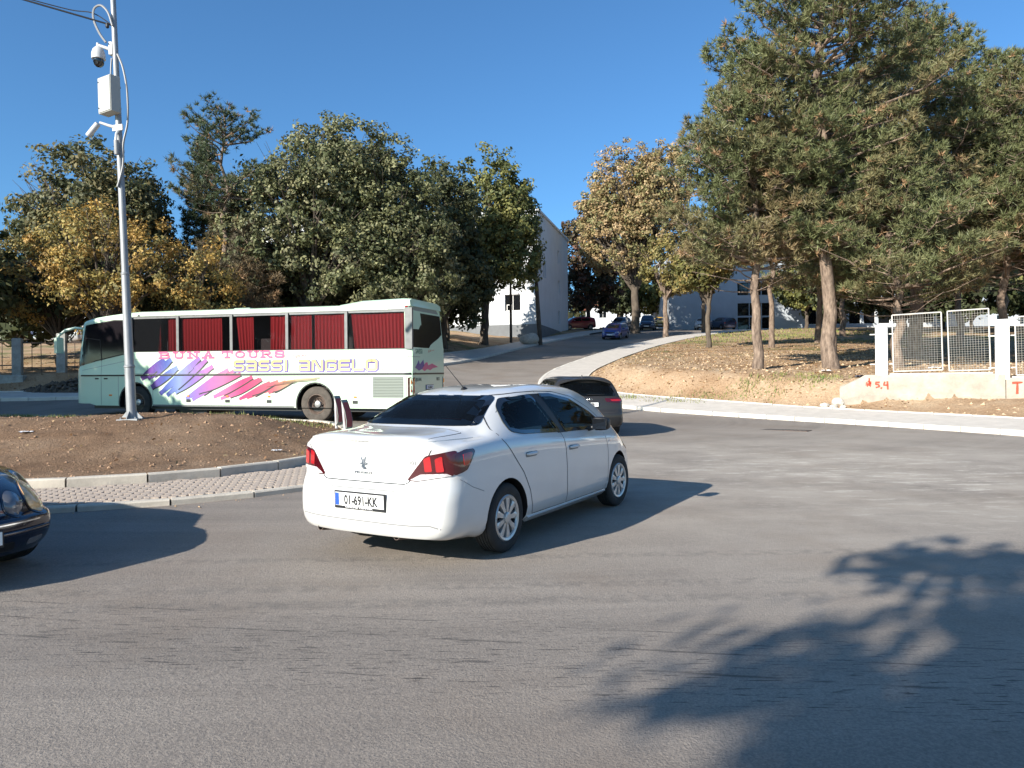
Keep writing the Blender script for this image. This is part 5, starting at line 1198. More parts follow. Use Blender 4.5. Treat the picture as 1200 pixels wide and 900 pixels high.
    for k in range(13):
        z = .73 + k * .043; MB().add([(-2.62, .006, z), (-1.72, .006, z), (-1.72, .022, z + .018), (-2.62, .022, z + .018), (-1.72, .006, z + .024), (-2.62, .006, z + .024)], [(0, 1, 2, 3), (3, 2, 4, 5)]).build('louvre', M['bus_grey'], gr)
    vm = MB()
    for k in range(14): MB().box(-1.95 - k * .042, -1.975 - k * .042, -.018, -.012, 1.43, 1.53, Matrix.Translation((0, .0, 0))).build('vent_slot', M['gap_soft'], root) if k < 0 else vm.box(-1.95 - k * .042, -1.972 - k * .042, -.016, -.008, 1.43, 1.53)
    vm.build('vent_slots', M['gap_soft'], root, kind='stuff')
    sk.patch('roof_marker', [(-2.78, 3.20), (-2.66, 3.20), (-2.66, 3.235), (-2.78, 3.235)], 'y+', M['tail_bright'], root, .01, .05, .01); sk.patch('roof_marker', [(6.22, 3.16), (6.30, 3.16), (6.30, 3.20), (6.22, 3.20)], 'y+', M['black'], root, .01, .05, .01)
    # brush stroke print: slanting overlapping strokes, each with a dark lower edge
    col = MB(); sh = MB(); rs = random.Random(3)
    def stroke(pts, wd):
        P = [Vector(p) for p in pts]; n_ = len(P); L_, R_ = [], []
        for i, p in enumerate(P):
            t = (P[min(i + 1, n_ - 1)] - P[max(i - 1, 0)]).normalized(); nn = Vector((-t.y, t.x)); t_ = i / (n_ - 1); w_ = wd * (.25 + .75 * math.sin(math.pi * min(.92, max(.08, t_))) ** .5) / 2
            L_.append(p + nn * w_); R_.append(p - nn * w_)
        return L_, R_, n_
    def y_at(x, z): return sk.hit('y+', x, z, 0)[0].y
    tops = [(5.30, 1.80), (4.85, 1.60), (4.02, 1.82), (3.60, 1.60), (3.05, 1.50), (2.60, 1.34), (2.2, 1.26), (1.9, 1.2), (1.6, 1.16), (1.35, 1.13), (1.1, 1.12), (.85, 1.12)]
    bots = [(6.15, 1.22), (5.80, 1.00), (5.45, .74), (4.95, .82), (4.55, .62), (4.1, .80), (3.55, .66), (3.0, .70), (2.65, .66), (2.25, .74), (1.9, .78), (1.55, .84)]
    k_ = 0
    for i, (t, bt) in enumerate(zip(tops, bots)):
        t, bt = Vector(t), Vector(bt); wd = .25 - .013 * i
        for sub in range(1 if i % 2 else 2):
            o = Vector((-.24 * sub - rs.uniform(0, .05), rs.uniform(-.03, .05))); P = [bt + o, bt.lerp(t, .35) + o + Vector((.03, -.03)), bt.lerp(t, .7) + o + Vector((-.02, .01)), t + o]
            P = [Vector(p) for p in catmull([tuple(p) for p in P], [4, 4, 4])]
            L_, R_, n_ = stroke(P, wd * (.9 if sub else 1)); lay = .004 + .0012 * (k_ % 5); k_ += 1
            col.add([(q.x, y_at(q.x, q.y) + lay, q.y) for q in L_ + R_], [(a, a + 1, a + 1 + n_, a + n_) for a in range(n_ - 1)])
            d = Vector((-.028, -.028)); L2 = [q + d for q in (L_ if L_[n_ // 2].y < R_[n_ // 2].y else R_)]; L3 = (L_ if L_[n_ // 2].y < R_[n_ // 2].y else R_)
            a0 = 0 if i % 2 else 3
            sh.add([(q.x, y_at(q.x, q.y) + lay + .0005, q.y) for q in L2[a0:] + L3[a0:]], [(a, a + 1, a + 1 + n_ - a0, a + n_ - a0) for a in range(n_ - 1 - a0)])
    for (x, z, L2) in ((.75, 1.17, 1.4), (.55, 1.22, 1.2), (1.2, 1.10, 1.0)):
        P = [(x + L2 * .5, z - .07), (x, z), (x - L2 * .5, z + .05)]; L_, R_, n_ = stroke(P, .05); col.add([(q.x, y_at(q.x, q.y) + .011, q.y) for q in L_ + R_], [(a, a + 1, a + 1 + n_, a + n_) for a in range(n_ - 1)])
        sh.add([(q[0], y_at(q[0], q[1]) + .012, q[1] - o) for o in (.03, .042) for q in P], [(a, a + 1, a + 4, a + 3) for a in range(2)])
    col.build('brush_strokes', M['splash'], root, kind='stuff'); sh.build('stroke_outlines', M['ink'], root, kind='stuff')
    # lettering
    for mm, wd, dx, dz, lay in ((M['violet'], .118, -.012, -.012, lambda x, z: y_at(x, z) + .007), (M['cream'], .058, 0, 0, lambda x, z: y_at(x, z) + .011)):
        b_ = MB(); x = strokes(b_, 'sassi', GLY, 2.80 + dx, 1.49 + dz, .325, .25, wd, .10, lay); x = strokes(b_, 'angelo', GLY, .62 + dx, 1.49 + dz, .33, .25, wd, .095, lay); b_.build('coach_name' if mm is M['cream'] else 'name_outline', mm, root, kind='stuff')
    b_ = MB(); strokes(b_, 'BUNA', SER, 5.48, 1.865, .40, .165, .056, .12, lambda x, z: y_at(x, z) + .009); strokes(b_, 'TOURS', SER, 3.22, 1.865, .35, .165, .056, .095, lambda x, z: y_at(x, z) + .009); b_.build('company_name', M['pink'], root, kind='stuff')
    def side_text(t, x, z, h, mm, ws): lettering('small_text', t, h, mm, root, plane_matrix((x, -.012, z), (-1, 0, 0), (0, 0, 1)), ws, .001, .0)
    side_text('GJILAN', .58, 1.86, .075, M['pink'], 1.6); side_text('N.T.P', 5.85, 1.95, .035, M['pink'], 2.0)
    # the rear: name, small print, lamps, badge
    p, _ = sk.hit('x-', -1.2, 1.95, 0)
    def rear_text(t, y, z, h, mm, ws=1.): q, _ = sk.hit('x-', y, z, 0); lettering('small_text', t, h, mm, root, plane_matrix((q.x - .006, y, z), (0, -1, 0), (0, 0, 1)), ws, .001)
    rear_text('SASSI', -.55, 1.93, .14, M['green_print'], 1.1); rear_text('ANGELO', -1.62, 1.93, .14, M['orange_print'], 1.1); rear_text('GJILAN', -.42, 1.16, .10, M['ink'], 1.1); rear_text('RKS', -1.9, 1.16, .10, M['ink'], 1.)
    q = [(-.25, 1.55), (-.5, 1.74), (-.55, 1.62), (-.8, 1.76), (-.85, 1.62), (-1.1, 1.74), (-1.15, 1.60), (-1.45, 1.66), (-1.9, 1.56), (-1.5, 1.52), (-1.3, 1.46), (-1.1, 1.50), (-.9, 1.44), (-.7, 1.50), (-.5, 1.46)]
    bs = sk.patch('rear_brush_stroke', q, 'x-', M['pink'], root, .005, .15, .003); sk.patch('rear_brush_stroke', [(-.24, 1.54), (-.5, 1.745), (-.55, 1.62), (-.82, 1.765), (-.86, 1.6), (-.7, 1.50), (-.5, 1.455)], 'x-', M['violet'], root, .009, .15, .003)
    sk.ribbon('side_moulding', [(-.04, 1.365), (-W + .04, 1.365)], 'x-', .045, M['black'], root, .012); sk.ribbon('panel_joint', [(-.04, 1.84), (-W + .04, 1.84)], 'x-', .012, M['gap_soft'], root, .003)
    for y in (-.10, -W + .10):
        t = sk.patch('tail_lamp', round_poly([(y - .09, .62), (y + .08, .62), (y + .08, 1.27), (y - .09, 1.27)], .02, 3), 'x-', M['tail'], root, .012, .08)
        sk.patch('orange_lens', [(y - .07, 1.08), (y + .06, 1.08), (y + .06, 1.22), (y - .07, 1.22)], 'x-', M['orange'], t, .018, .08, .004); sk.patch('bright_lens', [(y - .07, .86), (y + .06, .86), (y + .06, 1.04), (y - .07, 1.04)], 'x-', M['tail_bright'], t, .018, .08, .004)
    q, _ = sk.hit('x-', -1.22, .98, 0); number_plate(root, (q.x - .012, -1.25, .98), (0, -1, 0), (0, 0, 1), '01-204-FJ')
    # arm mirror at the front
    am = MB().tube([(8.40, -.02, 2.82), (8.62, .05, 2.84), (8.90, .16, 2.76), (9.08, .24, 2.60), (9.10, .26, 2.45)], [.035, .04, .045, .045, .03], 8).build('mirror_arm', m, root, True)
    MB().bevbox(-.05, .05, -.13, .13, -.24, .26, .03, Matrix.Translation((9.10, .22, 2.28))).build('mirror_head', m, root)
    for x, z in ((.10, .52), (6.37, .52)):
        for s_, y in ((1, -.20), (-1, -W + .20)): wheel(root, x, y, .505, .505, .30, 'bus', s_, .295, dusty=(x < 1 or s_ < 0))
    place(root, -5.509, 21.371, 163.5, z=.497, wb=6.2); return root
coach()

# ---------------------------------------------------------------- camera pole and its equipment
def mast():
    x, y = -7.60, 15.0; z = soil_at(x, y) - .02
    root = empty('camera_mast', (x, y, z), label='galvanised mast carrying surveillance cameras, standing on the soil island', cat='pole')
    root.rotation_euler = (0, R(-2.1), 0)
    MB().tube([(0, 0, -.05), (0, 0, 1.22)], .108, 20).build('lower_tube', M['galv'], root, True)
    MB().lathe([(.108, 1.20), (.122, 1.215), (.122, 1.245), (.098, 1.27)], 20).build('collar', M['galv'], root, True)
    MB().tube([(0, 0, 1.2), (0, 0, 3.37)], [.100, .088], 20).build('middle_tube', M['galv'], root, True); MB().lathe([(.088, 3.35), (.096, 3.37), (.096, 3.41), (.074, 3.43)], 20).build('collar', M['galv'], root, True)
    MB().tube([(0, 0, 3.35), (0, 0, 10.6)], [.080, .056], 20).build('upper_tube', M['galv'], root, True)
    MB().bevbox(-.24, .24, -.24, .24, -.04, .012, .004).build('base_plate', M['galv'], root)
    for k in range(4):
        T = Matrix.Rotation(R(90 * k), 4, 'Z'); MB().prism([(.10, .01), (.25, .01), (.25, .03), (.10, .20)], -.008, .008, T).build('gusset', M['galv'], root)
        MB().lathe([(.018, .01), (.018, .05), (.0005, .055)], 8, T @ Matrix.Translation((.17, .17, 0))).build('anchor_bolt', M['galv'], root)
    return root
mst = mast(); mst.scale = (.857,) * 3; Mm = Matrix.Translation(mst.location) @ mst.rotation_euler.to_matrix().to_4x4() @ Matrix.Scale(.857, 4)
def on_mast(name, z, label, cat, az=0):
    o = empty(name, Mm @ Vector((0, 0, z)), (0, R(-2.1), R(az)), label=label, cat=cat); o.scale = (.857,) * 3; return o
d = on_mast('dome_camera', 8.62, 'white dome camera hanging from a short arm near the mast top', 'security camera')
MB().bevbox(-.13, -.05, -.06, .06, -.12, .18, .01).build('bracket', M['camwhite'], d); MB().tube([(-.06, 0, .0), (-.20, 0, .05), (-.40, 0, .13)], [.05, .04, .038], 10).build('arm', M['camwhite'], d, True)
MB().lathe([(.0005, .24), (.035, .235), (.04, .16), (.07, .14), (.12, .08), (.145, 0), (.15, -.06), (.15, -.14), (.13, -.15), (.0005, -.15)], 24, Matrix.Translation((-.40, 0, -.06))).build('housing', M['camwhite'], d, True)
MB().lathe([(.0005, -.15), (.118, -.15), (.118, -.21), (.10, -.27), (.06, -.31), (.0005, -.325)], 24, Matrix.Translation((-.40, 0, -.06))).build('camera_ball', M['glossblack'], d, True)
MB().lathe([(.0005, 0), (.045, 0), (.05, -.02), (.05, -.04)], 16, Matrix.Translation((-.40, -.11, -.30)) @ Matrix.Rotation(R(-70), 4, 'X')).build('lens', M['alu'], d, True)
d = on_mast('equipment_cabinet', 7.5, 'pale grey metal box strapped to the mast below the dome camera', 'cabinet', -28)
MB().bevbox(-.26, .20, -.30, -.06, -.42, .42, .012).build('box', M['cabinet'], d); MB().bevbox(-.245, .185, -.315, -.302, -.40, .40, .004).build('door', M['cabinet'], d)
for zz in (-.3, .3): MB().lathe([(.014, 0), (.014, .012), (.0005, .013)], 8, Matrix.Translation((-.22, -.317, zz)) @ Matrix.Rotation(R(90), 4, 'X')).build('door_lock', M['black'], d)
for zz in (-.25, .25): MB().lathe([(.072, -.015), (.078, -.015), (.078, .015), (.072, .015)], 16, Matrix.Translation((0, 0, zz))).build('strap', M['galv'], d)
d = on_mast('bullet_camera', 6.78, 'white bullet camera on an arm reaching left of the mast', 'security camera', -12)
MB().tube([(0, -.05, 0), (-.18, -.10, .06), (-.40, -.12, .15)], [.045, .035, .03], 8).build('arm', M['camwhite'], d, True)
MB().bevbox(-.10, .16, -.09, -.05, -.07, .07, .01).build('junction_box', M['camwhite'], d)
MB().lathe([(.0005, -.2), (.062, -.2), (.066, -.18), (.066, .16), (.05, .18), (.0005, .18)], 16, Matrix.Translation((-.56, -.15, .0)) @ Matrix.Rotation(R(48), 4, 'Y')).build('housing', M['camwhite'], d, True)
MB().lathe([(.0005, 0), (.05, 0), (.05, .004)], 16, Matrix.Translation((-.56, -.15, 0)) @ Matrix.Rotation(R(48), 4, 'Y') @ Matrix.Translation((0, 0, -.205))).build('lens', M['glossblack'], d, True)
d = on_mast('bullet_camera', 6.25, 'dark bullet camera hanging close under the arm on the mast', 'security camera', 10)
MB().tube([(.02, -.05, .5), (-.02, -.13, .36), (-.03, -.14, .22)], [.04, .03, .03], 8).build('arm', M['camwhite'], d, True); MB().lathe([(.0005, -.17), (.05, -.17), (.055, -.15), (.055, .16), (.0005, .18)], 16, Matrix.Translation((-.02, -.15, .05))).build('housing', M['cable'], d, True)
def cable(name, pts, r, m, label, seg=1):
    P = [Vector(p) for p in pts]; out = []
    Q = [P[0]] + P + [P[-1]]
    for i in range(1, len(Q) - 2):
        for k in range(8):
            t = k / 8; a, b, c, e = Q[i - 1], Q[i], Q[i + 1], Q[i + 2]; out.append(.5 * ((2 * b) + (c - a) * t + (2 * a - 5 * b + 4 * c - e) * t * t + (3 * b - a - 3 * c + e) * t ** 3))
    out.append(P[-1]); return MB().tube(out, r, 6).build(name, m, None, True, label=label, cat='cable')
def mp_(x, y, z): return tuple(Mm @ Vector((x, y, z)))
cable('conduit_loop', [mp_(.0, -.08, 9.15), mp_(-.08, -.1, 9.45), mp_(-.24, -.1, 9.62), mp_(-.40, -.1, 9.55), mp_(-.42, -.1, 9.3), mp_(-.30, -.1, 8.98), mp_(-.16, -.1, 8.76)], .022, M['cable'], 'grey conduit looping above the dome camera at the mast top')
cable('power_cable', [mp_(.07, -.05, 8.5), mp_(.20, -.08, 8.15), mp_(.28, -.1, 7.6), mp_(.26, -.1, 6.9), mp_(.14, -.1, 6.4), mp_(.10, -.08, 5.9), mp_(-.04, -.1, 5.4)], .020, M['cable'], 'grey cable running down the right side of the mast')
cable('signal_cable', [mp_(-.06, -.07, 8.4), mp_(-.09, -.08, 8.0), mp_(-.07, -.07, 7.55)], .014, M['cable'], 'short grey cable between dome camera and cabinet')
e0 = Mm @ Vector((-.05, 0, 9.20)); far = Vector((-22, 10.5, 12.3))
cable('overhead_wire', [e0, e0.lerp(far, .25) - Vector((0, 0, .18)), e0.lerp(far, .5) - Vector((0, 0, .25)), e0.lerp(far, .75) - Vector((0, 0, .2)), far], .017, M['wire'], 'black overhead wire leaving the mast towards the upper left')
cable('wire_end', [e0 + Vector((0, 0, .0)), e0 + Vector((-.35, -.05, .22)), e0 + Vector((-.8, -.08, .28)), e0 + Vector((-1.6, -.3, .42))], .010, M['wire'], 'thin loose wire curling above the overhead wire')
MB().lathe([(.020, -.05), (.035, -.03), (.035, .03), (.02, .05)], 10, Matrix.Translation(e0 + Vector((-.08, -.03, -.02)))).build('wire_clamp', M['wire'], None, label='small black clamp holding the overhead wire to the mast', cat='clamp')

# bent delineator posts at the tip of the island, seen edge on
def delineator(px_, y, lean, label):
    x = px_; z = soil_at(x, y); r_ = empty('delineator_post', (x, y, z - .05), (R(2), R(lean), R(-24)), label=label, cat='sign post', group='bent marker posts on the island')
    MB().tube([(0, 0, 0), (0, 0, .78)], .032, 12).build('post', M['camwhite'], r_, True)
    v = []; st = [(.0, .12), (.06, .20), (.075, .35), (.05, .55), (.0, .74), (-.03, .80)]
    for t in (0, .012):
        for yy in (-.10, .12):
            v += [(.045 + a + t, yy, z_) for a, z_ in st]
    k = len(st); f = [(i, i + 1, k + i + 1, k + i) for i in range(k - 1)] + [(2 * k + i, 3 * k + i, 3 * k + i + 1, 2 * k + i + 1) for i in range(k - 1)] + [(i, 2 * k + i, 2 * k + i + 1, i + 1) for i in range(k - 1)] + [(k + i, k + i + 1, 3 * k + i + 1, 3 * k + i) for i in range(k - 1)]
    pl = mesh('marker_plate', v, f, M['bus_grey'], r_)
    v2 = [(.045 + a - .004 + (.018 if s_ else 0), yy * .9, z_) for s_ in (0, 1) for yy in (-.10, .12) for a, z_ in st[1:5]]; 
    mesh('reflective_stripe', v2, [(s_ * 8 + i, s_ * 8 + i + 1, s_ * 8 + 5 + i, s_ * 8 + 4 + i) for s_ in (0, 1) for i in range(3)], mat('faded_red_film', (.32, .06, .06), .5) if 'film' not in M else M['film'], pl)
    return r_
M['film'] = mat('faded_red_reflector', (.32, .06, .06), .5)
delineator(-4.05, 17.3, 0, 'white marker post with bent brown and red plate beside the coach wheel'); delineator(-3.64, 16.4, -4, 'white marker post with bent red plate nearest the white sedan')

# ---------------------------------------------------------------- low concrete wall with posts and mesh panels (right)
def wp(s_, q=0.): return (W0[0] + WD[0] * s_ + WN[0] * q, W0[1] + WD[1] * s_ + WN[1] * q)
WA = math.atan2(WD[1], WD[0])
def wall_piece(name, s0, s1, z0, top, label, ragged=False, lower=0):
    x, y = wp(s0); root = empty(name, (x, y, 0), (0, 0, WA), label=label, cat='wall')
    L_ = s1 - s0; n = max(2, int(L_ / .25)); V = []; rr = random.Random(5)
    prof = [(-.02, z0 - .6), (-.02, z0 + .10), (.0, z0 + .12), (.0, top - .04), (.03, top), (.27, top), (.30, top - .04), (.30, z0 - .6)]
    for i in range(n + 1):
        u = L_ * i / n
        for k, (q, z) in enumerate(prof):
            cut = 0
            if ragged: cut = max(0, 1 - u / .75); z = z - cut * (.38 if k in (3, 4, 5, 6) else .1) - (.10 * rr.random() * cut); q = q - .22 * cut * (1 if k < 3 else .4) * (1 if k < 4 else 0)
            V.append((u + (rr.uniform(-.03, .03) * (1 if ragged and u < 1 else .1)), q + rr.uniform(-.006, .006), z + rr.uniform(-.006, .006)))
    k = len(prof); F = [(i * k + j, (i + 1) * k + j, (i + 1) * k + j + 1, i * k + j + 1) for i in range(n) for j in range(k - 1)] + [tuple(range(k - 1, -1, -1)), tuple(range(n * k, n * k + k))]
    o = mesh('wall_block', V, F, M['concrete'], root); autosmooth(o, 25); return root
w1 = wall_piece('retaining_wall', -.1, 4.62, .95, 1.74, 'low crumbling concrete wall with red graffiti under the two mesh panels', True)
w2 = wall_piece('retaining_wall', 4.64, 15, .80, 1.60, 'lower stretch of concrete wall at the right edge with red letters')
def face_strokes(name, paths, s0, zb, h, cw, parent, wd=.03):
    b = MB(); rr = random.Random(2)
    for P in paths:
        P = [(p[0] * cw, p[1] * h) for p in P]; n = len(P); v = []
        Q = []
        for i in range(n - 1):
            for t in (0, .5): Q.append(((P[i][0] * (1 - t) + P[i + 1][0] * t), (P[i][1] * (1 - t) + P[i + 1][1] * t)))
        Q.append(P[-1]); n = len(Q)
        for i, p in enumerate(Q):
            a = Vector(Q[max(i - 1, 0)]); c = Vector(Q[min(i + 1, n - 1)]); t = (c - a).normalized(); nn = Vector((-t.y, t.x)) * wd * rr.uniform(.35, .6)
            v += [(s0 + p[0] + nn.x, -.009, zb + p[1] + nn.y), (s0 + p[0] - nn.x, -.009, zb + p[1] - nn.y)]
        b.add(v, [(2 * i, 2 * i + 1, 2 * i + 3, 2 * i + 2) for i in range(n - 1)])
    return b.build(name, M['graffiti'], parent, kind='stuff')
g_ = [[(.30, .9), (.05, .8), (.02, .6), (.25, .5), (.28, .3), (.0, .15)], [(.42, .75), (.46, .3), (.62, .3), (.66, .75)], [(.66, .75), (.70, .2)], [(.80, .8), (.86, .1), (.98, .65), (1.10, .1), (1.16, .9)], [(1.02, 1.4), (1.05, .2)], [(.92, 1.0), (1.18, .5)],
      [(1.95, .75), (1.62, .75), (1.60, .45), (1.85, .42), (1.90, .1), (1.60, -.05)], [(2.12, .0), (2.06, -.25)], [(2.40, .85), (2.30, .30), (2.66, .32)], [(2.62, .9), (2.66, -.35)]]
face_strokes('graffiti', g_, .55, 1.33, .22, .34, w1, .05)
face_strokes('graffiti', [[(.0, 1), (.75, 1.05)], [(.38, 1), (.36, 0)], [(.95, 1), (.93, 0)], [(1.45, 1), (.98, .5), (1.5, .0)], [(1.9, 1), (1.85, .0)]], .15, 1.10, .34, .36, w2, .06)
def post(s_, z0, z1, wd, label, m=None, grp='whitewashed posts on the low wall'):
    x, y = wp(s_, .02); root = empty('fence_post', (x, y, z0), (0, 0, WA), label=label, cat='fence post', group=grp)
    b = MB(); b.bevbox(-wd / 2, wd / 2, -.02, .30, 0, z1 - z0, .02, Matrix.Translation((0, 0, 0))); b.build('post', m or M['whitewash'], root)
    for zz in (.35, 1.35):
        if zz < z1 - z0: MB().box(-wd / 2 - .18, wd / 2 + .18, .13, .16, zz, zz + .035).build('bracket', M['fence'], root)
    return root
post(1.17, 1.735, 3.40, .36, 'left whitewashed post where the low wall begins'); post(4.55, 1.55, 3.42, .37, 'whitewashed post between the second and third mesh panels'); post(8.0, 1.595, 3.3, .37, 'whitewashed post beyond the right frame')
def panel(s0, s1, z0, z1, label, tilt=0.):
    x, y = wp(s0, .16); root = empty('mesh_panel', (x, y, z0), (0, R(-tilt), WA), label=label, cat='fence panel', group='wire mesh panels in the fence'); L_ = s1 - s0; H = z1 - z0
    f = MB(); a = .022
    for c in (((0, 0, 0), (L_, 0, 0)), ((0, 0, H), (L_, 0, H)), ((0, 0, 0), (0, 0, H)), ((L_, 0, 0), (L_, 0, H))): f.tube(c, a, 6)
    f.build('panel_frame', M['fence'], root); b = MB(); t = .0032
    for k in range(1, int(L_ / .075)): b.box(k * .075 - t, k * .075 + t, -t, t, 0, H)
    for k in range(1, int(H / .075)): b.box(0, L_, -t + .006, t + .006, k * .075 - t, k * .075 + t)
    b.build('wire_mesh', M['mesh_wire'], root, kind='stuff'); return root
panel(1.52, 2.94, 1.85, 3.72, 'wire mesh panel next to the left whitewashed post', 1.0); panel(3.12, 4.24, 1.84, 3.76, 'wire mesh panel left of the second whitewashed post', 1.2); panel(4.92, 6.6, 1.68, 3.48, 'wire mesh panel cut by the right frame edge', 1.0); panel(6.75, 7.7, 1.7, 3.5, 'wire mesh panel outside the right edge', 0)
for a, b_, zz, lab in ((1.4, 4.3, 1.775, 'steel rail lying along the low wall under the two panels'), (4.8, 7.8, 1.635, 'steel rail lying along the lower wall at the right edge')):
    x, y = wp(a, .16); MB().bevbox(0, b_ - a, -.03, .03, 0, .04, .006, Matrix.Translation((x, y, zz - .03)) @ Matrix.Rotation(WA, 4, 'Z')).build('fence_rail', M['fence'], None, label=lab, cat='rail')
# broken lumps at the wall's end, litter, gully grate
for i, (s_, q, sz, lab) in enumerate(((-.55, -.35, .17, 'squarish broken concrete lump left of the wall end'), (-.25, -.55, .14, 'small concrete lump below the crumbled wall end'), (.05, -.65, .12, 'small flat concrete lump nearest the pavement'), (-.15, -.12, .26, 'largest broken chunk leaning on the wall end'))):
    x, y = wp(s_, q); b = bmesh.new(); bmesh.ops.create_icosphere(b, subdivisions=2, radius=sz); rr = random.Random(i + 3)
    for v in b.verts: v.co *= rr.uniform(.82, 1.1); v.co.z *= .62; v.co = Vector([max(-sz * .8, min(sz * .8, c)) for c in v.co])
    me = bpy.data.meshes.new('concrete_lump'); b.to_mesh(me); b.free(); o = link('concrete_lump', me, M['rubble'], None, label=lab, cat='rubble'); o.location = (x, y, ground_at(x, y) + sz * .3); o.rotation_euler = (0, 0, rr.uniform(0, 3))
def crumple(name, x, y, z, sx, sy, m, label, seed=1):
    b = bmesh.new(); bmesh.ops.create_grid(b, x_segments=7, y_segments=6, size=.5); rr = random.Random(seed)
    for v in b.verts: v.co.x *= sx; v.co.y *= sy; v.co.z = rr.uniform(0, .22) * min(sx, sy) + .02; v.co.x += rr.uniform(-.05, .05) * sx
    me = bpy.data.meshes.new(name); b.to_mesh(me); b.free(); o = link(name, me, m, None, label=label, cat='litter'); o.location = (x, y, z); o.rotation_euler = (0, 0, rr.uniform(0, 3)); return o
crumple('plastic_bag', -4.15, 13.2, soil_at(-4.15, 13.2), .17, .11, M['litter'], 'crumpled white scrap on the soil near the island tip')
crumple('paper_scrap', -9.0, 13.9, soil_at(-9.0, 13.9), .22, .14, M['litter'], 'pale flat scrap on the left part of the soil', 2)
for px_, q, lab, sd_, m_ in ((12.35, 29.5, 'grey plastic sheet lying right of the thick pine trunk', 3, M['litter']), (12.7, 27.2, 'dark blue bag on the soil just left of the fence', 4, M['darkblue']), (17.2, 30.5, 'white and red packaging on the ground behind the mesh panels', 5, M['litter'])):
    crumple('plastic_sheet', px_, q, ground_at(px_, q), .5, .35, m_, lab, sd_)
gr = empty('gully_grate', (7.35, 20.2, Af(7.35, 20.2)), (0, 0, R(-38)), label='rectangular iron gully grate in the road by the far kerb', cat='drain grate')
MB().bevbox(-.62, .62, -.22, .22, -.05, .008, .004).build('frame', M['rim_dark'], gr)
for k in range(12): MB().box(-.56 + k * .097, -.53 + k * .097, -.18, .18, .008, .016).build('grate_bar', M['alu'], gr)

# ---------------------------------------------------------------- left fence with grey posts, low walls
def lpost(x, y, h, label):
    z = ground_at(x, y) - .15; root = empty('fence_post', (x, y, z), (0, 0, R(12)), label=label, cat='fence post', group='grey concrete posts at the far left'); MB().bevbox(-.18, .18, -.15, .15, 0, h, .03).build('post', M['grey_post'], root); return root
LPX = [(-25.6, 34.2), (-21.75, 33.4), (-20.3, 34.2)]
lpost(-25.9, 34.0, 2.0, 'grey concrete post outside the left edge'); lpost(-21.85, 33.2, 1.75, 'grey concrete post at the far left edge'); lpost(-20.25, 33.8, 1.9, 'grey concrete post just left of the coach front')
for (xa, ya), (xb, yb), lab in (((-25.7, 33.9), (-22.05, 33.2), 'rusty rail fence leaving the left edge'), ((-21.65, 33.25), (-20.45, 33.7), 'rusty rail fence between the two grey posts'), ((-20.05, 33.8), (-15.4, 34.9), 'rusty rail fence behind the coach front')):
    z = ground_at(xa, ya); r_ = empty('rail_fence', (xa, ya, z), (0, 0, math.atan2(yb - ya, xb - xa)), label=lab, cat='fence'); L_ = math.hypot(xb - xa, yb - ya)
    for zz in (.25, 1.35): MB().bevbox(0, L_, -.02, .02, zz, zz + .05, .005).build('rail', M['rim_dark'], r_)
    for k in range(1, int(L_ / .35)): MB().box(k * .35 - .012, k * .35 + .012, -.012, .012, .1, 1.45).build('bar', M['rim_dark'], r_)
b0 = empty('low_wall', (-23.2, 32.2, 0), (0, 0, R(12)), label='low grey block wall in front of the left fence posts', cat='wall'); zb0 = ground_at(-21.5, 32.6)
for k in range(5): MB().bevbox(-3 + k * 1.02, -2.0 + k * 1.02, -.2, .2, zb0 - .5, zb0 + .30 - (.08 if k == 4 else 0), .03).build('wall_block', M['grey_post'], b0)
n = 1500; th = rng.random(n) * 6.28; rr_ = rng.random(n) ** .6; px = -18.4 + 2.1 * rr_ * np.cos(th); py = 31.6 + .8 * rr_ * np.sin(th)
zz = land(px, py)[0] + .55 * (1 - rr_) * rng.random(n)
lumps('rubble_heap', np.stack([px, py, zz], -1), rng.random(n) ** 2 * .16 + .04, mat('dark_rubble', (.10, .075, .055), .95, var=.3, scale=3))

# ---------------------------------------------------------------- buildings
def facade_window(root, x, z, w_, h, y=0., frame='pale', bars=1, depth=.12):
    f = MB(); a = .06
    f.box(x - w_ / 2, x + w_ / 2, y - .02, y + .03, z, z + a); f.box(x - w_ / 2, x + w_ / 2, y - .02, y + .03, z + h - a, z + h)
    f.box(x - w_ / 2, x - w_ / 2 + a, y - .02, y + .03, z + a, z + h - a); f.box(x + w_ / 2 - a, x + w_ / 2, y - .02, y + .03, z + a, z + h - a)
    for k in range(bars): u = x - w_ / 2 + w_ * (k + 1) / (bars + 1); f.box(u - .025, u + .025, y - .018, y + .028, z + a, z + h - a)
    o = f.build('window', M['whitewash'] if frame == 'pale' else M['black'], root)
    MB().box(x - w_ / 2 + .01, x + w_ / 2 - .01, y + .0, y + .008, z + .01, z + h - .01).build('pane', M['opaque_glass'], o)
    MB().box(x - w_ / 2 - .05, x + w_ / 2 + .05, y - .12, y - .022, z - .06, z - .01).build('sill', M['render_white'], o)
    return o
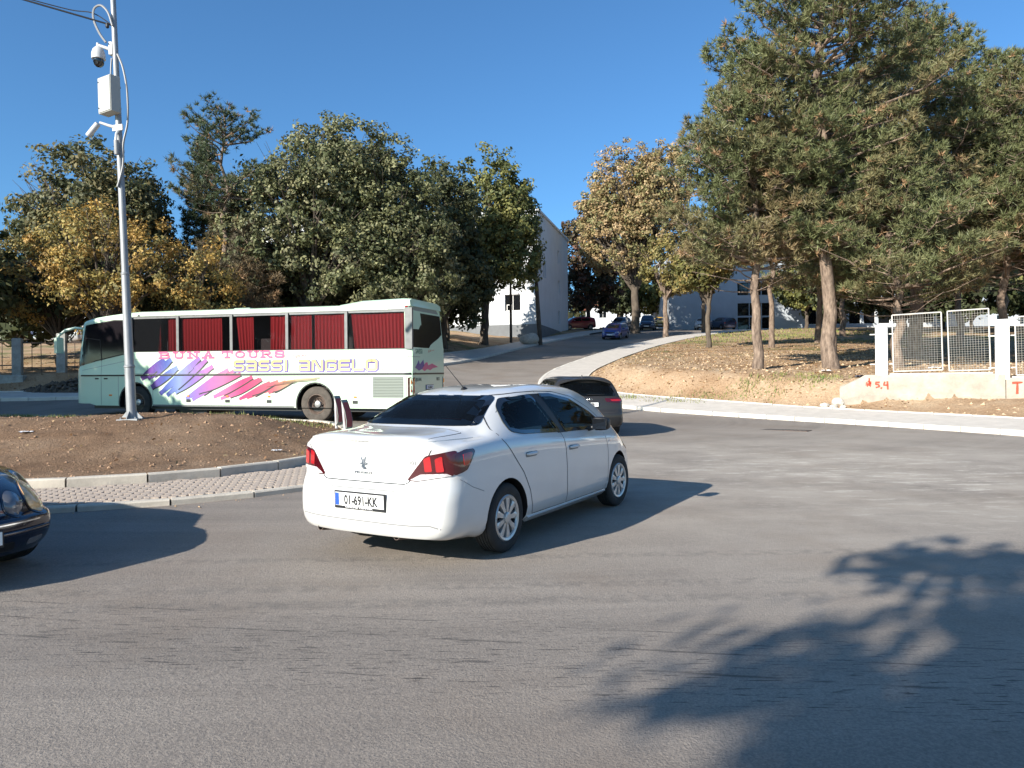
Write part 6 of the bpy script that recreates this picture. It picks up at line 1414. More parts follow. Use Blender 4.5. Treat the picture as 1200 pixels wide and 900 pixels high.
def wall_with_holes(root, x0, x1, z0, z1, holes, m, y0=0., th=.3):
    """a wall in x,z built from boxes round its openings, reveals included"""
    xs_ = sorted({x0, x1, *[h[0] for h in holes], *[h[1] for h in holes]}); zs_ = sorted({z0, z1, *[h[2] for h in holes], *[h[3] for h in holes]})
    V, F = [], []; idx = {}
    def vid(x, y, z):
        k = (round(x, 4), round(y, 4), round(z, 4))
        if k not in idx: idx[k] = len(V); V.append(k)
        return idx[k]
    def solid(i, j):
        if i < 0 or j < 0 or i >= len(xs_) - 1 or j >= len(zs_) - 1: return False
        cx, cz = (xs_[i] + xs_[i + 1]) / 2, (zs_[j] + zs_[j + 1]) / 2; return not any(h[0] < cx < h[1] and h[2] < cz < h[3] for h in holes)
    for i in range(len(xs_) - 1):
        for j in range(len(zs_) - 1):
            if not solid(i, j): continue
            a, b, c, d = xs_[i], xs_[i + 1], zs_[j], zs_[j + 1]; y1 = y0 + th
            F.append([vid(a, y0, c), vid(b, y0, c), vid(b, y0, d), vid(a, y0, d)]); F.append([vid(b, y1, c), vid(a, y1, c), vid(a, y1, d), vid(b, y1, d)])
            if not solid(i - 1, j): F.append([vid(a, y1, c), vid(a, y0, c), vid(a, y0, d), vid(a, y1, d)])
            if not solid(i + 1, j): F.append([vid(b, y0, c), vid(b, y1, c), vid(b, y1, d), vid(b, y0, d)])
            if not solid(i, j - 1): F.append([vid(a, y1, c), vid(b, y1, c), vid(b, y0, c), vid(a, y0, c)])
            if not solid(i, j + 1): F.append([vid(a, y0, d), vid(b, y0, d), vid(b, y1, d), vid(a, y1, d)])
    return mesh('wall', V, F, m, root)
def apartment():
    bx_, by_ = 2.45, 68.0; z = 5.0; a = math.atan2(-.26, 1)   # local x runs along the front (towards the right corner), local y goes away
    root = empty('apartment_building', (bx_, by_, z), (0, 0, R(-14.6)), label='white three storey building with grey plinth behind the yellow green tree', cat='building')
    # front facade: x from -30 to 0 at y=0 ; side facade: along +y at x=0
    H = 12.3; ph = 2.05; hs = []
    cols = [-28 + 3.2 * k for k in range(9)]
    for x in cols:
        for s_ in range(3): hs.append((x - .75, x + .75, 3.3 + 3.05 * s_, 4.8 + 3.05 * s_))
    hs.append((-3.0, -2.5, 3.2, 3.9)); wall_with_holes(root, -30, 0, ph, H, hs, M['render_white'])
    for h in hs: facade_window(root, (h[0] + h[1]) / 2, h[2], h[1] - h[0], h[3] - h[2], .16, 'pale', 1 if h[1] - h[0] > 1 else 0)
    MB().box(-30.03, .03, -.03, .3, -1.2, ph).build('plinth', M['plinth'], root)
    sd_ = empty('side_facade'); sd_.parent = root; sd_.rotation_euler = (0, 0, R(90))
    hs = [(y - .5, y + .5, 2.75 + 3.1 * s_, 4.15 + 3.1 * s_) for y in (9.8,) for s_ in range(3)] + [(2.4, 3.4, 6.6, 8.1)]
    sw = wall_with_holes(sd_, .3, 15, ph, H, hs, M['render_white'])
    for h in hs:
        o = facade_window(sd_, (h[0] + h[1]) / 2, h[2], h[1] - h[0], h[3] - h[2], .16, 'pale', 0)
        for c in o.children: c.parent = sd_
    MB().box(.3, 15.03, -.03, .3, -1.2, ph).build('plinth', M['plinth'], root).rotation_euler = (0, 0, R(90))
    MB().box(-30, -.02, 14.7, 15, -1, H).build('back_wall', M['render_white'], root); MB().box(-30.0, -29.7, .3, 14.7, -1, H).build('end_wall', M['render_white'], root)
    rf = MB(); rf.box(-30.15, .15, -.15, 15.15, H, H + .2); rf.build('roof_slab', M['render_white'], root)
    rp = MB(); v = [(-30.1, -.1, H + .21), (.1, -.1, H + .21), (.1, 15.1, H + .21), (-30.1, 15.1, H + .21), (-26, 7.5, H + .9), (-4, 7.5, H + .9)]; rp.add(v, [(0, 1, 5, 4), (1, 2, 5), (2, 3, 4, 5), (3, 0, 4)]).build('roof', M['plinth'], root)
    MB().tube([(-.14, -.10, ph), (-.14, -.10, H)], .06, 8).build('downpipe', M['alu'], root)
    return root
apartment()
def low_block():
    root = empty('school_building', (18.9, 90.0, 7.4), (0, 0, R(-3)), label='pale blue grey building with a grid of dark windows behind the pines', cat='building')
    W_ = 34; H = 9.5; hs = []
    for k in range(3): hs += [(8.1 + k * 1.42, 9.45 + k * 1.42, .25, 1.95), (8.1 + k * 1.42, 9.45 + k * 1.42, 2.15, 3.65), (8.1 + k * 1.42, 9.45 + k * 1.42, 4.6, 6.1)]
    for k in range(10): hs += [(16 + k * 1.7, 17.4 + k * 1.7, 1.0, 3.2), (16 + k * 1.7, 17.4 + k * 1.7, 4.6, 6.4)]
    wall_with_holes(root, 0, W_, -1.5, H, hs, M['render_grey'])
    for h in hs: facade_window(root, (h[0] + h[1]) / 2, h[2], h[1] - h[0], h[3] - h[2], .18, 'dark' if h[0] < 14 else 'pale', 0)
    MB().box(-.3, W_ + .3, -.5, 14, H, H + .3).build('roof_slab', M['render_white'], root); MB().box(0, .3, .3, 13.5, -1.5, H).build('end_wall', M['render_grey'], root); MB().box(W_ - .3, W_, .3, 13.5, -1.5, H).build('end_wall', M['render_grey'], root)
    MB().box(.3, W_ - .3, 13.2, 13.5, -1.5, H).build('back_wall', M['render_grey'], root)
    MB().tube([(-.6, -.5, -1), (-.6, -.5, 5.5)], .14, 8).build('downpipe', M['black'], root); return root
low_block()
def far_block(x, y, w_, d, h, rot, m, label, st=3):
    z = Af(min(x, 60), min(y, 110)); root = empty('house', (x, y, z - .5), (0, 0, R(rot)), label=label, cat='building')
    n = int(w_ / 3); hs = [(1 + k * 3., 2.3 + k * 3., 1.5 + 3 * s_, 2.9 + 3 * s_) for k in range(n) for s_ in range(st)]
    wall_with_holes(root, 0, w_, -1, h, hs, m)
    for hh in hs: facade_window(root, (hh[0] + hh[1]) / 2, hh[2], hh[1] - hh[0], hh[3] - hh[2], .18)
    MB().box(0, .3, .3, d, -1, h).build('end_wall', m, root); MB().box(w_ - .3, w_, .3, d, -1, h).build('end_wall', m, root)
    MB().add([(-.5, -.5, h), (w_ + .5, -.5, h), (w_ + .5, d + .5, h), (-.5, d + .5, h), (1, d / 2, h + 2.2), (w_ - 1, d / 2, h + 2.2)], [(3, 2, 1, 0), (0, 1, 5, 4), (1, 2, 5), (2, 3, 4, 5), (3, 0, 4)]).build('roof', mat('tile_roof', (.28, .10, .06), .9, var=.2, scale=4), root)
    return root
far_block(14, 128, 16, 9, 6.5, 4, M['render_white'], 'white house far up the hill between the tree trunks', 2)
far_block(70, 110, 20, 10, 7, -12, M['render_grey'], 'pale house at the right edge beyond the park', 2)
far_block(-62, 92, 22, 10, 7, 10, M['render_white'], 'white house far behind the left trees', 2)
def utility_pole(x, y, h, lean, r, label, arm=True):
    z = ground_at(x, y); root = empty('utility_pole', (x, y, z - .2), (0, R(lean), 0), label=label, cat='pole'); MB().tube([(0, 0, 0), (0, 0, h)], [r, r * .65], 10).build('pole', M['bark'], root, True)
    if arm: MB().bevbox(-.5, .5, -.05, .05, h - .5, h - .4, .01).build('crossarm', M['bark'], root)
    for k in (-.4, 0, .4): MB().lathe([(.03, 0), (.05, .03), (.03, .08), (.045, .12), (.0005, .16)], 8, Matrix.Translation((k, 0, h - .4))).build('insulator', M['whitewash'], root)
    return root
utility_pole(2.35, 61.5, 8.7, -3.2, .20, 'leaning dark wooden pole in front of the white building'); utility_pole(-.05, 62.6, 7.4, 0, .12, 'slim upright dark pole left of the leaning one', False)
for i, (x, y, s_) in enumerate(((1.5, 60.9, .62),)):
    b = bmesh.new(); bmesh.ops.create_icosphere(b, subdivisions=3, radius=s_); rr = random.Random(9)
    for v in b.verts: v.co *= 1 + .12 * math.sin(v.co.x * 7) * math.cos(v.co.y * 5); v.co.z *= .8; v.co.x *= 1.3
    me = bpy.data.meshes.new('wrapped_bale'); b.to_mesh(me); b.free(); o = link('wrapped_bale', me, M['rubble'], None, True, label='grey wrapped heap at the foot of the leaning pole', cat='heap'); o.location = (x, y, ground_at(x, y) + .4)

# ---------------------------------------------------------------- trees
def tris_mesh(name, V, F, m, parent=None, tint=None, **k):
    """fast mesh from arrays; F is (n, 3) or (n, 4); tint is a colour per face"""
    V = np.asarray(V, np.float32); F = np.asarray(F, np.int32); me = bpy.data.meshes.new(name); me.vertices.add(len(V)); me.vertices.foreach_set('co', V.ravel()); me.loops.add(F.size); me.loops.foreach_set('vertex_index', F.ravel())
    me.polygons.add(len(F)); me.polygons.foreach_set('loop_start', np.arange(0, F.size, F.shape[1], dtype=np.int32)); me.update(calc_edges=False)
    if tint is not None:
        at = me.attributes.new('tint', 'FLOAT_COLOR', 'FACE'); c = np.ones((len(F), 4), np.float32); c[:, :3] = tint; at.data.foreach_set('color', c.ravel())
    return link(name, me, m, parent, **k)
def unit(v): return v / np.maximum(np.linalg.norm(v, axis=-1, keepdims=True), 1e-9)
def leaf_tris(P, N, size, aspect=.55):
    """each leaf: a folded diamond of two triangles at P facing roughly N"""
    n = len(P); N = unit(N + rng.normal(size=(n, 3)) * .55); t = unit(np.cross(N, rng.normal(size=(n, 3)))); b = np.cross(N, t); s = (size * (.6 + .8 * rng.random(n)))[:, None]
    A0 = P - t * s; A1 = P + t * s; B0 = P + b * s * aspect + N * s * .18; B1 = P - b * s * aspect + N * s * .18
    V = np.stack([A0, B1, A1, B0], 1).reshape(-1, 3); F = np.arange(n * 4).reshape(-1, 4); return V, F
def trunk_tubes(b, base, top, r0, r1, rs, wob=.15, n=8, seg=7):
    P = []
    for i in range(seg + 1):
        t = i / seg; p = Vector(base).lerp(Vector(top), t); P.append(p + Vector((rs.uniform(-1, 1), rs.uniform(-1, 1), 0)) * wob * (t * (1 - t) * 4) ** .5)
    rad = [r0 * (1.25 if i == 0 else 1) * (1 - i / seg) + r1 * (i / seg) for i in range(seg + 1)]; b.tube(P, rad, n); return P
def broadleaf(x, y, H, crown, label, cols, trunk_h, tr=.25, leaf=.17, dens=1.0, seed=1, name='tree', lean=0., lumps_=None, base=None, group=None, zc=None, gappy=.15, bark='bark'):
    """crown = (cx, cy, cz, rx, ry, rz) ellipsoids relative to the foot; leaves sit in clumps over them"""
    global rng; rng = np.random.default_rng(seed); rs = random.Random(seed); z = ground_at(x, y) if base is None else base; root = empty(name, (x, y, z), label=label, cat='tree', group=group)
    b = MB(); P = trunk_tubes(b, (0, 0, -.3), (lean, 0, trunk_h), tr, tr * .75, rs, .08, 10, 6); top = P[-1]
    V, F, T = [], [], []; nv = 0
    for (cx, cy, cz, rx, ry, rz) in crown:
        c = Vector((cx, cy, cz)); nb = int(9 + rx * 2)
        for k in range(nb):
            a = rs.uniform(0, 6.28); e = rs.uniform(-.2, .95); q = c + Vector((math.cos(a) * rx * .8 * math.cos(e), math.sin(a) * ry * .8 * math.cos(e), rz * .8 * math.sin(e)))
            s0 = P[-2].lerp(top, rs.random()); mid = s0.lerp(q, .5) + Vector((0, 0, .12 * (q - s0).length)); b.tube([s0, s0.lerp(mid, .5) + Vector((0, 0, .1)), mid, mid.lerp(q, .6), q], [tr * .42, tr * .34, tr * .22, tr * .11, .012], 5)
            for j in range(4):
                q2 = q + Vector((rs.uniform(-1, 1) * rx, rs.uniform(-1, 1) * ry, rs.uniform(-.2, 1) * rz)) * .3; s2 = mid.lerp(q, rs.uniform(.1, .8)); b.tube([s2, s2.lerp(q2, .5) + Vector((0, 0, .1)), q2], [tr * .10, tr * .06, .008], 4)
        area = 4 * math.pi * ((rx * ry) ** 1.6 / 3 + (rx * rz) ** 1.6 / 3 + (ry * rz) ** 1.6 / 3) ** (1 / 1.6); cr_ = .55 + .06 * rx; nc = int(area / (cr_ * cr_) * 1.15 * dens)
        d = unit(rng.normal(size=(nc, 3))); d = d[d[:, 2] > -.75]; nc = len(d); rad = 1 - .42 * rng.random(nc) ** 1.6 + .07 * rng.normal(size=nc)
        ph = rng.random(6) * 6.28; big = 1 + .10 * np.sin(d[:, 0] * 3.2 + ph[0]) * np.cos(d[:, 2] * 3.6 + ph[1]) + .08 * np.sin(d[:, 1] * 5 + ph[2] + d[:, 2] * 4)
        cc = np.array([cx, cy, cz]) + d * np.array([rx, ry, rz]) * (rad * big)[:, None]; keep = rng.random(nc) > gappy; cc, d = cc[keep], d[keep]; nc = len(cc)
        per = int(34 * (.17 / leaf) ** 1.3); cs = cr_ * (.5 + .6 * rng.random(nc)); o = unit(rng.normal(size=(nc, per, 3))); o[..., 2] *= .72; rr = rng.random((nc, per, 1)) ** .45
        Pp = (cc[:, None] + o * rr * cs[:, None, None]); Nn = unit(o + d[:, None] * .8 + np.array([0, 0, .35])); v, f = leaf_tris(Pp.reshape(-1, 3), Nn.reshape(-1, 3), np.full(nc * per, leaf))
        cl = np.array(cols, np.float32); wgt = rng.random((nc, 1)) * .999 * (len(cl)); base_c = cl[(wgt[:, 0]).astype(int)]; hue = base_c[:, None] * (.72 + .56 * rng.random((nc, per, 1))); sw = rng.random((nc, per)) < .22; alt = cl[rng.integers(0, len(cl), (nc, per))]; hue = np.where(sw[..., None], alt, hue)
        V.append(v); F.append(f + nv); T.append(hue.reshape(-1, 3)); nv += len(v)
    tk = b.build('trunk', M[bark], root, True); tris_mesh('crown', np.concatenate(V), np.concatenate(F), M['leaf'], root, np.concatenate(T)); return root

def tufts(C_, D_, L_, cols, per=13, wid=.016):
    """needle brushes: narrow spikes fanning round direction D_ from each centre"""
    n = len(C_); a = unit(D_[:, None] * .62 + rng.normal(size=(n, per, 3)) * .5); s = (L_[:, None, None] * (.6 + .6 * rng.random((n, per, 1)))); w_ = unit(np.cross(a, rng.normal(size=(n, per, 3)))) * wid * (.7 + .6 * rng.random((n, per, 1)))
    b0 = C_[:, None] + a * s * .10; tip = C_[:, None] + a * s; V = np.stack([b0 - w_, b0 + w_, tip], 2).reshape(-1, 3); F = np.arange(n * per * 3).reshape(-1, 3)
    T = (cols[:, None] * (.72 + .56 * rng.random((n, per, 1)))).reshape(-1, 3); return V, F, T
GREEN = np.array([.135, .152, .066]); DARKG = np.array([.055, .075, .032]); BROWN = np.array([.26, .165, .09]); OLIVE = np.array([.185, .165, .085])
def pine(x, y, H, z_first, prof, label, tr=.27, seed=1, dens=1., brown=.5, tuft=.30, lean=(0, 0), dead=True, wid=.018, greenc=GREEN, per=18, name='pine_tree', skip=0., bias=None, base=None):
    """whorled branches; prof(t) gives branch length at relative height t"""
    global rng; rng = np.random.default_rng(seed); rs = random.Random(seed); z = ground_at(x, y) if base is None else base; root = empty(name, (x, y, z), label=label, cat='tree')
    b = MB(); P = trunk_tubes(b, (0, 0, -.3), (lean[0], lean[1], H), tr, .035, rs, .22, 12, 14)
    def at(h): u = max(0, min(.999, (h + .3) / (H + .3))) * 14; i = int(u); return P[i].lerp(P[i + 1], u - i)
    C_, D_, G_ = [], [], []; h = z_first
    while h < H - .15:
        t = (h - z_first) / (H - z_first); nb = rs.randint(4, 6); a0 = rs.uniform(0, 6.28); Lb = prof(t)
        for k in range(nb):
            a = a0 + 6.28 * k / nb + rs.uniform(-.35, .35); L_ = Lb * rs.uniform(.65, 1.12)
            if bias: L_ *= bias(a, t)
            if L_ < .3 or rs.random() < skip: continue
            up = .10 + .75 * t * t; s0 = at(h); dr = Vector((math.cos(a), math.sin(a), 0)); pts = [s0]; sag = rs.uniform(-.10, .05)
            for q in (.25, .5, .75, 1): pts.append(s0 + dr * L_ * q + Vector((rs.uniform(-.08, .08) * L_, rs.uniform(-.08, .08) * L_, L_ * (up * q + sag * math.sin(q * 3.1) + .12 * q * q))))
            r0 = (.018 + .016 * L_) * (.55 if t < .12 else 1); b.tube(pts, [r0, r0 * .8, r0 * .55, r0 * .35, .01], 5)
            if t < .06 and dead and rs.random() < .6: continue
            nt_ = int(L_ * L_ * 2.3 * dens + 5 * L_ * dens)
            for j in range(nt_):
                q = 1 - rs.random() ** 1.35 * (.72 if t > .1 else .55); i = min(3, int(q * 4)); p = pts[i].lerp(pts[i + 1], q * 4 - i); side = rs.uniform(-1, 1); wdt = L_ * .34 * (1.15 - abs(q - .6)); off = Vector((-dr.y, dr.x, 0)) * side * wdt
                p2 = p + off + Vector((0, 0, rs.uniform(-.12, .22) + .05 * L_)); C_.append(p2); D_.append((off.normalized() * .5 * abs(side) + dr * .5 + Vector((0, 0, .75)))); G_.append((t, q))
                if j % 5 == 0: b.tube([p, p2], [.014, .006], 3, False)
        h += rs.uniform(.32, .5) * (1 if t < .7 else .75)
    C_ = np.array([tuple(p) for p in C_]); D_ = unit(np.array([tuple(p) for p in D_])); G_ = np.array(G_); n = len(C_)
    nz = fbm(C_[:, 0] * .55 + 30 + seed, C_[:, 2] * .55 + C_[:, 1] * .4, seed); k = np.clip(.8 * brown * (1.35 - G_[:, 0] * 1.5) + nz * .9 - .12 + (rng.random(n) - .5) * .25, 0, 1)[:, None]
    col = greenc * (1 - k) + (OLIVE * (1 - k) + BROWN * k) * k; rust = (rng.random(n) < .03 * (1 + brown)) ; col[rust] = BROWN * 1.25
    V, F, T = tufts(C_, D_, np.full(n, tuft), col, per, wid); b.build('trunk', M['bark_pine'], root, True); tris_mesh('crown', V, F, M['needle'], root, T); return root, n * per
G = [(.085, .095, .035), (.11, .115, .05), (.065, .08, .03), (.14, .13, .065)]
LIN = [(.13, .14, .06), (.20, .20, .10), (.085, .10, .042), (.27, .27, .13), (.11, .12, .05), (.26, .25, .14), (.09, .10, .045)]
GOLD = [(.38, .23, .06), (.46, .31, .09), (.30, .19, .055), (.34, .27, .085), (.22, .19, .07)]
AUT = [(.36, .25, .12), (.27, .22, .10), (.44, .31, .17), (.20, .19, .08), (.32, .24, .12)]
YG = [(.17, .175, .055), (.23, .22, .07), (.125, .135, .045), (.10, .12, .045)]
DK = [(.055, .07, .028), (.075, .09, .038), (.045, .055, .025)]
K_ = 1 / 880
# left group, behind the coach
broadleaf(-11.7, 44, 13, [(0, 0, 7.7, 4.0, 3.8, 5.5), (1.8, .8, 9.9, 3.2, 3.4, 3.8), (-2.4, -.5, 6.2, 2.8, 3, 4.0), (2.3, -.4, 4.8, 2.9, 2.8, 3.4)], 'tall dense silver green lime tree directly behind the middle of the coach', LIN, 2.2, .36, .108, 1.1, 11, 'lime_tree', gappy=.28)
broadleaf(-6.9, 45, 12, [(0, 0, 7.5, 3.2, 3.3, 5.3), (1.0, 0, 5.0, 2.7, 2.9, 3.9), (-1.6, -.2, 9.3, 2.7, 2.7, 3.4)], 'silver green lime tree above the rear half of the coach', LIN, 2.2, .34, .108, 1.05, 12, 'lime_tree', gappy=.28)
broadleaf(-4.8, 53, 13, [(0, 0, 7.6, 2.9, 3.0, 5.7), (.7, 0, 4.8, 2.8, 3.0, 3.8)], 'dark green tree between the lime trees and the yellow green tree', [(.07, .08, .035), (.095, .105, .045), (.14, .14, .06), (.06, .07, .03)], 2.2, .30, .15, 1., 13)
broadleaf(-2.25, 60, 15, [(.6, 0, 9.8, 3.3, 3.0, 4.8), (2.0, 0, 6.8, 2.7, 2.6, 3.4), (-1.3, 0, 6.4, 2.7, 2.6, 3.4), (2.2, 0, 10.2, 2.2, 2.2, 3.2)], 'yellow green tree with a bare lower trunk in front of the white building', YG, 3.6, .36, .15, 1.0, 14, lean=.25)
broadleaf(-5.0, 58, 9, [(0, 0, 4.8, 2.5, 2.4, 3.4)], 'small dark tree low behind the rear corner of the coach', DK, 1.8, .2, .17, 1., 15)
pine(-16.0, 42, 13.9, 8.2, lambda t: 3.3 * (1 - t ** 3) * (.62 + .4 * abs(math.sin(t * 7))), 'tall pine with a flat open top standing above the left trees', .24, 21, 1.15, .05, .30, greenc=np.array([.075, .10, .05]), skip=.3, per=16, wid=.022)
broadleaf(-25.2, 45, 15, [(0, 0, 8.4, 4.0, 3.6, 4.4), (-1.0, 0, 6.0, 3.4, 3.2, 3.6), (1.8, 0, 7.8, 3.0, 3.0, 3.8)], 'large rounded olive green tree rising behind the golden tree', [(.11, .115, .05), (.14, .14, .07), (.08, .09, .04), (.19, .16, .07)], 2.6, .36, .125, 1., 16)
broadleaf(-19.0, 35, 11, [(0, 0, 4.9, 3.0, 2.7, 3.2), (2.0, .2, 4.2, 2.3, 2.2, 2.5), (-2.3, 0, 4.0, 2.3, 2.3, 2.6)], 'golden autumn tree with bare twigs left of the mast', GOLD, 1.8, .26, .078, .62, 17, gappy=.30)
broadleaf(-15.0, 36, 8, [(0, 0, 3.8, 1.9, 1.8, 2.3)], 'small golden tree right of the mast above the coach front', GOLD, 1.6, .18, .078, .7, 18, gappy=.2)
pine(-19.3, 47, 13.8, 3.0, lambda t: 2.3 * (1 - t) + .25, 'dark conical conifer between the big olive tree and the tall pine', .2, 22, 1.7, .0, .34, greenc=np.array([.05, .07, .035]), wid=.026)
pine(-16.2, 43.5, 10.4, 1.0, lambda t: 2.6 * (1 - t ** 1.3) + .3, 'dull brownish conifer left of the lime trees', .2, 23, 1.8, .75, .30, greenc=np.array([.12, .105, .06]), wid=.022)
pine(-14.6, 41.5, 7.4, .6, lambda t: 2.2 * (1 - t ** 1.3) + .3, 'short brownish conifer just behind the coach windows', .16, 24, 1.8, .8, .28, greenc=np.array([.13, .11, .07]), wid=.022)
broadleaf(-24.6, 33, 8, [(0, 0, 5.0, 2.0, 1.9, 2.8), (.4, 0, 2.9, 1.9, 1.7, 2.0)], 'sparse green tree cut by the left edge of the picture', G, 1.4, .18, .16, .75, 19)
broadleaf(-22.3, 37, 5.5, [(0, 0, 3.6, 2.9, 2.2, 1.7), (3.4, 0, 3.4, 2.6, 2.0, 1.7), (-3.2, 0, 3.6, 2.6, 2.0, 1.8)], 'low spreading dark green tree under the golden tree', DK, 1.6, .2, .16, 1.1, 20)
broadleaf(-16.6, 37.5, 5, [(0, 0, 3.2, 2.6, 2.2, 1.8)], 'low dark green tree behind the coach front', DK, 1.3, .16, .16, 1.1, 25)
for i, (x, y, r_, lab) in enumerate(((-9.5, 50, 3.0, 'dark undergrowth tree behind the lime trees'), (-13.5, 49, 3.0, 'dark undergrowth tree behind the brownish conifers'), (-5.4, 60, 2.6, 'dark undergrowth tree beyond the coach tail'), (-29, 44, 3.2, 'dark bushy tree at the far left'), (-14.5, 46, 3.0, 'dark bushy tree under the tall pine'), (-20.5, 52, 3.5, 'dark bushy tree behind the conifer'))):
    broadleaf(x, y, 5, [(0, 0, 2.6, r_, r_, 2.4), (.8, .4, 4.4, r_ * .8, r_ * .8, 2.2)], lab, DK, 1.0, .15, .27, .7, 30 + i)
# beyond the building and along the hill road
broadleaf(9.0, 88, 14, [(0, 0, 8.6, 3.4, 3, 5.0), (.5, 0, 4.6, 3.2, 3, 3.4)], 'dark reddish brown tree right beside the white building', [(.07, .055, .03), (.10, .07, .04), (.05, .05, .025), (.16, .08, .05)], 2.2, .3, .22, .9, 41)
broadleaf(12.7, 77, 21, [(-.6, 0, 13.4, 4.0, 3.6, 5.6), (1.8, 0, 11.6, 4.0, 3.6, 5.0), (-2.2, 0, 9.2, 3.4, 3.2, 4.6), (3.0, 0, 14.6, 3.4, 3.2, 4.4), (-3.4, 0, 12.4, 2.4, 2.4, 2.8)], 'tall tan and ochre autumn tree beside the hill road', AUT, 4.6, .48, .14, 1.0, 42, 'autumn_tree')
broadleaf(14.4, 70, 9.5, [(-.2, 0, 6.8, 2.3, 2.0, 2.6), (.9, 0, 4.9, 1.6, 1.6, 1.5)], 'slim tree with pale trunk by the top of the footpath', [(.22, .19, .06), (.28, .22, .08), (.15, .14, .05)], 3.8, .26, .14, .8, 43, bark='bark_pine')
broadleaf(13.9, 53, 9, [(0, 0, 6.6, 2.0, 1.9, 2.2), (-.8, 0, 4.9, 1.4, 1.4, 1.2)], 'forked leafy tree left of the pine trunks on the slope', [(.17, .16, .05), (.24, .18, .06), (.12, .12, .04)], 3.4, .20, .14, .85, 44)
broadleaf(19.5, 76, 12, [(0, 0, 7.4, 3.0, 2.8, 3.8)], 'dark trunked tree behind the forked leafy tree', [(.10, .10, .04), (.15, .13, .05)], 3.2, .26, .26, .9, 45)
for i, (x, y, r_, cl, lab) in enumerate(((20, 100, 3.4, YG, 'yellow green tree behind the parked yellow hatchback'), (14.5, 101, 3.2, DK, 'dark tree at the head of the hill road'), (26, 104, 3.4, AUT, 'ochre tree behind the pale parked car'), (33, 84, 3.2, YG, 'yellow green tree left of the school wall'), (52, 74, 4.0, YG, 'yellow green tree at the far right beyond the mesh panels'), (59, 82, 4.4, GOLD, 'golden tree at the far right behind the fence'), (46, 80, 3.6, [(.25, .22, .05), (.34, .26, .05)], 'yellow tree in front of the far white house'), (66, 78, 4.5, YG, 'pale green tree at the right edge'))):
    broadleaf(x, y, 8, [(0, 0, 5.2, r_, r_, 3.4), (.6, .3, 3.6, r_ * .8, r_ * .8, 2.4)], lab, cl, 2.2, .22, .28, .8, 50 + i)
# far woods close the horizon: one mass of crowns
def wood(name, pts, seed, label_cols):
    global rng; rng = np.random.default_rng(seed); V, F, T = [], [], []; nv = 0; b = MB()
    for x, y, h, r_ in pts:
        z = Af(max(-60, min(60, x)), min(y, 140)); n = int(130 * r_); d = unit(rng.normal(size=(n, 3))); p = np.array([x, y, z + h * .56]) + d * np.array([r_, r_, h * .5]) * (.72 + .3 * rng.random((n, 1))); v, f = leaf_tris(p, d + np.array([0, 0, .4]), np.full(n, .62)); cl = np.array(label_cols); c = cl[rng.integers(0, len(cl))] * .7 + cl[rng.integers(0, len(cl), n)] * .3
        V.append(v); F.append(f + nv); T.append(c * (.7 + .6 * rng.random((n, 1)))); nv += len(v); b.tube([(x, y, z - .3), (x, y, z + h * .6)], [.3, .12], 5)
    tris_mesh(name, np.concatenate(V), np.concatenate(F), M['leaf'], None, np.concatenate(T), kind='stuff')
rw_ = random.Random(4); wood('far_wood', [(x + rw_.uniform(-2, 2), 150 + rw_.uniform(-14, 14), rw_.uniform(8, 13), rw_.uniform(3, 5)) for x in range(-170, 190, 5)], 60, [(.10, .11, .05), (.16, .13, .06), (.07, .08, .035), (.20, .16, .07)])
rw_ = random.Random(8); wood('left_wood', [(x + rw_.uniform(-2, 2), 72 + rw_.uniform(-5, 8), rw_.uniform(7, 11), rw_.uniform(2.6, 4)) for x in list(range(-90, -52, 4)) + list(range(-30, -8, 4))], 61, [(.07, .08, .035), (.10, .10, .045), (.20, .13, .05)])

# the pines on the right
pine(13.4, 31.4, 18.5, 5.0, lambda t: (5.3 * (1 - t ** 2.2) * (.62 + .38 * min(1, t * 5)) + .35), 'thick pine trunk left of the low wall, its crown leaving the top', .31, 71, 1.5, .45, .31, lean=(-.5, .2), bias=lambda a, t: 1.0 if t > .5 else (.6 + .4 * abs(math.cos(a))) * (1 - .75 * max(0, -math.sin(a) - .2)), skip=.08, wid=.021)
pine(10.3, 31.6, 12.8, 3.3, lambda t: 3.6 * (1 - t ** 1.9) * (.8 + .2 * min(1, t * 6)) + .3, 'slimmer dark pine trunk left of the thickest one', .22, 72, 1.55, .6, .30, lean=(-.2, 0), bias=lambda a, t: 1.0 if t > .4 else 1 - .7 * max(0, -math.sin(a) - .2), wid=.021)
pine(18.0, 52, 15, 5.5, lambda t: 3.2 * (1 - t ** 1.8) + .3, 'slender reddish pine trunk far behind the slimmer dark one', .20, 73, 1.4, .5, .34, wid=.03)
pine(16.3, 31.6, 9.6, 2.2, lambda t: 3.9 * (1 - t ** 1.6) * (.8 + .2 * min(1, t * 5)) + .3, 'pine standing right behind the left mesh panel', .24, 74, 1.5, .55, .30, lean=(-.3, 0), wid=.021)
pine(20.5, 38, 17.5, 3.6, lambda t: 4.8 * (1 - t ** 2.0) + .35, 'dark thick pine trunk between the two mesh panels', .36, 75, 1.3, .35, .30, lean=(.2, 0), wid=.021)
pine(23.6, 36.0, 14.5, 3.9, lambda t: 4.5 * (1 - t ** 1.7) + .35, 'pine with a dark slim trunk behind the second whitewashed post', .22, 76, 1.35, .45, .30, wid=.021)
pine(26.5, 33.0, 12.5, 3.2, lambda t: 4.4 * (1 - t ** 1.8) + .3, 'brown tinged pine at the right edge', .24, 77, 1.25, .6, .30, wid=.021)
pine(19.6, 46, 16.5, 6.5, lambda t: 3.8 * (1 - t ** 1.8) + .3, 'pine hidden behind the thickest pine', .26, 78, 1.4, .3, .32, wid=.03)
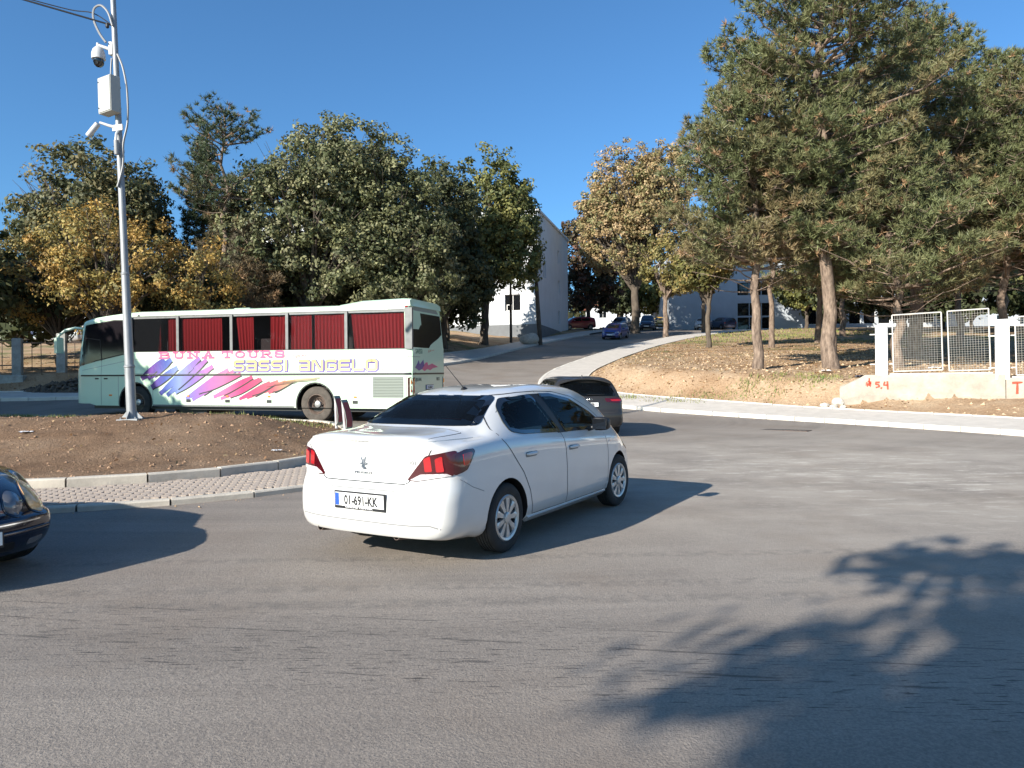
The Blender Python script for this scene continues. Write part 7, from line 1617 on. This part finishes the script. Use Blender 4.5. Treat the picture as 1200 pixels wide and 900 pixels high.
broadleaf(27.5, 39, 15, [(0, 0, 10.2, 3.6, 3.4, 4.6), (-.8, 0, 7.2, 3.0, 2.8, 3.0)], 'ochre and green broadleaf tree at the upper right corner', [(.20, .17, .08), (.26, .21, .11), (.13, .13, .06)], 3, .26, .18, .9, 80)
for i, (x, y, s_) in enumerate(((31, 52, 12), (24.5, 60, 13), (38, 58, 12), (30, 68, 12))):
    pine(x, y, s_, 4.0, lambda t: 3.8 * (1 - t ** 1.8) + .3, ('dark pine deep in the park behind the mesh panels', 'dark pine in front of the school windows', 'dark pine far right in the park', 'dark pine near the park lawn')[i], .26, 81 + i, .8, .3, .40, wid=.03, per=10)
for i, (x, y, lab) in enumerate(((33.5, 76, 'dark bushy tree before the left end of the school windows'), (38.5, 73.5, 'dark bushy tree seen between the two whitewashed posts'), (43.5, 71, 'dark bushy tree behind the second whitewashed post'), (49, 68, 'dark bushy tree behind the rightmost mesh panel'))):
    broadleaf(x, y, 7, [(0, 0, 3.6, 3.0, 2.6, 3.0), (.9, 0, 5.6, 2.4, 2.2, 2.0)], lab, DK, 1.2, .2, .26, .9, 120 + i)
# out of view on the left and behind the camera: the trees whose shade falls on the road and island
broadleaf(-22.8, 15.3, 9, [(0, 0, 5.2, 4.4, 4.0, 2.8), (-2.0, 2.5, 5.0, 3.8, 3.6, 2.6), (2.2, -1.5, 4.2, 3.2, 3, 2.2)], 'roadside tree beyond the left edge shading the coach front', G, 2.0, .3, .24, 1.0, 91, base=.4, gappy=.05)
broadleaf(-30.5, 21.5, 9, [(0, 0, 5.6, 4.6, 4.4, 3.4), (2.5, 2.5, 5.0, 3.4, 3.4, 2.8)], 'roadside tree farther beyond the left edge shading the fence', G, 2.0, .3, .26, 1.0, 93, base=.6, gappy=.1)
broadleaf(-6.6, -6.95, 11, [(-.57, .63, 6.3, 1.5, 1.1, .7), (.83, 1.93, 6.3, 1.2, .8, .6), (-1.87, .5, 6.3, .8, .5, .4), (.5, 3.2, 6.3, .7, .5, .4), (.43, .03, 6.3, 1.6, .9, .8), (-.9, -.6, 6.1, .9, .6, .5)], 'unseen added tree behind the camera, crown shaped for its leafy shadow', G, 3.4, .08, .11, .8, 92, base=0, gappy=.3)  # added out of view; crown blobs laid out to throw the foreground shadow

# fallen leaves under the trees
rng = np.random.default_rng(5)
n = 16000; px = rng.uniform(2, 34, n); py = rng.uniform(24, 62, n); zz, dd = land(px, py); k = (dd > PW + .2) & ~inside(px, py, ROADS) & (px < .75 * py)
P_ = np.stack([px, py, zz + .015], -1)[k]; v, f = leaf_tris(P_, np.tile([0, 0, 1.], (len(P_), 1)), np.full(len(P_), .055)); c_ = np.array([(.30, .17, .08), (.38, .25, .12), (.22, .12, .06), (.45, .33, .18)])
tris_mesh('fallen_leaves', v, f, M['leaf'], None, c_[rng.integers(0, 4, len(P_))], kind='stuff')
n = 6000; px = rng.uniform(-30, 3, n); py = rng.uniform(30, 62, n); zz, dd = land(px, py); k = (dd > PW + .2) & ~inside(px, py, ROADS)
P_ = np.stack([px, py, zz + .015], -1)[k]; v, f = leaf_tris(P_, np.tile([0, 0, 1.], (len(P_), 1)), np.full(len(P_), .055)); tris_mesh('fallen_leaves', v, f, M['leaf'], None, c_[rng.integers(0, 4, len(P_))], kind='stuff')
n = 500; px = rng.uniform(-17, -3.2, n); py = rng.uniform(9.9, 20, n); zz, dd = soilz(px, py); k = inside(px, py, np.array(PI_)) & (dd > .1)
P_ = np.stack([px, py, zz + .03], -1)[k]; v, f = leaf_tris(P_, np.tile([0, 0, 1.], (len(P_), 1)), np.full(len(P_), .035)); tris_mesh('fallen_leaves', v, f, M['leaf'], None, c_[rng.integers(0, 4, len(P_))], kind='stuff')
# grit and leaves gathered in the gutters and loose on the carriageway
g1 = np.array([(p.x, p.y) for p in offset_line(Po, .12) for _ in range(26)]); g2 = np.array([(p.x, p.y) for p in offset_line(smooth_line(KR, .5), -.14) if 0 < p.y < 60 for _ in range(10)]); gg = np.concatenate([g1, g2]) + rng.normal(size=(len(g1) + len(g2), 2)) * np.array([.22, .16])
ok_ = inside(gg[:, 0], gg[:, 1], ROADS) & ~inside(gg[:, 0], gg[:, 1], region) & (poly_dist(gg[:, 0], gg[:, 1], [(p.x, p.y) for p in Po]) > .02) & (poly_dist(gg[:, 0], gg[:, 1], ROADS) > .02); ok_ &= ~((gg[:, 1] > 8) & (gg[:, 1] < 17) & (gg[:, 0] < -1.3) & ~((gg[:, 1] < 13) & (poly_dist(gg[:, 0], gg[:, 1], [(p.x, p.y) for p in Po]) < .5) & ~inside(gg[:, 0], gg[:, 1], np.array([(p.x, p.y) for p in Po] + [(-13, 17)]))))
gg = gg[ok_]; lumps('gutter_grit', np.column_stack([gg, A(gg[:, 0], gg[:, 1]) + .004]), rng.random(len(gg)) ** 3 * .014 + .003, M['sandclod'])
